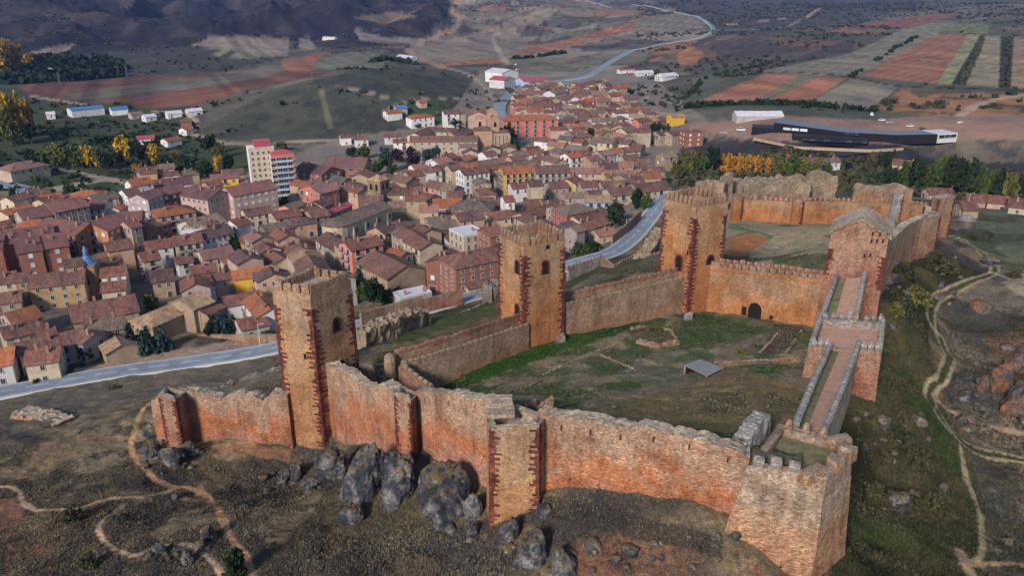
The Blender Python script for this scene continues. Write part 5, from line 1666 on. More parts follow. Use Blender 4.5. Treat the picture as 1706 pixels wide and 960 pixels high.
def roof_mesh(L, D, h, rise, kind, ov=.45, th=.2):
    mb = MB(); x, y = L / 2 + ov, D / 2 + ov
    sl = rise / (D / 2)
    e = h - ov * sl + .04; r = h + rise + .04
    if kind == 'hip':
        k = max(0.0, L / 2 - D / 2)
        P = [(-x, -y, e), (x, -y, e), (x, y, e), (-x, y, e)]; A, B = (-k, 0, r), (k, 0, r)
        S = math.hypot(y, r - e)
        for q, uv in (((P[0], P[1], B, A), [(-x, 0), (x, 0), (k, S), (-k, S)]), ((P[2], P[3], A, B), [(-x, 0), (x, 0), (k, S), (-k, S)])):
            mb.face(list(q), uv)
        mb.face([P[1], P[2], B], [(-y, 0), (y, 0), (0, S)]); mb.face([P[3], P[0], A], [(-y, 0), (y, 0), (0, S)])
        for i in range(4):
            a, b = P[i], P[(i + 1) % 4]
            mb.face([(a[0], a[1], a[2] - th), (b[0], b[1], b[2] - th), b, a])
        mb.face([(p[0], p[1], p[2] - th) for p in reversed(P)])
    elif kind == 'gable':
        S = math.hypot(y, r - e)
        n = max(1, int(L / 2.2))
        rnd = random.Random(int(L * 100 + D * 10))
        sag = [0] + [-rnd.uniform(.0, .22) for _ in range(n - 1)] + [0]
        for k in range(n):
            a, b = -x + 2 * x * k / n, -x + 2 * x * (k + 1) / n
            for s in (-1, 1):
                q = [(a, s * y, e + sag[k] * .5), (b, s * y, e + sag[k + 1] * .5), (b, 0, r + sag[k + 1]), (a, 0, r + sag[k])]
                uv = [(a * s, 0), (b * s, 0), (b * s, S), (a * s, S)]
                if s > 0: q = q[::-1]; uv = uv[::-1]
                mb.face(q, uv)
                q = [(a, s * y, e - th + sag[k] * .5), (b, s * y, e - th + sag[k + 1] * .5), (b, s * y, e + sag[k + 1] * .5), (a, s * y, e + sag[k] * .5)]
                mb.face(q if s < 0 else q[::-1])
                q = [(a, s * y, e - th + sag[k] * .5), (b, s * y, e - th + sag[k + 1] * .5), (b, 0, r - th + sag[k + 1]), (a, 0, r - th + sag[k])]
                mb.face(q if s > 0 else q[::-1])
        for s in (-1, 1):
            for g in (-1, 1):
                q = [(s * x, g * y, e - th), (s * x, 0, r - th), (s * x, 0, r), (s * x, g * y, e)]
                mb.face(q if s * g > 0 else q[::-1])
        # ridge cap
        for k in range(n):
            a, b = -x + 2 * x * k / n, -x + 2 * x * (k + 1) / n
            mb.face([(a, -.16, r + sag[k] - .02), (b, -.16, r + sag[k + 1] - .02), (b, 0, r + sag[k + 1] + .1), (a, 0, r + sag[k] + .1)])
            mb.face([(b, .16, r + sag[k + 1] - .02), (a, .16, r + sag[k] - .02), (a, 0, r + sag[k] + .1), (b, 0, r + sag[k + 1] + .1)])
    elif kind == 'shed':
        sl = rise / D; e0 = h - ov * sl + .04; r0 = h + rise + ov * sl + .04
        P = [(-x, -y, e0), (x, -y, e0), (x, y, r0), (-x, y, r0)]
        S = math.hypot(2 * y, r0 - e0)
        mb.face(P, [(-x, 0), (x, 0), (x, S), (-x, S)])
        for i in range(4):
            a, b = P[i], P[(i + 1) % 4]
            mb.face([(a[0], a[1], a[2] - th), (b[0], b[1], b[2] - th), b, a])
        mb.face([(p[0], p[1], p[2] - th) for p in reversed(P)])
    else:  # flat with a rim
        X, Y = L / 2, D / 2
        mb.box((0, 0, h + .06), (L - .5, D - .5, .1))
        for (cx, cy, sx, sy) in ((0, -Y + .15, L + .1, .34), (0, Y - .15, L + .1, .34), (-X + .15, 0, .34, D - .6), (X - .15, 0, .34, D - .6)):
            mb.box((cx, cy, h + .22), (sx, sy, .5), 0, 0, 1, True)
    return mb

NWIN = [0]
def house(X, Y, rot, L, D, h, roof='brown', wall='cream', kind='gable', label=None, cat='house', name='house', slope=.40, win=True, zg=None, wk=None, chim=None, density=1.0, group=None, seed=None, per=2.7, fl=2.9):
    if zg is None:
        zg = min(gz(X + dx, Y + dy) for dx, dy in ((0, 0), (L / 3, 0), (-L / 3, 0), (0, D / 3), (0, -D / 3)))
    rnd = random.Random(seed if seed is not None else int(X * 13 + Y * 7))
    rise = D / 2 * slope if kind in ('gable', 'hip') else (D * .16 if kind == 'shed' else 0)
    root = empty(name, (X, Y, zg), rot)
    o = gable_mesh(L, D, h, rise, 1.8, kind == 'hip', kind == 'shed', kind == 'flat').build('wall', WALL[wall], root)
    ro = roof_mesh(L, D, h, rise, kind).build('roof', ROOF[roof], root, jitter=.05 if roof in ('brown', 'redbrown', 'grey', 'tan', 'orange') else 0, freq=.6)
    cr, sr = math.cos(rot), math.sin(rot)
    OBBS.append((X, Y, cr, sr, L / 2, D / 2))
    R = math.hypot(X, Y)
    for k in range(chim if chim is not None else rnd.choice((0, 1, 1, 2))):
        cx = rnd.uniform(-.35, .35) * L; cy = rnd.choice((-1, 1)) * rnd.uniform(.08, .22) * D
        zz = h + (rise * (1 - abs(cy) / (D / 2)) if kind in ('gable', 'hip') else rise * .4)
        if kind == 'hip': zz = min(zz, h + rise * .6)
        child('chimney', chimney_mesh(), ro, (cx, cy, zz), rnd.choice((0, math.pi / 2)))
    if win:
        tall = h + (rise * .0)
        fls = max(1, int(round(h / fl)))
        for (nx, ny, half, off) in ((0, -1, L / 2, D / 2), (0, 1, L / 2, D / 2), (1, 0, D / 2, L / 2), (-1, 0, D / 2, L / 2)):
            wx, wy = nx * cr - ny * sr, nx * sr + ny * cr
            cx, cy = X + wx * off, Y + wy * off
            if (wx * cx + wy * cy) / R > -.12: continue
            blank = rnd.random() < (.35 if ny == 0 else .06)
            if blank and wk is None: continue
            sp = per * (1 if R < 420 else 1.35)
            n = max(1, min(int((2 * half - 1.0) / sp), 14 if wk else 5))
            for f in range(fls):
                for i in range(n):
                    if rnd.random() > .88 * density and wk is None: continue
                    s = (i + .5) / n * (2 * half - 1.0) - half + .5
                    z = f * h / fls + h / fls * .52
                    k_ = wk or rnd.choice(('plain', 'plain', 'tall', 'plain', 'blind', 'balcony' if f else 'plain'))
                    if f == 0 and wk is None and i == n // 2: k_ = rnd.choice(('door', 'gate')) if n > 1 else 'plain'
                    if k_ in ('door', 'gate'): z = 1.15
                    lx, ly = (s, ny * off) if nx == 0 else (nx * off, s)
                    child('window' if k_ not in ('door', 'gate') else 'door', window_mesh(k_), root, (lx, ly, z), math.atan2(nx, -ny))
                    NWIN[0] += 1
    qx, qy = proj(X, Y, zg + h)
    words = (wall, roof, h, L, kind)
    root['kind'] = 'thing'; root['category'] = cat
    if group: root['group'] = group
    BUILDINGS.append([root, qx, qy, words, label, cat])
    return root

def H(x0, y0, x1, y1, D, h, roof, wall, kind='gable', label=None, **kw):
    """house from the two ends of its ridge in the photo"""
    slope = kw.get('slope', .40)
    rise = D / 2 * slope if kind in ('gable', 'hip') else (D * .08 if kind == 'shed' else .3)
    m = ((x0 + x1) / 2, (y0 + y1) / 2)
    z = gz(*G(m[0], m[1] + 14)[:2])
    for _ in range(4):
        p = PZ(*m, z + h + rise); z = gz(p.x, p.y)
    a, b = PZ(x0, y0, z + h + rise), PZ(x1, y1, z + h + rise)
    if kind == 'hip':
        e = (b - a).normalized() * D * .42; a = a - e; b = b + e
    d = b - a
    return house((a.x + b.x) / 2, (a.y + b.y) / 2, math.atan2(d.y, d.x), max(d.length, 4.0), D, h, roof, wall, kind, label, **kw)

# --- buildings one can pick out in the photo: ridge ends, depth, eaves height, roof, wall
# left: apartment blocks
H(78,362,148,371, 13,13,'plum','orange','gable','long orange brick apartment block with a plum roof, left wing of the corner building',cat='apartment block',name='apartment_block',wk='balcony',per=3.6,chim=2)
H(150,371,194,353, 13,13,'plum','orange','gable','orange brick apartment block with a plum roof, right wing of the corner building',cat='apartment block',name='apartment_block',wk='blind',per=3.0,chim=1)
H(46,366,68,364, 8,12,'orange','orange','hip','orange brick block with a bright orange hip roof above the brick flats',cat='apartment block',name='apartment_block',wk='wide',per=4)
H(28,349,86,339, 13,11,'plum','tan')
H(76,337,132,326, 14,12,'plum','pink','gable','pinkish tall block with many dark windows on its gable under a plum roof',cat='apartment block',name='apartment_block',wk='tall',per=2.4)
for (a, b, c, d) in ((26,410,66,404), (70,403,110,397), (2,396,44,390), (52,389,88,384), (-30,405,4,401)):
    H(a,b,c,d, 11,13,'plum','brick','shed',cat='apartment block',name='apartment_block',wk='blind',per=4.2,chim=2)
H(150,333,178,332, 12,8,'brown','white')
H(206,368,223,364, 9,13,'plum','tan',wk='tall',per=2.6,cat='apartment block',name='apartment_block')
H(194,353,236,350, 12,10,'plum','pink'); H(189,345,204,339, 5,7,'orange','white'); H(203,315,226,311, 10,8,'plum','white')
H(228,323,254,314, 10,14,'plum','mauve',wk='blind',per=2.6,cat='apartment block',name='apartment_block')
H(133,317,154,315, 14,4,'orange','tan','hip'); H(0,351,45,338, 8,8,'orange','cream'); H(22,271,50,266, 14,7,'pink','cream','hip')
H(-10,330,20,326, 9,6,'orange','cream')
H(276,343,296,340, 12,11,'orange','pink','hip','four storey pink hotel like house with a bright orange hip roof',wk='balcony',per=3.2)
H(230,369,272,359, 10,8,'brown','brick',wk='wide',per=3.4); H(256,315,300,306, 10,13,'plum','brick',wk='blind',per=3,cat='apartment block',name='apartment_block')
H(319,309,364,316, 13,15,'plum','pink',wk='plain',per=2.8,cat='apartment block',name='apartment_block')
H(375,311,448,298, 13,15,'plum','pink','gable','long brick pink apartment block with dormers in front of the tall tower',wk='blind',per=3.0,cat='apartment block',name='apartment_block')
H(358,327,378,325, 7,12,'blue','white','shed','narrow white block with a blue roof edge set against the brick pink flats',wk='plain',per=1.9,cat='apartment block',name='apartment_block')
H(273,297,318,293, 12,7,'plum','white'); H(350,290,394,286, 9,7,'plum','yellow'); H(313,350,340,352, 9,5,'grey','red')
H(308,367,360,354, 13,8,'tan','cream'); H(346,367,352,366, 5,11,'redbrown','orange','hip','small orange brick lookout with a tiled hip roof above white houses',wk='tall',per=1.6,name='lookout')
H(326,385,376,373, 10,9,'brown','white','gable','long white house with two rows of windows and a brown roof',wk='plain',per=2.2)
H(303,380,341,378, 8,8,'palesheet','white','flat'); H(383,366,405,360, 9,9,'redbrown','white'); H(405,348,446,342, 9,8,'brown','cream')
H(240,402,284,396, 9,8,'redbrown','white','gable','bright white gabled house with a red brown roof in the left centre'); H(288,393,333,387, 10,9,'redbrown','cream',wk='balcony')
# school, salmon house, church with belfry
H(506,269,552,277, 14,11,'plum','brick','gable','lower wing of the red brick school with a plum roof',wk='blind',per=4,cat='school',name='school_wing')
H(542,261,612,262, 16,12,'plum','brick','gable','long windowed wing of the red brick school',wk='wide',per=3.6,cat='school',name='school_wing')
H(514,308,546,300, 14,11,'pink','salmon','gable','salmon red house with a blank gable in front of the brick school')
H(512,350,540,345, 10,8,'brown','tan'); H(545,350,578,336, 5,7,'magenta','pink','gable','narrow house with a magenta sheet roof behind the belfry church'); H(640,308,656,304, 8,8,'brown','white')
# centre upper streets
H(835,277,888,274, 12,11,'orange','yellow','gable','yellow apartment house with a vivid orange roof',wk='balcony',per=2.6)
H(890,276,945,274, 12,11,'brown','mauve','gable','mauve apartment house with dark balconies beside the yellow orange-roofed one',wk='balcony',per=2.6)
H(766,281,808,276, 10,10,'brown','white',wk='tall',per=2.6); H(746,275,764,273, 9,10,'brown','cream',wk='plain'); H(729,274,746,272, 9,9,'brown','tan'); H(721,266,742,260, 9,11,'pink','white',wk='tall')
H(881,305,902,304, 7,11,'brown','cream','shed','tall plain cream tower house with a low brown roof',win=False,name='tower_house',chim=0)
H(850,304,879,302, 9,7,'plum','white'); H(839,326,852,325, 8,10,'redbrown','white'); H(832,350,848,348, 10,6,'redbrown','cream','hip'); H(866,352,930,331, 10,6,'redbrown','tan','gable','long low stone building with a red brown roof right of the white houses')
H(776,331,800,332, 14,7,'grey','brick','hip'); H(722,331,766,330, 11,7,'orange','cream')
H(948,338,965,335, 11,9,'grey','red','hip','red fronted house with white window frames and a grey hip roof',wk='tall',per=2.4)
H(921,342,939,338, 8,8,'grey','mauve'); H(975,322,1018,322, 9,8,'tan','blue','gable','pale blue and white house with balconies under a tan roof',wk='balcony',per=2.6)
H(955,356,1003,341, 9,6,'brown','cream'); H(958,371,1005,357, 8,5,'redbrown','pink'); H(990,381,1020,376, 7,4,'pink','cream'); H(951,377,965,373, 6,9,'grey','mauve')
H(767,418,822,407, 12,11,'redbrown','brick','hip','brick pink apartment house with a red brown hip roof left of the middle tower',wk='plain',per=3.2,cat='apartment block',name='apartment_block')
H(728,430,752,414, 8,10,'redbrown','brick'); H(623,416,676,441, 14,7,'brown','tan','gable','large barn like building with a long brown roof behind the first tower trees',win=False)
H(633,407,675,419, 7,7,'orange','pink'); H(574,402,626,391, 9,11,'redbrown','salmon',wk='balcony'); H(690,388,718,402, 9,9,'brown','cream'); H(760,386,798,379, 11,9,'palesheet','cream','flat','cream house with a flat glazed roof terrace',wk='tall'); H(806,378,830,374, 10,10,'redbrown','brick',wk='plain')
H(774,470,808,463, 5,3.6,'brown','cream','gable','low cream garage with a dark door beside the road at the middle tower',wk='gate',per=8); H(801,450,826,443, 7,4.5,'brown','cream'); H(660,491,712,480, 6,3.2,'palesheet','grey','flat',win=False)
# left lower town
H(50,457,140,447, 12,8,'brown','ochre','gable','long ochre convent wing with a brown roof left of the blue spire',wk='plain',per=3.2,cat='convent',name='convent_wing')
H(108,432,136,428, 7,12,'brown','peach'); H(25,455,48,452, 8,9,'brown','ochre'); H(160,431,198,424, 10,8,'brown','ochre')
H(115,508,222,489, 14,5,'redbrown','tan','gable','very long low building with a patched orange brown roof below the convent',win=False)
H(140,535,205,525, 9,5,'grey','tan','gable','dilapidated long house with a broken grey brown roof near the conifers'); H(0,488,33,483, 9,6,'brown','tan'); H(8,521,55,508, 10,6,'orange','pink'); H(0,545,58,531, 9,6,'brown','tan')
H(25,571,132,547, 9,6,'brown','mauve','gable','long mauve house with a plum brown roof behind the cream road house')
H(45,584,98,577, 9,6,'redbrown','cream','gable','cream two storey house with a garage beside the left road',wk='plain',per=3.4)
H(-20,583,22,577, 11,6,'orange','white','gable','white house with an orange brown roof at the left edge by the road',wk='plain',per=3)
H(192,560,201,573, 8,3.6,'tan','tan','gable','small stone shed with a tan roof below the spruces',win=False,chim=0,name='shed'); H(136,549,156,556, 7,6,'brown','grey'); H(62,546,85,541, 7,7,'redbrown','peach')
H(386,450,450,441, 8,6,'orange','yellow','gable','bright yellow house with an orange roof left of the boulder tower',wk='plain',per=6)
H(372,493,430,483, 8,6,'redbrown','white'); H(426,487,450,513, 8,6,'orange','white'); H(310,467,346,458, 9,6,'redbrown','white'); H(352,456,383,450, 7,6,'brown','mauve'); H(318,442,358,437, 8,6,'redbrown','brick')
H(250,451,286,446, 11,6,'brown','tan'); H(332,417,382,408, 10,6,'pink','cream','gable','low house with a pale speckled pink roof right of the white houses'); H(232,421,260,416, 9,8,'redbrown','cream',wk='balcony'); H(290,429,315,424, 7,5,'plum','white')
H(395,532,440,522, 8,4,'redbrown','grey')
# hillside and upper town
H(641,176,665,174, 9,5,'orange','white'); H(688,179,710,177, 9,7,'orange','white','hip'); H(657,163,675,162, 9,5,'blue','grey','gable',win=False); H(696,172,708,171, 7,4,'orange','pink')
H(738,172,762,171, 10,11,'plum','white'); H(755,177,772,176, 9,11,'grey','cream',win=False); H(797,183,803,178, 17,9,'orange','pink','gable','broad pink gabled hall with an orange roof above the hillside convent',win=False)
H(850,191,912,189, 14,12,'orange','salmon','hip','large salmon hotel block with balconies and an orange roof beside the curving street',wk='balcony',per=4,cat='hotel',name='hotel_block',fl=3.1); H(876,179,902,178, 10,13,'orange','cream')
H(857,150,910,148, 12,8,'pink','pink','gable','long pink two storey block below the factory halls',wk='blind',per=4); H(915,150,936,146, 12,10,'grey','white','gable',win=False); H(866,166,884,165, 8,5,'orange','white')
H(822,112,850,115, 24,11,'palesheet','white','gable','largest pale roofed factory hall at the top of the town',win=False,cat='factory hall',name='factory_hall',slope=.25,chim=0)
H(824,125,849,127, 18,9,'magenta','white','gable','white factory hall with a red roof in front of the pale one',win=False,cat='factory hall',name='factory_hall',slope=.3,chim=0)
H(866,129,906,127, 20,7,'magenta','blue','gable','blue walled factory hall with a red roof by the street',win=False,cat='factory hall',name='factory_hall',slope=.25,chim=0)
H(934,134,976,132, 15,7,'slate','cream','gable','cream workshop with blue doors and a grey roof beside the upper road',wk='wide',cat='workshop',name='workshop',chim=0)
H(991,133,1010,132, 10,7,'tan','brick'); H(1010,142,1046,139, 12,4,'orange','tan','gable',win=False); H(985,151,1010,150, 12,7,'pink','pink'); H(976,164,990,163, 10,9,'orange','red'); H(992,164,1013,163, 10,9,'redbrown','tan')
H(930,191,955,190, 10,7,'slate','white'); H(1014,199,1054,197, 9,5,'palesheet','white','flat'); H(1035,213,1056,210, 10,11,'grey','cream',win=False); H(1058,213,1080,212, 10,10,'brown','cream','gable',win=False)
H(1092,218,1110,216, 9,7,'brown','tan'); H(1112,218,1130,215, 9,7,'redbrown','tan'); H(1116,188,1137,187, 9,7,'ochre' if 'ochre' in ROOF else 'tan','yellow','gable','yellow house at the right edge of the upper town',win=False)
H(995,251,1017,248, 9,9,'pink','mauve'); H(1018,247,1034,246, 9,9,'orange','blue','gable','light blue house with an orange roof in the right hand row',wk='plain',per=2.4); H(1036,245,1060,243, 9,8,'brown','cream'); H(976,259,996,257, 9,9,'pink','peach',wk='plain'); H(942,255,962,252, 9,10,'orange','white',wk='balcony')
H(945,240,982,243, 14,6,'grey','peach'); H(958,279,1005,279, 9,8,'pink','cream'); H(1006,282,1064,281, 9,8,'pink','yellow','gable','long pale yellow house with a pink tiled roof near the green meadow',wk='plain'); H(965,301,1000,299, 9,7,'redbrown','mauve'); H(1001,301,1022,300, 9,7,'brown','mauve',wk='balcony')
H(945,297,960,292, 10,8,'redbrown','ochre'); H(914,302,942,300, 10,7,'plum','pink'); H(1054,304,1108,299, 12,6,'redbrown','cream'); H(1101,254,1121,252, 9,8,'tan','tan'); H(1138,215,1168,214, 10,9,'plum','brick','flat','dark brick flats at the edge of the red building site',wk='blind',per=3,cat='apartment block',name='apartment_block')
H(1225,181,1302,181, 12,4.2,'palesheet','grey','gable','long grey white farm warehouse below the striped fields',win=False,cat='warehouse',name='warehouse',chim=0)
H(1368,263,1395,262, 8,7,'grey','white','gable','white house with a grey roof at the foot of the dark bank',wk='plain'); H(1328,261,1364,262, 9,6,'plum','tan'); H(1490,264,1530,268, 10,5,'redbrown','pink')
for q in ((1545,312,1585,313),(1610,322,1640,324),(1645,324,1680,327),(1682,330,1712,333),(1600,334,1625,335)):
    H(*q, 9, 3.6, 'redbrown', random.choice(('tan','pink','cream')))
H(1000,170,1040,168, 9,5,'redbrown','brick'); H(1040,180,1070,178, 9,5,'orange','tan'); H(1075,196,1105,193, 9,5,'redbrown','brick')
# farm sheds in the left valley
H(114,179,168,174, 14,6,'blue','white','gable','long pale blue roofed farm shed in the left valley',win=False,cat='farm shed',name='farm_shed',chim=0,slope=.2); H(183,178,210,176, 14,5,'blue','white','gable','short blue roofed farm shed beside the long one in the left valley',win=False,cat='farm shed',name='farm_shed',chim=0,slope=.2)
for q in ((300,198,318,197,'redbrown','brick'),(303,212,314,210,'orange','white'),(310,180,334,178,'palesheet','white'),(228,226,256,224,'magenta','white'),(272,230,296,226,'orange','white'),(215,186,235,184,'pink','grey'),(238,190,256,188,'palesheet','white'),(76,186,90,185,'palesheet','white'),(276,184,300,182,'palesheet','white')):
    H(*q[:4], 8, 4, q[4], q[5], chim=0)
for q in ((566,223,583,222),(590,226,612,225),(640,222,668,221),(655,231,690,230)):
    H(*q, 8, 5, 'redbrown', 'white')
H(1060,117,1086,116, 9,4,'palesheet','white'); H(1098,121,1124,119, 12,5,'palesheet','white'); H(1030,114,1056,113, 6,4,'magenta','white')
H(666,90,690,93, 9,4,'palesheet','blue',chim=0); H(540,63,560,64, 8,4,'palesheet','white',chim=0); H(76,112,86,113, 9,5,'palesheet','white',chim=0); H(88,123,100,123, 8,4,'palesheet','blue',chim=0)

# --- the tall cream and red apartment tower: two joined slabs, red top house, balcony bands
def slab(root, corner_px, zt, zb, wl, wr, mat_l, mat_r, ang):
    p = PZ(corner_px[0], corner_px[1], zt)
    dr = Vector((math.cos(ang), math.sin(ang), 0)); dl = Vector((-math.sin(ang), math.cos(ang), 0))
    c = [p, p + dr * wr, p + dr * wr + dl * wl, p + dl * wl]
    mb = MB()
    for i in range(4):
        a, b = c[i], c[(i + 1) % 4]
        mb.face([(a.x, a.y, zb), (b.x, b.y, zb), (b.x, b.y, zt), (a.x, a.y, zt)], None, None, 0 if i % 2 else 1)
    mb.face([tuple(q) for q in c], None, None, 0)
    o = fix(mb.build('wall', [mat_l, mat_r], root), root)
    return c, dr, dl
p0 = PZ(451, 258, -77)
tw = empty('apartment_tower', (p0.x, p0.y, -99)); tag(tw, 'tall cream apartment tower with a red and white balcony front rising above the town', 'apartment tower')
cB, dr, dl = slab(tw, (451, 259), -76.5, -101, 8.5, 11.0, WALL['white'], WALL['salmon'], .42)
cA, dr2, dl2 = slab(tw, (413, 247), -73.5, -101, 8.0, 12, WALL['white'], WALL['cream'], .42)
mb = MB(); top = cB
cxy = sum(cB, Vector()) / 4
mb.face([cB[0], cB[1], (cxy.x + dr.x, cxy.y + dr.y, -74.6)]); mb.face([cB[1], cB[2], (cxy.x + dr.x, cxy.y + dr.y, -74.6)]); mb.face([cB[2], cB[3], (cxy.x, cxy.y, -74.6)]); mb.face([cB[3], cB[0], (cxy.x + dr.x, cxy.y + dr.y, -74.6), (cxy.x, cxy.y, -74.6)])
q = cA[0] + dr2 * 6.8 + dl2 * 3.4
mb.box((q.x, q.y, -72.0), (7.5, 5.5, 3.0), .42)
fix(mb.build('roof', ROOF['magenta'], tw), tw)
for f in range(8):
    z = -99.2 + f * 2.75
    a = cB[0] + dr * 5.6 - dl * .45
    mb = MB(); mb.box((a.x, a.y, z), (8.8, .9, .22), .42, 0, 1, True); b = cB[0] + dr * 5.6 - dl * .87; mb.box((b.x, b.y, z + .5), (8.8, .06, .75), .42, 1, 1, True)
    fix(mb.build('balcony', [WALL['white'], WALL['blue']], tw), tw)
    for s in (1.0, 3.6, 6.0, 8.6):
        p = cB[0] + dr * s; child('window', window_mesh('balcony' if False else 'wide'), tw, Vector((p.x, p.y, z + 1.4)) - tw.location, .42)
for f in range(8):
    for s in (1.6, 4.2, 6.8, 9.2):
        p = cA[0] + dr2 * s; child('window', window_mesh('plain'), tw, Vector((p.x, p.y, -95.4 + f * 2.75)) - tw.location, .42)
BUILDINGS.append([tw, 440, 290, None, tw['label'], 'apartment tower'])
OBBS.append((cxy.x - 4, cxy.y + 2, math.cos(.42), math.sin(.42), 12, 7))

# --- churches
def belfry(root, p, rot, w, h, wall, roof, cap=2.2, zfoot=-2, openings=True, pitch=None):
    cr, sr = math.cos(rot), math.sin(rot)
    mb = MB(); mb.box((p.x, p.y, p.z + (h + zfoot) / 2), (w, w, h - zfoot), rot)
    mb.box((p.x, p.y, p.z + h * .68), (w + .3, w + .3, .3), rot, 0, 1, True); mb.box((p.x, p.y, p.z + h + .12), (w + .5, w + .5, .3), rot, 0, 1, True)
    o = fix(mb.build('belfry', wall, root), root)
    mb = MB(); hw = w / 2 + .35; q = [(p.x + a * hw * cr - b * hw * sr, p.y + a * hw * sr + b * hw * cr, p.z + h + .25) for a, b in ((-1, -1), (1, -1), (1, 1), (-1, 1))]
    for i in range(4): mb.face([q[i], q[(i + 1) % 4], (p.x, p.y, p.z + h + .25 + cap)])
    fix(mb.build('belfry_roof', roof, root), root)
    if openings:
        for nx, ny in ((0, -1), (-1, 0), (1, 0)):
            wx, wy = nx * cr - ny * sr, nx * sr + ny * cr
            if wx * p.x + wy * p.y > 0: continue
            for s in ((-.22, .22) if w > 5 else (0,)):
                tx, ty = -wy, wx
                child('bell_opening', opening_mesh(w * .2, h * .2, 1, .15, 'capping'), root, Vector((p.x + wx * (w / 2 + .02) + tx * s * w, p.y + wy * (w / 2 + .02) + ty * s * w, p.z + h * .72)) - root.location, math.atan2(wx, -wy))

def church(x0, y0, x1, y1, D, h, roofm, wallm, label, apse=0):
    rise = D / 2 * .42
    z = gz(*G((x0 + x1) / 2, (y0 + y1) / 2 + 16)[:2])
    for _ in range(4):
        p = PZ((x0 + x1) / 2, (y0 + y1) / 2, z + h + rise); z = gz(p.x, p.y)
    a, b = PZ(x0, y0, z + h + rise), PZ(x1, y1, z + h + rise); d = b - a; L = d.length; rot = math.atan2(d.y, d.x)
    root = empty('church', ((a.x + b.x) / 2, (a.y + b.y) / 2, z), rot); tag(root, label, 'church')
    gable_mesh(L, D, h, rise, 2).build('wall', wallm, root)
    roof_mesh(L, D, h, rise, 'gable').build('roof', roofm, root, jitter=.05)
    if apse:
        s = apse; mb = MB(); mr = MB(); n = 8; r = D / 2 - .1; hh = h - .1
        for i in range(n):
            w0, w1 = math.pi / 2 + math.pi * i / n, math.pi / 2 + math.pi * (i + 1) / n
            f = lambda rr, w, zz: (s * L / 2 * 1 + (rr * math.cos(w)) * (1 if s < 0 else -1), rr * math.sin(w), zz)
            q = [f(r, w0, -2), f(r, w1, -2), f(r, w1, hh), f(r, w0, hh)]; mb.face(q if s < 0 else q[::-1], None, [0, 0, 1, 1])
            q = [f(r + .5, w0, hh), f(r + .5, w1, hh), (s * L / 2, 0, h + rise)]; mr.face(q if s < 0 else q[::-1])
        mb.build('apse', wallm, root); mr.build('apse_roof', roofm, root)
    for k in range(max(2, int(L / 6))):
        sx = -L / 2 + (k + .5) * L / max(2, int(L / 6))
        mb = MB(); mb.box((sx, -D / 2 - .3, h * .35 - 1), (.8, .9, h * .9 + 2), 0, 0, .9)
        mb.build('buttress', wallm, root)
        child('window', opening_mesh(.7, 1.8, 1, .15, 'capping'), root, (sx + 2.2 if sx + 2.2 < L / 2 - .6 else sx - 2.2, -D / 2 - .04, h * .5))
    OBBS.append((root.location.x, root.location.y, math.cos(rot), math.sin(rot), L / 2 + (D / 2 if apse else 0), D / 2))
    BUILDINGS.append([root, *proj(root.location.x, root.location.y, z + h), None, label, 'church'])
    return root, a, b, z
c1, a, b, z = church(558,362,634,333, 11,9,ROOF['grey'],WALL['cream'],'cream church with a rounded apse, long grey roof and square brick belfry',-1)
p = PZ(624, 325, z + 9); p.z = z
belfry(c1, Vector((p.x + 1, p.y + 6, z)), c1.rotation_euler.z, 7.0, 14.5, M['ruin'], ROOF['tan'], 2.4)
for o in list(c1.children):
    if o.name.startswith(('belfry', 'bell_')):
        Mi = Matrix.Rotation(-c1.rotation_euler.z, 4, 'Z'); o.location = Mi @ o.location; o.rotation_euler.z -= c1.rotation_euler.z
c2, a, b, z = church(300,498,334,485, 10,8,ROOF['tan'],WALL['tan'],'tan stone church with a half round apse and crossing roofs beside the dark spruces',0)
H(252,520,286,506, 9,6,'tan','tan','hip','rounded stone choir of the tan church beside the yellow tree',win=False,chim=0,name='church_choir',cat='church')
H(324,512,350,497, 9,6,'redbrown','tan','gable','gabled stone transept of the tan church above the spruces',win=False,chim=0,name='church_transept',cat='church')
# blue-spired bell tower
g = G(157, 492); bt = empty('bell_tower', tuple(g), .12); tag(bt, 'stone bell tower with a blue conical spire among the left roofs', 'bell tower')
mb = MB(); mb.box((0, 0, 4.5), (5.4, 5.4, 13)); mb.box((0, 0, 11.1), (6.0, 6.0, .4), 0, 0, 1, True); mb.box((0, 0, 8.0), (5.8, 5.8, .3), 0, 0, 1, True)
mb.build('shaft', M['pale'], bt, jitter=.05)
mb = MB(); n = 12
prof = [(2.9, 11.3), (2.5, 11.7), (1.4, 12.9), (.8, 13.8), (.7, 15.2), (.9, 15.3), (.1, 17.2)]
for k in range(len(prof) - 1):
    for i in range(n):
        w0, w1 = 2 * math.pi * i / n, 2 * math.pi * (i + 1) / n; (ra, za), (rb, zb_) = prof[k], prof[k + 1]
        mb.face([(ra * math.cos(w0), ra * math.sin(w0), za), (ra * math.cos(w1), ra * math.sin(w1), za), (rb * math.cos(w1), rb * math.sin(w1), zb_), (rb * math.cos(w0), rb * math.sin(w0), zb_)])
mb.build('spire', ROOF['blue'], bt)
for nx, ny in ((0, -1), (1, 0), (-1, 0)): child('bell_opening', opening_mesh(1.3, 2.6, 1, .2, 'capping'), bt, (nx * 2.75, ny * 2.75, 4.6), math.atan2(nx, -ny))
BUILDINGS.append([bt, 157, 460, None, bt['label'], 'bell tower']); OBBS.append((g.x, g.y, 1, 0, 3.5, 3.5))
g = G(1030, 335); sb = empty('bell_tower', tuple(g), .1); tag(sb, 'small square stone belfry left of the large green tree by the sloping road', 'bell tower')
mb = MB(); mb.box((0, 0, 4.5), (4.6, 4.6, 11)); mb.box((0, 0, 10.2), (5.1, 5.1, .4), 0, 0, 1, True); mb.build('shaft', M['pale'], sb)
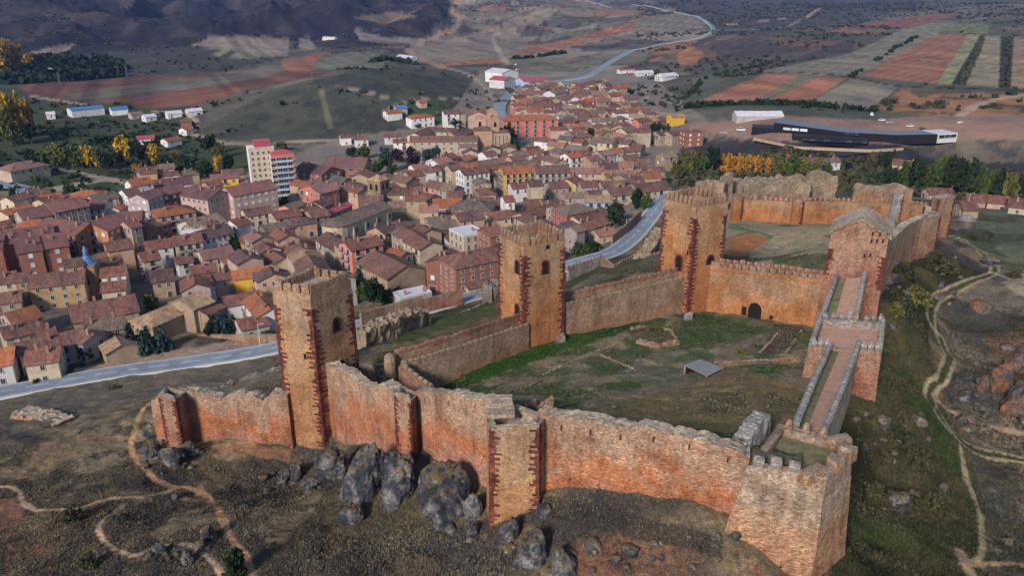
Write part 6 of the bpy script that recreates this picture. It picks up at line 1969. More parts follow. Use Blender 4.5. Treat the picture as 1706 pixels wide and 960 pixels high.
mb = MB(); mb.box((0, 0, 11.0), (5.0, 5.0, 1.2), 0, 0, .25); mb.build('roof', ROOF['tan'], sb)
for nx, ny in ((0, -1), (-1, 0)): child('bell_opening', opening_mesh(1.1, 2.2, 1, .15, 'capping'), sb, (nx * 2.34, ny * 2.34, 6.2), math.atan2(nx, -ny))
BUILDINGS.append([sb, 1030, 318, None, sb['label'], 'bell tower']); OBBS.append((g.x, g.y, 1, 0, 3, 3))

# --- hillside convent: four wings round a court and its church
kw = dict(cat='convent', name='convent_wing')
H(684,226,795,225, 12,9,'brown','cream','gable','long front wing of the hillside convent with rows of small windows',wk='plain',per=3.0,**kw)
H(690,221,714,211, 10,9,'brown','cream','gable','left wing of the hillside convent closing its inner court',win=False,**kw)
H(714,211,764,213, 9,9,'brown','cream','gable','rear wing of the hillside convent behind its inner court',wk='plain',**kw)
H(752,222,780,213, 10,9,'brown','cream','gable','cross wing of the hillside convent right of its inner court',win=False,**kw)
g = G(806, 254); cc = empty('church', tuple(g), .1); tag(cc, 'hillside convent church with twin stone belfries and ribbed apse walls', 'church')
mb = MB(); mb.box((0, 6, 6), (11, 12, 15)); mb.build('wall', WALL['peach'], cc)
mb = MB(); mb.box((11, 8, 5.5), (11, 14, 13)); mb.build('apse', WALL['tan'], cc)
for k in range(5):
    mb = MB(); mb.box((7 + k * 2.4, .7, 4.5), (.8, .7, 12), 0, 0, 1); mb.build('buttress', WALL['tan'], cc)
mb = MB()
for cx, cy, hw, hd, z0, z1 in ((0, 6, 5.9, 6.4, 13.5, 15.6), (11, 8, 5.9, 7.4, 12, 14)):
    q = [(cx - hw, cy - hd, z0), (cx + hw, cy - hd, z0), (cx + hw, cy + hd, z0), (cx - hw, cy + hd, z0)]
    for i in range(4): mb.face([q[i], q[(i + 1) % 4], (cx, cy, z1)])
mb.build('roof', ROOF['brown'], cc)
for bx, by, w_, hh in ((-1.5, 14, 5.5, 19), (7.5, 5.5, 5.5, 20), (6.5, 16, 6.5, 23)):
    mb = MB(); mb.box((bx, by, hh / 2), (w_, w_, hh)); mb.box((bx, by, hh + .1), (w_ + .6, w_ + .6, .4), 0, 0, 1, True); mb.build('belfry', WALL['peach'], cc)
    mb = MB(); mb.box((bx, by, hh + 1.3), (w_ + .3, w_ + .3, 2.0), 0, 0, .1); mb.build('belfry_roof', ROOF['tan'], cc)
    child('bell_opening', opening_mesh(1.6, 3.0, 1, .2, 'capping'), cc, (bx, by - w_ / 2 - .05, hh - 4.6))
BUILDINGS.append([cc, 812, 235, None, cc['label'], 'church']); OBBS.append((g.x + 5, g.y + 7, 1, 0, 12, 9))

# --- long black modern building on the red terrace
def at_z(px, py, z): return PZ(px, py, z)
zb = -88.5
bl = empty('modern_building', tuple(at_z(1420, 238, zb))); tag(bl, 'very long low black modern building with glass strips on the red terrace', 'public building')
def vol(x0, y0, x1, y1, h, dep, mat, roofm, z=zb, h2=None, name='wing'):
    a, b = at_z(x0, y0 - 3, z), at_z(x1, y1 - 3, z); h *= .9; h2 = h2 and h2 * .9; e = (b - a).normalized(); nn = Vector((-e.y, e.x, 0)) * dep
    h2 = h if h2 is None else h2; mb = MB()
    up0, up1 = Vector((0, 0, h)), Vector((0, 0, h2)); dn = Vector((0, 0, -2))
    c = [a, b, b + nn, a + nn]; hh = [h, h2, h2, h]
    for i in range(4):
        p, q = c[i], c[(i + 1) % 4]; hp, hq = hh[i], hh[(i + 1) % 4]
        mb.face([p + dn, q + dn, q + Vector((0, 0, hq)), p + Vector((0, 0, hp))], None, None, 0)
    mb.face([c[i] + Vector((0, 0, hh[i])) for i in range(4)], None, None, 1)
    return fix(mb.build(name, [mat, roofm], bl), bl), a, b
vol(1252,222,1290,224, 3.2, 12, WALL['black'], ROOF['black'])
_, a, b = vol(1288,224,1404,234, 7.2, 16, WALL['black'], ROOF['slate'], h2=4.4)
vol(1404,234,1486,238, 4.5, 15, WALL['black'], ROOF['slate'], h2=4.2)
vol(1486,238,1561,236, 4.1, 14, WALL['black'], ROOF['slate'], h2=3.8)
vol(1561,236,1594,234, 4.0, 13, WALL['white'], ROOF['palesheet'])
vol(1320,236,1447,242, 2.6, 9, WALL['black'], ROOF['black'], z=-89.5)
for (x0, y0, x1, y1, z, hz) in ((1303,225.5,1345,229,-88.5,3.6), (1335,238,1445,243,-89.5,1.2), (1406,234,1430,236,-88.5,3.6), (1563,236.5,1592,234.5,-88.5,2.5)):
    a, b = at_z(x0, y0 - 3, z), at_z(x1, y1 - 3, z); hz *= .9; e = b - a
    nn = Vector((e.y, -e.x, 0)).normalized() * .12; k = max(3, int(e.length / 4))
    for i in range(k):
        p = a.lerp(b, (i + .5) / k) + nn; mb = MB(); mb.box((p.x, p.y, p.z + hz), (e.length / k * .86, .3, 1.5), math.atan2(e.y, e.x)); fix(mb.build('window', M['win'] if x0 != 1303 else M['winpale'], bl), bl)
BUILDINGS.append([bl, 1420, 220, None, bl['label'], 'public building'])
mb = MB(); r = empty('retaining_wall', tuple(at_z(1400, 246, -92))); tag(r, 'tan retaining wall below the long black modern building', 'wall')
ln = [(p.x, p.y, -89.6, -91.2) for p in (at_z(1256,227,-88.9), at_z(1330,242,-88.9), at_z(1450,247,-88.9), at_z(1505,244,-88.9))]
strip_wall(mb, ln, .4, -.4, 3, .05); fix(mb.build('wall', WALL['tan'], r), r)

# ------------------------------------------------------------------ infill of the old town: crooked blocks of houses
HAND = list(OBBS)
rot_src = [(o[0], o[1], math.atan2(o[3], o[2])) for o in HAND]
TOWN = [(-40,690),(-40,470),(0,395),(60,335),(200,330),(262,300),(380,300),(470,330),(500,345),(560,300),(640,295),(735,270),(800,262),(850,256),(870,212),(815,188),(820,165),(860,150),(960,140),(1010,150),
        (1060,185),(1090,212),(1092,245),(1060,262),(1062,290),(1095,312),(1080,330),(1045,345),(1030,385),(985,410),(950,405),(945,460),(825,472),(770,470),(700,485),(600,505),(455,532),(330,552),(180,580),(130,597),(95,622),(30,650)]
NO = [[(560,250),(720,250),(725,290),(600,310)], [(855,232),(950,232),(950,252),(870,256)], [(826,255),(858,256),(860,205),(826,205)], [(222,505),(262,505),(240,545)], [(640,430),(600,430),(600,510),(700,500),(660,470)],
      [(210,540),(300,535),(300,575),(210,590)], [(345,520),(420,520),(420,560),(345,560)], [(1010,345),(1060,345),(1060,385),(1010,385)], [(640,305),(665,292),(720,284),(735,275),(735,262),(690,280)], [(395,340),(480,340),(485,352),(395,352)], [(1000,380),(1100,330),(1100,420),(1000,420)], [(835,240),(840,262),(865,262),(860,230)], [(940,265),(1000,275),(1060,268),(1060,262)], [(885,295),(910,295),(910,318),(885,318)]]
def blocked(x, y, L, D, c, s, pad):
    for i in (-1, -.5, 0, .5, 1):
        for j in (-1, 0, 1):
            qx, qy = x + c * L / 2 * i - s * D / 2 * j, y + s * L / 2 * i + c * D / 2 * j
            for (ox, oy, oc, os_, hl, hd) in OBBS:
                dx, dy = qx - ox, qy - oy
                if abs(dx * oc + dy * os_) < hl + pad and abs(-dx * os_ + dy * oc) < hd + pad: return True
    for (ox, oy, oc, os_, hl, hd) in OBBS:
        dx, dy = ox - x, oy - y
        if abs(dx * c + dy * s) < L / 2 + pad and abs(-dx * s + dy * c) < D / 2 + pad: return True
    return False
# keep roads clear
for RP, w_ in ((ROAD_A, 7.2), (ROAD_B, 11), (ROAD_D, 9), (ROAD_E, 8), (ROAD_F, 9)):
    P_, _, N_, _ = RP
    for k in range(0, len(P_), 2):
        OBBS.append((P_[k][0], P_[k][1], N_[k][1], -N_[k][0], 3.2, w_ / 2 + 1.2))
rnd = random.Random(19)
seeds = []
for gy in np.arange(165, 760, 33):
    for gx in np.arange(-260, 190, 36):
        seeds.append((gx + rnd.uniform(-11, 11), gy + rnd.uniform(-10, 10)))
seeds = np.array(seeds)
srot = []
for sx, sy in seeds:
    near = sorted(rot_src, key=lambda q: (q[0] - sx) ** 2 + (q[1] - sy) ** 2)[:1][0]
    srot.append(near[2] + rnd.uniform(-.08, .08) + (math.pi / 2 if rnd.random() < .22 else 0))
cand = []
for k, (sx, sy) in enumerate(seeds):
    c, s = math.cos(srot[k]), math.sin(srot[k])
    y = -26.0
    while y < 26:
        D_ = rnd.uniform(7.5, 10)
        x = -28.0 + rnd.uniform(0, 4)
        while x < 28:
            L_ = rnd.uniform(6.5, 12.5)
            X_, Y_ = sx + c * (x + L_ / 2) - s * (y + D_ / 2), sy + s * (x + L_ / 2) + c * (y + D_ / 2)
            d2 = np.hypot(seeds[:, 0] - X_, seeds[:, 1] - Y_); o = np.argsort(d2)[:2]
            if o[0] == k and d2[o[1]] - d2[o[0]] > 1.2:
                cand.append((X_, Y_, srot[k], L_, D_))
            x += L_ + .35
        y += D_ + (0.5 if rnd.random() < .6 else 3.2)
cand.sort(key=lambda q: q[1])
N_AUTO = 0
wall_pick = ['cream'] * 6 + ['tan'] * 6 + ['pink'] * 3 + ['white'] * 3 + ['ochre'] * 2 + ['peach'] * 2 + ['mauve'] * 2 + ['brick', 'salmon']
roof_pick = ['brown'] * 9 + ['redbrown'] * 6 + ['grey'] * 4 + ['orange'] * 1 + ['pink', 'tan', 'plum', 'pink']
for (X_, Y_, r_, L_, D_) in cand:
    if N_AUTO >= 360: break
    zg = gz(X_, Y_)
    px, py = proj(X_, Y_, zg)
    if not (-25 < px < 1110 and inpoly(np.array([px]), np.array([py]), TOWN)[0]): continue
    if any(inpoly(np.array([px]), np.array([py]), n_)[0] for n_ in NO): continue
    if blocked(X_, Y_, L_, D_, math.cos(r_), math.sin(r_), .25): continue
    far = Y_ > 420
    h_ = rnd.choice((5.5, 6.2, 7, 8.3, 8.8, 9.4)) if not far else rnd.choice((6, 7, 8.3, 8.8, 9.4))
    kd = rnd.choices(('gable', 'hip', 'shed'), (.8, .13, .07))[0]
    nm_, ct_ = ('outbuilding', 'outbuilding') if kd == 'shed' else ('town_house', 'town house') if h_ >= 8 else ('house', 'house')
    house(X_, Y_, r_ + (math.pi if rnd.random() < .5 else 0), L_, D_, h_ if kd != 'shed' else 4.2, rnd.choice(roof_pick), rnd.choice(wall_pick), kd, slope=rnd.uniform(.34, .46), zg=zg - .3, density=.8 if Y_ < 330 else .6, name=nm_, cat=ct_, chim=None if Y_ < 380 else rnd.choice((0, 1)))
    N_AUTO += 1
print('auto houses', N_AUTO, 'buildings', len(BUILDINGS), 'windows', NWIN[0])

# ------------------------------------------------------------------ trees
rnd = random.Random(5)
def crown_mesh(shape, leaf, k, n_cl=64, per=17):
    r = random.Random(hash((len(shape), len(leaf), k)) & 0xffff)
    V = []; Fc = []
    lumps = [(r.uniform(-.45, .45), r.uniform(-.45, .45), r.uniform(.3, .85), r.uniform(.28, .5)) for _ in range(9)]
    for c in range(n_cl):
        while True:
            x, y, z = r.uniform(-1, 1), r.uniform(-1, 1), r.uniform(0, 1)
            if shape == 'round':
                ok = any((x - a) ** 2 + (y - b) ** 2 + (1.25 * (z - d)) ** 2 < e * e for a, b, d, e in lumps)
            elif shape == 'poplar':
                w = .95 * (math.sin(math.pi * min(1, .12 + z * .95)) ** .6) * (.75 + .25 * math.sin(9 * z + k)); ok = x * x + y * y < w * w
            elif shape == 'conifer':
                w = (1 - z) * .95 + .06; ok = (w * .35) ** 2 < x * x + y * y < w * w
            else:
                ok = x * x + y * y + (z * 1.1) ** 2 < 1 and (x * x + y * y + z * z > .2)
            if ok: break
        for q in range(per):
            px_, py_, pz_ = x + r.gauss(0, .10), y + r.gauss(0, .10), z + r.gauss(0, .05)
            a = r.uniform(0, 6.28); b = r.uniform(-1.1, 1.1); s = r.uniform(.045, .105)
            u = Vector((math.cos(a), math.sin(a), r.uniform(-.3, .3))); w_ = Vector((-math.sin(a) * math.sin(b), math.cos(a) * math.sin(b), math.cos(b) * .7))
            p = Vector((px_, py_, pz_)); i = len(V)
            V += [p - u * s - w_ * s, p + u * s - w_ * s * .6, p + u * s * .7 + w_ * s, p - u * s * .8 + w_ * s * .8]
            Fc.append((i, i + 1, i + 2, i + 3))
    me = bpy.data.meshes.new('crown'); me.from_pydata([tuple(v) for v in V], [], Fc); me.materials.append(LEAF[leaf]); me.update()
    return me
_CR = {}; _TR = {}
def trunk_mesh(shape):
    if shape in _TR: return _TR[shape]
    mb = MB(); mb.tube((0, 0, -.06), (0.01, 0, .45), .035, .022); mb.tube((0.01, 0, .45), (.02, .01, .85), .022, .006)
    for k in range(5):
        a = k * 1.3; z = .25 + .09 * k; mb.tube((0, 0, z), (.32 * math.cos(a), .32 * math.sin(a), z + .22), .012, .003)
    _TR[shape] = mb.mesh('trunk', M['bark']); return _TR[shape]
TREE_ITEMS = []
def tree(px, pyb, pyt, wpx, shape, leaf, words, anchor=None, name=None, cat='tree', dz=0):
    g = G(px, pyb); t = g.y * CP - g.z * SP
    h = (pyb - pyt) * t / F / .95; w = wpx * t / F / 2
    key = (shape, leaf, rnd.randrange(3))
    if key not in _CR: _CR[key] = crown_mesh(*key)
    nm = name or {'round': 'tree', 'poplar': 'poplar_tree', 'conifer': 'conifer_tree', 'bush': 'shrub'}[shape]
    root = empty(nm, (g.x, g.y, g.z - .15 + dz), rnd.uniform(0, 6.28))
    if shape != 'bush':
        child('trunk', trunk_mesh(shape), root, (0, 0, 0), 0, (h * .8, h * .8, h * .95))
    child('crown', _CR[key], root, (0, 0, 0 if shape == 'bush' else h * (.12 if shape != 'round' else .12)), 0, (w * 1.08, w * 1.08, h * (1.05 if shape == 'bush' else .88)))
    root['category'] = cat; root['kind'] = 'thing'
    TREE_ITEMS.append([root, px, (pyb + pyt) / 2, words, anchor])
A1 = 'beside the fenced lots at far left'
for q in ((8,232,150,46,'poplar','yellow'),(32,230,156,44,'poplar','yellow'),(50,224,164,24,'poplar','orange'),(-10,236,150,40,'poplar','olive'),(20,242,180,36,'round','olive'),(54,240,206,26,'round','dark'),(-25,236,160,40,'poplar','yellow')):
    tree(*q, {'yellow': 'tall golden poplar', 'orange': 'slender orange poplar', 'olive': 'tall olive poplar', 'dark': 'dark round tree'}[q[5]], 'in the grove at the far left edge')
for q in ((12,128,74,30,'round','yellow'),(32,124,80,24,'round','orange'),(48,116,90,18,'round','yellow'),(2,128,84,26,'round','dark')):
    tree(*q, {'yellow': 'golden tree', 'orange': 'orange tree', 'dark': 'dark tree'}[q[5]], 'before the dark wood at top left')
for x, t_, w, lf in ((62,252,22,'dark'),(75,248,22,'green'),(90,246,22,'olive'),(105,247,22,'olive'),(122,246,22,'green'),(138,249,22,'olive'),(153,250,20,'yellow'),(168,252,20,'olive'),(182,256,18,'dark'),(198,258,18,'dark')):
    tree(x, 281, t_ - 3, w * 1.3, 'round', lf, {'dark': 'dark green tree', 'green': 'mid green tree', 'olive': 'yellow green tree', 'yellow': 'yellow tree'}[lf], 'in the tree row behind the fenced lots')
for q in ((214,272,228,36,'round','yellow','large golden tree'),(236,276,240,34,'round','dark','dark tree between the two golden ones'),(259,278,238,28,'poplar','yellow','bright golden poplar'),(232,300,275,18,'round','orange','rust red tree'),(252,303,256,24,'conifer','dark','dark pointed spruce'),
          (280,300,266,26,'round','dark','dark tree'),(298,300,268,26,'round','green','green tree'),(316,300,266,28,'round','dark','dark tree'),(334,301,270,26,'round','green','green tree'),(352,300,268,26,'round','dark','dark tree'),(366,288,262,18,'round','yellow','small yellow tree'),(292,266,250,14,'poplar','yellow','little golden poplar'),
          (350,258,228,26,'round','dark','dark round tree'),(366,264,236,20,'round','olive','olive round tree'),(385,285,258,24,'round','dark','dark tree'),(468,252,236,22,'round','olive','olive tree'),(110,228,213,14,'round','dark','lone dark tree'),(72,330,312,18,'round','dark','dark tree'),(58,334,318,16,'round','dark','dark tree'),(30,340,322,22,'round','dark','dark tree'),(22,325,312,12,'conifer','dark','small dark conifer')):
    tree(*q[:6], q[6], None)
for q in ((602,478,440,26,'conifer','blue','blue green spruce'),(622,518,468,34,'round','dark','big dark green tree'),(606,508,470,26,'round','green','green tree'),(642,506,474,26,'round','green','green tree'),(590,500,470,16,'round','green','green tree'),(663,500,478,18,'round','dark','dark tree')):
    tree(*q[:6], q[6], 'in the clump right of the boulder tower')
for q in ((222,586,534,30,'conifer','blue'),(248,590,540,32,'conifer','blue'),(272,584,538,30,'conifer','blue'),(236,576,545,24,'conifer','blue'),(374,557,508,30,'conifer','blue'),(355,558,520,26,'conifer','dark'),(394,555,518,26,'conifer','dark')):
    tree(*q, 'blue green spruce' if q[5] == 'blue' else 'dark spruce', 'by the tan stone church')
for q in ((255,519,487,30,'round','olive','rounded yellow green tree'),(398,428,393,24,'round','dark','dark round tree'),(146,602,568,24,'round','green','bushy green tree'),(742,478,453,24,'round','green','bushy green tree'),(210,404,385,20,'round','dark','dark tree'),(190,412,396,18,'round','dark','dark tree'),(275,392,374,22,'round','dark','dark tree'),(258,398,380,18,'round','green','green tree'),
          (1025,380,341,38,'round','dark','large dark green tree'),(1056,348,314,26,'round','dark','dark green tree'),(1076,352,322,22,'round','green','green tree'),(962,432,402,34,'round','green','bright green tree'),(988,428,400,26,'round','dark','dark bushy tree'),(895,313,283,34,'round','green','large leafy green tree'),(776,308,291,16,'round','green','green tree'),(798,309,290,20,'round','green','green tree'),(818,308,292,16,'round','olive','olive tree'),(858,308,294,14,'round','plum','plum leaved tree'),
          (645,287,250,24,'round','blue','teal round tree'),(667,270,248,24,'round','plum','plum leaved tree'),(690,288,258,24,'round','plum','plum leaved tree'),(712,278,250,22,'round','blue','teal round tree'),(724,270,245,20,'round','blue','teal round tree'),(681,264,244,18,'round','plum','plum leaved tree'),(655,292,270,16,'round','green','green tree'),(630,292,266,22,'round','green','green tree'),(605,264,243,26,'round','green','green tree'),(587,262,246,20,'round','dark','dark tree'),(745,272,252,12,'conifer','dark','dark conifer'),
          (758,214,196,22,'round','dark','dark tree'),(694,212,198,16,'conifer','dark','dark conifer'),(850,246,204,24,'conifer','dark','tall dark conifer'),(840,238,210,18,'conifer','dark','dark conifer'),(858,262,232,22,'round','dark','dark tree'),(890,224,206,20,'round','green','small green tree'),(984,232,214,14,'round','dark','dark tree'),(1000,231,213,14,'round','dark','dark tree'),(1092,234,205,22,'round','dark','dark tree'),(1107,232,208,18,'round','blue','teal tree'),
          (1056,282,258,20,'round','dark','dark tree'),(1000,302,287,14,'round','yellow','yellow tree'),(1014,302,287,14,'round','yellow','yellow tree'),(1128,298,270,22,'round','olive','olive tree'),(475,350,326,30,'round','green','green tree'),(490,345,330,20,'round','green','green tree'),(500,348,332,20,'round','green','green tree'),(568,330,312,14,'round','dark','dark tree'),(1050,160,149,12,'round','dark','dark tree'),(470,176,168,10,'round','dark','dark tree')):
    tree(*q[:6], q[6], None)
A2 = 'in the belt behind the outer ward ruins'
for x, b, t_, w, lf in ((1146,290,253,22,'olive'),(1166,291,250,30,'green'),(1186,292,250,26,'dark'),(1200,290,256,20,'orange'),(1214,291,255,20,'orange'),(1229,291,256,20,'orange'),(1245,291,257,20,'orange'),(1262,292,257,20,'orange'),(1279,293,262,18,'orange'),(1296,294,259,30,'olive'),(1317,296,258,32,'green'),(1338,297,261,30,'olive'),(1358,296,266,24,'olive'),(1378,293,270,20,'green'),(1312,266,256,8,'orange')):
    tree(x, b, t_, w, 'poplar' if lf == 'orange' else 'round', lf, {'orange': 'orange autumn poplar', 'olive': 'olive tree', 'dark': 'dark green tree', 'green': 'green tree'}[lf], A2)
for x, b, t_, w, lf, sh in ((1480,315,280,30,'dark','round'),(1503,318,268,34,'green','round'),(1530,322,266,36,'dark','round'),(1556,326,265,36,'green','round'),(1582,330,268,34,'dark','round'),(1606,332,272,32,'dark','round'),(1630,334,277,32,'green','round'),(1655,336,282,28,'dark','round'),(1678,338,288,26,'olive','round'),(1700,335,296,24,'dark','round'),(1483,282,244,18,'dark','conifer'),(1470,285,256,18,'dark','round'),(1455,300,286,20,'green','round')):
    tree(x, b, t_, w, sh, lf, {'dark': 'dark green tree', 'green': 'rounded green tree', 'olive': 'olive tree'}[lf] if sh == 'round' else 'dark conifer', 'in the wood right of the gorge ruins')
for q in ((1527,505,474,40,'olive','large yellow green shrub'),(1508,512,490,24,'scrub','dark shrub'),(1562,444,418,44,'scrub','wide dark shrub'),(1508,458,434,34,'scrub','dark shrub'),(1582,452,430,24,'olive','olive shrub'),(1492,524,502,24,'olive','olive shrub'),(1645,392,384,16,'scrub','small dark shrub'),(1642,402,394,14,'scrub','small dark shrub'),(1620,398,388,16,'scrub','small dark shrub'),(1690,462,450,22,'scrub','dark shrub'),
          (1500,740,708,44,'scrub','wide dark shrub'),(1530,775,742,44,'scrub','wide dark shrub'),(1470,770,740,30,'scrub','dark shrub'),(1495,850,812,50,'scrub','large dark olive shrub'),(1545,840,812,40,'scrub','dark shrub'),(1455,830,800,36,'scrub','dark shrub'),(1575,860,838,30,'scrub','dark shrub'),(1440,720,700,24,'scrub','dark shrub'),(1480,640,622,26,'scrub','dark shrub'),(1510,650,630,26,'scrub','dark shrub'),
          (395,962,906,44,'green','upright deep green shrub'),(125,868,836,30,'scrub','round dark shrub'),(150,946,918,34,'scrub','brownish dark shrub'),(204,592,575,18,'olive','yellow green shrub'),(62,642,628,14,'green','small green shrub'),(445,560,545,20,'olive','olive shrub'),(1545,446,428,26,'scrub','dark shrub'),(1235,590,578,22,'olive','dry tawny shrub'),(1090,552,540,24,'olive','dry tawny shrub'),(190,648,640,16,'olive','low olive shrub'),(175,590,574,24,'olive','yellow green shrub')):
    tree(q[0], q[1], q[2], q[3], 'bush' if q[0] != 395 else 'poplar', q[4] if q[0] != 395 else 'dark', q[5], None, name='shrub', cat='shrub')

# ------------------------------------------------------------------ rocks
def rock_mesh(seed, sub, rough=.3):
    bm = bmesh.new(); bmesh.ops.create_icosphere(bm, subdivisions=sub, radius=1)
    r = random.Random(seed); off = Vector((r.uniform(0, 90), r.uniform(0, 90), r.uniform(0, 90)))
    planes = [(Vector((r.gauss(0, 1), r.gauss(0, 1), r.gauss(0, .45))).normalized(), r.uniform(.6, .88)) for _ in range(11)]
    for v in bm.verts:
        p = v.co.copy()
        for n_, d in planes:
            k = p.dot(n_)
            if k > d: p -= n_ * (k - d) * .85
        q = Vector((p.x * 1.6, p.y * 1.6, p.z * .8))
        p *= 1 + rough * mnoise.noise(p * 1.1 + off) + rough * .36 * mnoise.noise(q * 2.4 + off) + rough * .16 * mnoise.noise(p * 7 + off)
        c = abs(mnoise.noise(q * 1.5 + off * 2))
        if c < .07: p *= 1 - .16 * (1 - c / .07)
        v.co = p
    me = bpy.data.meshes.new('rock'); bm.to_mesh(me); bm.free()
    me.materials.append(M['rock'])
    me.polygons.foreach_set('use_smooth', [True] * len(me.polygons))
    return me
def boulder(px, py, w, h, seed, label, tilt=0.0, lean=0.0, dep=.9, mat=None, name='boulder', fdown=.38, up=.30):
    g = G(px, py + h * fdown); t = g.y * CP - g.z * SP
    W_, H_ = w * t / F / 2 * 1.0, h * t / F / 2 * 1.2
    me = rock_mesh(seed, 5)
    if mat: me.materials[0] = M[mat]
    o = bpy.data.objects.new(name, me); COL.objects.link(o)
    o.location = (g.x, g.y + W_ * dep * .6, g.z + H_ * up - .1)
    o.rotation_euler = (lean, tilt, random.Random(seed).uniform(-.5, .5)); o.scale = (W_, W_ * dep, H_)
    tag(o, label, 'boulder', None)
    return o
BL = [(560,778,62,64,'dark square boulder at the foot of the boulder tower',.1),(606,786,80,128,'tall leaning boulder with a grassy top, second right of the boulder tower',.3),(660,800,70,108,'pointed boulder with a dark side under the slim buttress turret',.1),
      (746,822,112,124,'largest dark round boulder left of the broad front turret',-.1),(582,858,48,44,'pale boulder lying below the tall leaning boulder',.2),(792,846,38,50,'pale boulder wedged between the largest boulder and the front turret',.0),(785,884,30,30,'small grey boulder under the pale wedged boulder',.2),
      (888,922,62,64,'round grey boulder in front of the broad front turret',.2),(942,936,48,52,'pale lichen boulder right of the round grey boulder',-.2),(988,910,42,24,'flat lichen boulder on the slope below the long wall',.0),(852,884,40,44,'brown grey boulder at the foot of the broad front turret',.1),(905,852,28,30,'small dark boulder right of the broad front turret base',.1),
      (250,720,34,32,'blue grey boulder left of the small left turret',.1),(284,762,46,36,'slanting dark boulder under the small left turret',.6),(250,752,40,26,'low slanting rock left under the small left turret',.5),(312,752,34,32,'dark rock right under the small left turret',.3),
      (494,790,30,36,'grey rock in front of the boulder tower base',.1),(520,808,26,26,'dark rock below the boulder tower base',.0),(470,796,28,26,'pale rock left of the boulder tower base',.2),(345,892,30,26,'pale boulder beside the foreground trail',.2),(290,828,16,14,'small pale rock at the fork of the foreground trails',.1),
      (1532,704,36,20,'flat pale boulder beside the right cart track',.2),(1640,735,34,14,'flat grey boulder inside the bend of the cart track',.1),(1658,436,42,22,'dark grey boulder at the upper bend of the cart track',.2),(1475,704,34,20,'pale flat boulder under the middle bastion',.1),(1500,842,50,40,'large lichen boulder among the shrubs on the right slope',.2),(1490,545,16,12,'small white boulder on the right slope',.1),
      (310,930,26,30,'grey boulder in the rock group left of the green shrub',.1),(262,915,24,26,'dark boulder in the rock group beside the trail end',.3),(1680,905,20,14,'grey rock at the lower right',.1)]
for k, (x, y, w, h, lab, tl) in enumerate(BL):
    boulder(x, y, w, h, 100 + k, lab, tl, -.15)
for k, (x, y, w, h, lab) in enumerate(((1672,632,46,56,'tall red cliff outcrop at the right edge, upper one'),(1696,668,46,66,'red and grey cliff outcrop at the right edge, lower one'),(1638,512,32,22,'dark red outcrop in the middle of the right slope'),(1642,640,26,28,'small red outcrop left of the cliff outcrops'),(1700,600,40,40,'grey red crag at the right edge above the cliff'))):
    boulder(x, y, w, h, 300 + k, lab, .1, 0, 1.1, 'redrock', 'outcrop')
SM = [rock_mesh(500 + k, 2, .4) for k in range(7)]
def scatter(n, x0, y0, x1, y1, s0, s1, label, grp, mat=None):
    for k in range(n):
        x, y = rnd.uniform(x0, x1), rnd.uniform(y0, y1); g = G(x, y)
        o = bpy.data.objects.new('rock', SM[rnd.randrange(7)]); COL.objects.link(o); s = rnd.uniform(s0, s1) * (1 if rnd.random() < .8 else 1.6)
        o.location = (g.x, g.y, g.z + s * .15); o.scale = (s * rnd.uniform(.8, 1.4), s, s * rnd.uniform(.5, .9)); o.rotation_euler = (rnd.uniform(-.3, .3), rnd.uniform(-.3, .3), rnd.uniform(0, 6))
        tag(o, label, 'rock', grp)
scatter(16, 440, 765, 560, 825, .25, .7, 'small grey rock scattered under the boulder tower', 'rocks under the boulder tower')
scatter(16, 745, 870, 870, 940, .25, .7, 'small rock scattered around the foot of the broad front turret', 'rocks under the front turret')
scatter(30, 900, 895, 1110, 955, .2, .7, 'small rock scattered on the red earth below the long wall', 'rocks below the long wall')
scatter(16, 1100, 895, 1240, 950, .2, .55, 'small rock scattered near the corner bastion foot', 'rocks near the corner bastion')
scatter(16, 235, 735, 340, 790, .3, .9, 'small rock scattered under the small left turret', 'rocks under the left turret')
scatter(14, 245, 900, 350, 950, .2, .6, 'small rock scattered beside the end of the foreground trail', 'rocks by the foreground trail')
scatter(24, 1425, 690, 1580, 860, .3, .8, 'small rock scattered among the shrubs of the right slope', 'rocks on the right slope')
scatter(26, 1590, 560, 1720, 720, .3, 1.2, 'small rock scattered around the red outcrops', 'rocks around the red outcrops')
scatter(24, 1475, 425, 1600, 520, .4, 1.3, 'grey rock scattered below the pale outer wall', 'rocks below the pale wall')
scatter(30, 1000, 575, 1330, 690, .12, .35, 'small stone scattered in the courtyard', 'stones in the courtyard')
scatter(20, 600, 880, 760, 950, .1, .3, 'small stone in the grass below the big boulders', 'stones below the boulders')

# ------------------------------------------------------------------ grass tufts, heath and hedgerows (not countable)
def stuff_mesh(name, V, Fc, mat):
    me = bpy.data.meshes.new(name); V = np.asarray(V, np.float32).reshape(-1, 3); Fc = np.asarray(Fc, np.int32)
    k = Fc.shape[1]
    me.vertices.add(len(V)); me.vertices.foreach_set('co', V.ravel())
    me.loops.add(Fc.size); me.loops.foreach_set('vertex_index', Fc.ravel())
    me.polygons.add(len(Fc)); me.polygons.foreach_set('loop_start', (np.arange(len(Fc)) * k).astype(np.int32)); me.polygons.foreach_set('loop_total', np.full(len(Fc), k, np.int32))
    me.update(calc_edges=True); me.materials.append(mat)
    o = bpy.data.objects.new(name, me); COL.objects.link(o); tag(o, kind='stuff'); return o
def grass_mat(name, a, b_, c_):
    m, t, b = nt(name); P = pos(t)
    n1 = noise_node(t, P, .12, 5, .7); n2 = noise_node(t, P, 2.3, 3, .7)
    col = ramp(t, n1, [(.36, a), (.5, b_), (.64, c_)])
    col = mix(t, col, ramp(t, n2, [(.3, .62), (.5, 1.0), (.7, 1.4)]), .9, 'MULTIPLY')
    t.links.new(col, b.inputs['Base Color']); return m
rg = np.random.default_rng(4)
g_ = GROUND
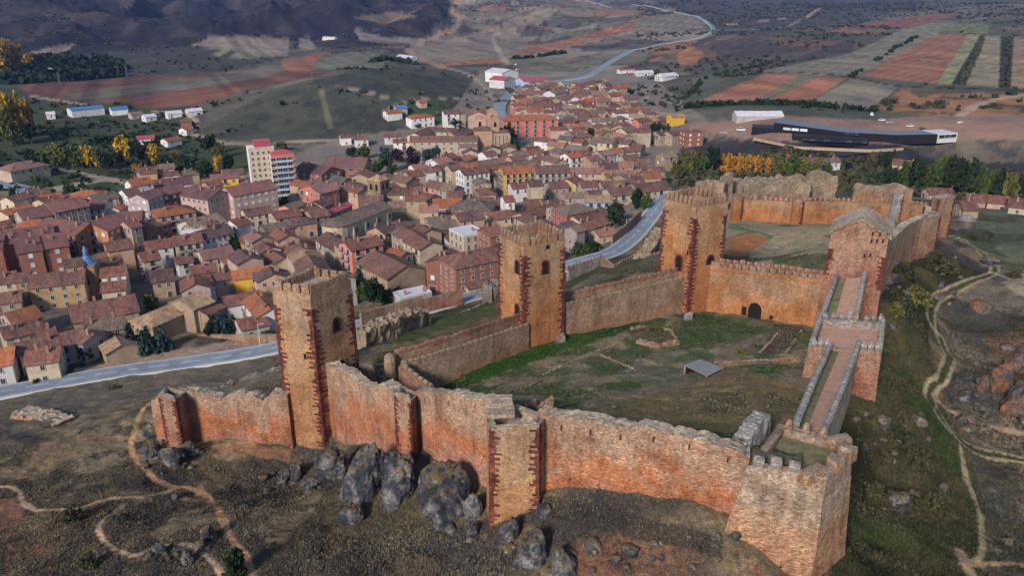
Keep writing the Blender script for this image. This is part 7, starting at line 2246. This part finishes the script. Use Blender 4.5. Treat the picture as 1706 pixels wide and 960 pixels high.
def sample(n, mask):
    idx = np.nonzero(mask)[0]
    w = g_['R'][idx] ** 1.6; w = w / w.sum()
    return rg.choice(idx, n, p=w)
def tufts(name, n, mask, h0, h1, mat, blades=4, wid=.05):
    i = sample(n, mask); x, y, z = g_['X'][i] + rg.normal(0, .12, n), g_['Y'][i] + rg.normal(0, .12, n), g_['Z'][i] - .03
    V = np.zeros((n, blades, 3, 3)); 
    h = rg.uniform(h0, h1, n)
    for b in range(blades):
        a = rg.uniform(0, 6.28, n); lean = rg.uniform(.1, .8, n) * h; w = wid * rg.uniform(.6, 1.5, n) * (1 + h)
        ox, oy = rg.normal(0, .16, n) * h * 1.6, rg.normal(0, .16, n) * h * 1.6
        V[:, b, 0] = np.stack([x + ox - np.sin(a) * w, y + oy + np.cos(a) * w, z], 1)
        V[:, b, 1] = np.stack([x + ox + np.sin(a) * w, y + oy - np.cos(a) * w, z], 1)
        V[:, b, 2] = np.stack([x + ox + np.cos(a) * lean, y + oy + np.sin(a) * lean, z + h * rg.uniform(.6, 1.1, n)], 1)
    return stuff_mesh(name, V, np.arange(n * blades * 3).reshape(-1, 3), mat)
near = (g_['R'] < 215) & (g_['soil'][:, 0] < .2) & (g_['zone'] == 0) & (np.abs(g_['X']) < g_['Y'] * .85)
road_x, road_y = ROAD_A[0][:, 0], ROAD_A[0][:, 1]
dry = near & (g_['R'] < 150) & ~g_['ins'] & (g_['X'] < 26)
tufts('dry_grass', 80000, dry, .1, .36, grass_mat('grass_dry', (.058, .05, .043), (.125, .098, .066), (.205, .16, .098)))
tufts('slope_grass', 26000, near & (g_['X'] > 26) & ~g_['ins'] & (g_['R'] < 210), .2, .6, grass_mat('grass_slope', (.022, .028, .012), (.05, .05, .022), (.115, .09, .045)))
tufts('yard_grass', 14000, near & g_['ins'], .08, .28, grass_mat('grass_yard', (.045, .08, .022), (.10, .105, .05), (.2, .16, .095)))
def blobs(name, n, mask, s0, s1, mat, q=9):
    i = sample(n, mask); x, y, z = g_['X'][i], g_['Y'][i], g_['Z'][i]
    s = rg.uniform(s0, s1, n)
    V = np.zeros((n, q, 4, 3))
    for b in range(q):
        c = np.stack([x + rg.normal(0, .38, n) * s, y + rg.normal(0, .38, n) * s, z + np.abs(rg.normal(.32, .22, n)) * s], 1)
        u = rg.normal(0, 1, (n, 3)); u /= np.linalg.norm(u, axis=1)[:, None]; v = rg.normal(0, 1, (n, 3)); v -= (v * u).sum(1)[:, None] * u; v /= np.linalg.norm(v, axis=1)[:, None]
        k = (s * rg.uniform(.22, .42, n))[:, None]
        V[:, b, 0], V[:, b, 1], V[:, b, 2], V[:, b, 3] = c - u * k - v * k, c + u * k - v * k, c + u * k + v * k, c - u * k + v * k
    return stuff_mesh(name, V, np.arange(n * q * 4).reshape(-1, 4), mat)
R_, PX, PY = g_['R'], g_['px'], g_['py']
big = fbm(g_['X'] / 70, g_['Y'] / 70, 61, 3)
rightf = (PX > 1060) & (PX < 2000) & (R_ > 520) & (R_ < 2600) & (g_['zone'] == 0) & (PY < 190)
blobs('heath_scrub', 2600, rightf & (big > .5), 1.8, 4.5, LEAF['scrub'])
blobs('heath_scrub', 500, rightf, 2, 4.5, LEAF['dark'])
leftf = (PX > -300) & (PX < 900) & (R_ > 560) & (g_['zone'] == 0) & (PY < 235)
blobs('heath_scrub', 2300, leftf & (big > .52) & (R_ < 3000), 1.6, 4.2, LEAF['scrub'])
bank = (PX > 1130) & (PX < 1800) & (R_ > 380) & (R_ < 490) & (PY > 228)
blobs('bank_scrub', 2200, bank, 1.2, 4.2, LEAF['scrub'])
blobs('bank_scrub', 500, (PX > -200) & (PX < 330) & (R_ > 420) & (R_ < 700), 1.2, 3.4, LEAF['dark'])
wood = inpoly(PX, PY, [(-200, 104), (60, 96), (130, 96), (215, 108), (200, 128), (60, 140), (-200, 140)]) & (R_ > 600)
blobs('far_wood', 420, wood, 6, 11, LEAF['dark'], 24)
def hedge(name, pts, n, s, leaf):
    P = np.array(smooth_line([tuple(G(*p)[:2]) for p in pts], 8)); d = np.concatenate([[0], np.cumsum(np.hypot(*np.diff(P, axis=0).T))]); u = rg.uniform(0, d[-1], n)
    X_, Y_ = np.interp(u, d, P[:, 0]) + rg.normal(0, s * .3, n), np.interp(u, d, P[:, 1]) + rg.normal(0, s * .3, n)
    sv = dict(g_); g_['X'], g_['Y'], g_['Z'], g_['R'] = X_, Y_, gzv(X_, Y_), np.ones(n)
    blobs(name, n, np.ones(n, bool), s * .7, s * 1.4, LEAF[leaf], 12)
    g_.update(sv)
hedge('hedgerow', [(1136,181),(1200,176),(1290,174),(1343,176),(1455,186)], 170, 3.5, 'dark')
hedge('hedgerow', [(1140,166),(1165,140),(1185,128),(1260,112),(1300,98)], 60, 3, 'dark')
hedge('hedgerow', [(1415,131),(1475,92),(1535,58)], 50, 3, 'dark')
hedge('hedgerow', [(1600,142),(1622,100),(1636,62)], 150, 2.6, 'scrub'); hedge('hedgerow', [(1674,146),(1677,100),(1680,62)], 150, 2.6, 'scrub')
hedge('hedgerow', [(620,104),(650,100),(690,108)], 60, 5, 'dark'); hedge('hedgerow', [(855,98),(900,94),(940,88)], 60, 4, 'dark')
hedge('hedgerow', [(150,240),(200,234),(280,240)], 70, 4, 'dark')

# ------------------------------------------------------------------ vehicles, pylons, lamps
CAR = {}
def car_parts(col):
    if col in CAR: return CAR[col]
    c = {'white': (.75, .75, .76), 'red': (.45, .04, .04), 'blue': (.06, .12, .3), 'dark': (.05, .05, .06), 'silver': (.45, .46, .48)}[col]
    m = plain('car_paint_' + col, c, .35, .5, .04)
    b = MB(); b.box((0, 0, .62), (4.2, 1.72, .55), 0, 0, .97, True); b.box((0, 0, .42), (3.9, 1.66, .3), 0, 0, 1, True)
    k = MB(); k.box((-.2, 0, 1.13), (2.3, 1.5, .52), 0, 0, .78)
    w = MB(); n = 10
    w.tube((0, -.11, 0), (0, .11, 0), .32, .32, n); w.tube((0, .11, 0), (0, -.11, 0), .32, .32, n)
    r = MB(); r.box((-.2, 0, 1.41), (1.7, 1.15, .05), 0)
    CAR[col] = (b.mesh('body', m), k.mesh('window', M['win']), w.mesh('wheel', M['iron']), r.mesh('roof', m)); return CAR[col]
def car(px, py, col, rz, label, van=False):
    g = G(px, py); r = empty('parked_van' if van else 'parked_car', tuple(g), rz); tag(r, label, 'van' if van else 'car')
    b, k, w, f = car_parts(col); s = (1.25, 1.1, 1.5) if van else (1, 1, 1)
    child('body', b, r, (0, 0, 0), 0, s); child('cabin', k, r, (0, 0, 0), 0, s); child('car_roof', f, r, (0, 0, 0), 0, s)
    for x in (-1.3, 1.3):
        for y in (-.8, .8): child('wheel', w, r, (x * s[0], y * s[1], .32))
car(37, 327, 'white', .2, 'white car parked on the street corner at far left, left one of two'); car(46, 330, 'white', .2, 'white car parked on the street corner at far left, right one of two')
car(50, 317, 'dark', .4, 'dark car driving by the fenced lot at far left'); car(211, 305, 'silver', -.4, 'silver car on the lane between the fenced lots'); car(68, 281, 'blue', .2, 'blue car beside the hip roofed villa at far left')
car(1452, 192, 'white', 1.2, 'white van at the top of the red building site', True); car(1469, 201, 'white', .2, 'white car on the red building site below the van'); car(1482, 205, 'silver', .5, 'silver car on the red building site')
car(1516, 211, 'white', .1, 'white car near the right end of the black building'); car(1536, 215, 'dark', .3, 'dark car near the right end of the black building'); car(1600, 205, 'white', .6, 'white car alone at the right end of the building site'); car(1205, 222, 'silver', .1, 'silver car at the left end of the building site')
car(1234, 218, 'white', .1, 'white van beside the left end of the black building', True); car(824, 160, 'dark', .4, 'dark car beside the factory halls'); car(860, 108, 'white', 1.2, 'white lorry like van behind the factory halls', True); car(862, 117, 'white', 1.0, 'second white van behind the factory halls, nearer one', True)
def pylon(px, pb, pt, label):
    g = G(px, pb); t = g.y * CP - g.z * SP; h = (pb - pt) * t / F; r = empty('pylon', tuple(g)); tag(r, label, 'pylon'); mb = MB(); k = h * .07
    for sx, sy in ((-1, -1), (1, -1), (1, 1), (-1, 1)): mb.tube((sx * k, sy * k, -.3), (sx * k * .2, sy * k * .2, h), .16, .1, 4)
    for f in range(6):
        a = h * f / 6; b = h * (f + 1) / 6; ka, kb = k * (1 - .8 * f / 6), k * (1 - .8 * (f + 1) / 6)
        for s in (-1, 1): mb.tube((-ka * s, -ka, a), (kb * s, -kb, b), .07, .07, 3); mb.tube((-ka * s, ka, a), (kb * s, kb, b), .07, .07, 3)
    mb.build('mast', M['iron'], r)
    mb = MB()
    for z in (.8, .92): mb.tube((-h * .13, 0, h * z), (h * .13, 0, h * z), .12, .12, 4)
    mb.build('crossarm', M['iron'], r)
pylon(101, 145, 120, 'steel pylon below the dark wood at top left'); pylon(521, 136, 119, 'steel pylon on top of the round green hill'); pylon(212, 130, 108, 'steel pylon in the middle of the left valley slope')
def lamp(px, pb, pt, label):
    g = G(px, pb); t = g.y * CP - g.z * SP; h = (pb - pt) * t / F; r = empty('street_lamp', tuple(g)); tag(r, label, 'street lamp')
    mb = MB(); mb.tube((0, 0, -.2), (0, 0, h), .09, .06, 6); mb.tube((0, 0, h - .05), (1.1, 0, h + .25), .05, .04, 5); mb.build('pole', M['winpale'], r)
    mb = MB(); mb.box((1.3, 0, h + .24), (.7, .28, .14), 0, 0, 1, True); mb.build('lamp_head', M['winframe'], r)
lamp(434, 580, 537, 'street lamp on the left road beside the boulder tower'); lamp(1042, 398, 365, 'street lamp at the near end of the sloping road'); lamp(1612, 345, 322, 'street lamp at the right edge behind the outer towers')

# ------------------------------------------------------------------ labels that single out each house and tree
LM = [('the cream apartment tower', 440, 290), ('the bright yellow house', 420, 468), ('the blue spired tower', 157, 458), ('the tan stone church', 305, 512), ('the orange brick block', 150, 395), ('the pink hip roofed house', 285, 352),
      ('the red brick school', 560, 280), ('the salmon red house', 522, 322), ('the apsed belfry church', 600, 348), ('the yellow orange roofed house', 860, 288), ('the cream tower house', 891, 320), ('the red fronted house', 948, 355), ('the hillside convent', 745, 235),
      ('the salmon hotel', 880, 200), ('the brick pink flats', 775, 435), ('the factory halls', 835, 125), ('the black modern building', 1420, 220), ('the cream road house', 70, 605), ('the small stone belfry', 1030, 318), ('the fenced lots', 90, 298), ('the blue farm shed', 142, 180), ('the boulder tower', 525, 500), ('the light blue house', 1026, 255), ('the convent church', 812, 235), ('the middle bastion', 1410, 610), ('the big barn roof', 650, 445), ('the outer towers', 1560, 370), ('the foreground trail', 330, 860), ('the corner bastion', 1330, 800), ('the courtyard shelter', 1172, 615), ('the garden wall', 400, 560), ('the mauve flats', 918, 285)]
ORD = ['', 'second', 'third', 'fourth', 'fifth', 'sixth', 'seventh', 'eighth', 'ninth', 'tenth', 'eleventh', 'twelfth']
RW = {'brown': 'brown roof', 'redbrown': 'red brown roof', 'orange': 'orange roof', 'grey': 'grey brown roof', 'plum': 'plum roof', 'tan': 'tan roof', 'magenta': 'red metal roof', 'pink': 'pink tiled roof', 'blue': 'blue roof', 'palesheet': 'pale roof', 'slate': 'slate grey roof', 'black': 'black roof'}
def place_words(x, y, own=None):
    best = sorted((l for l in LM if l[0] != own), key=lambda l: math.hypot(l[1] - x, (l[2] - y) * 1.6))[0]
    dx, dy = x - best[1], (y - best[2]) * 1.6
    if abs(dx) < 5 and abs(dy) < 5: return 'by ' + best[0]
    if abs(dx) > abs(dy) * 1.2: return ('right of ' if dx > 0 else 'left of ') + best[0]
    return ('in front of ' if dy > 0 else 'behind ') + best[0]
def give_labels(items):
    groups = {}
    for it in items:
        groups.setdefault((it['desc'], it['where']), []).append(it)
    for (desc, where), L_ in groups.items():
        L_.sort(key=lambda q: q['x'])
        for k, it in enumerate(L_):
            if len(L_) == 1: it['o']['label'] = desc + ' ' + where
            else:
                w = ('leftmost' if k == 0 else 'rightmost' if k == len(L_) - 1 else ORD[k] + ' from left')
                it['o']['label'] = desc + ' ' + where + ', ' + w
items = []
for root, x, y, words, label, cat in BUILDINGS:
    if label: root['label'] = label; continue
    wl, rf, h, L, kind = words
    size = '' if cat == 'outbuilding' else 'flat topped ' if kind == 'flat' else 'tall ' if h >= 8 and cat != 'town house' else 'long ' if L > 12.5 else 'low ' if h < 5 else ''
    shape = 'hip roofed ' if kind == 'hip' else ''
    items.append({'o': root, 'x': x, 'desc': size + shape + wl + ' ' + (cat if cat in ('house', 'town house', 'outbuilding') else 'flats') + ' with ' + RW[rf], 'where': place_words(x, y)})
    if cat in ('house', 'town house', 'outbuilding'): root['group'] = 'houses of the old town' if y > 150 and x < 1200 else 'scattered outlying houses'
give_labels(items)
items = [{'o': r, 'x': x, 'desc': w, 'where': a or place_words(x, y)} for r, x, y, w, a in TREE_ITEMS]
give_labels(items)

# ------------------------------------------------------------------ the air of the valley
hz = bpy.data.meshes.new('haze')
x0, x1, y0, y1, z0, z1 = -13500, 13500, -400, 9800, -140, 190
hz.from_pydata([(x0,y0,z0),(x1,y0,z0),(x1,y1,z0),(x0,y1,z0),(x0,y0,z1),(x1,y0,z1),(x1,y1,z1),(x0,y1,z1)], [], [(0,3,2,1),(4,5,6,7),(0,1,5,4),(1,2,6,5),(2,3,7,6),(3,0,4,7)])
hm = bpy.data.materials.new('haze_air'); hm.use_nodes = True
ht = hm.node_tree; ht.nodes.clear()
ho = ht.nodes.new('ShaderNodeOutputMaterial'); hv = ht.nodes.new('ShaderNodeVolumePrincipled')
hv.inputs['Color'].default_value = (.28, .42, 1.0, 1); hv.inputs['Density'].default_value = 5e-5; hv.inputs['Density Attribute'].default_value = ''
hv.inputs['Anisotropy'].default_value = 0.0
ht.links.new(hv.outputs[0], ho.inputs['Volume'])
hz.materials.append(hm)
hzo = bpy.data.objects.new('haze', hz); COL.objects.link(hzo); hzo['kind'] = 'stuff'
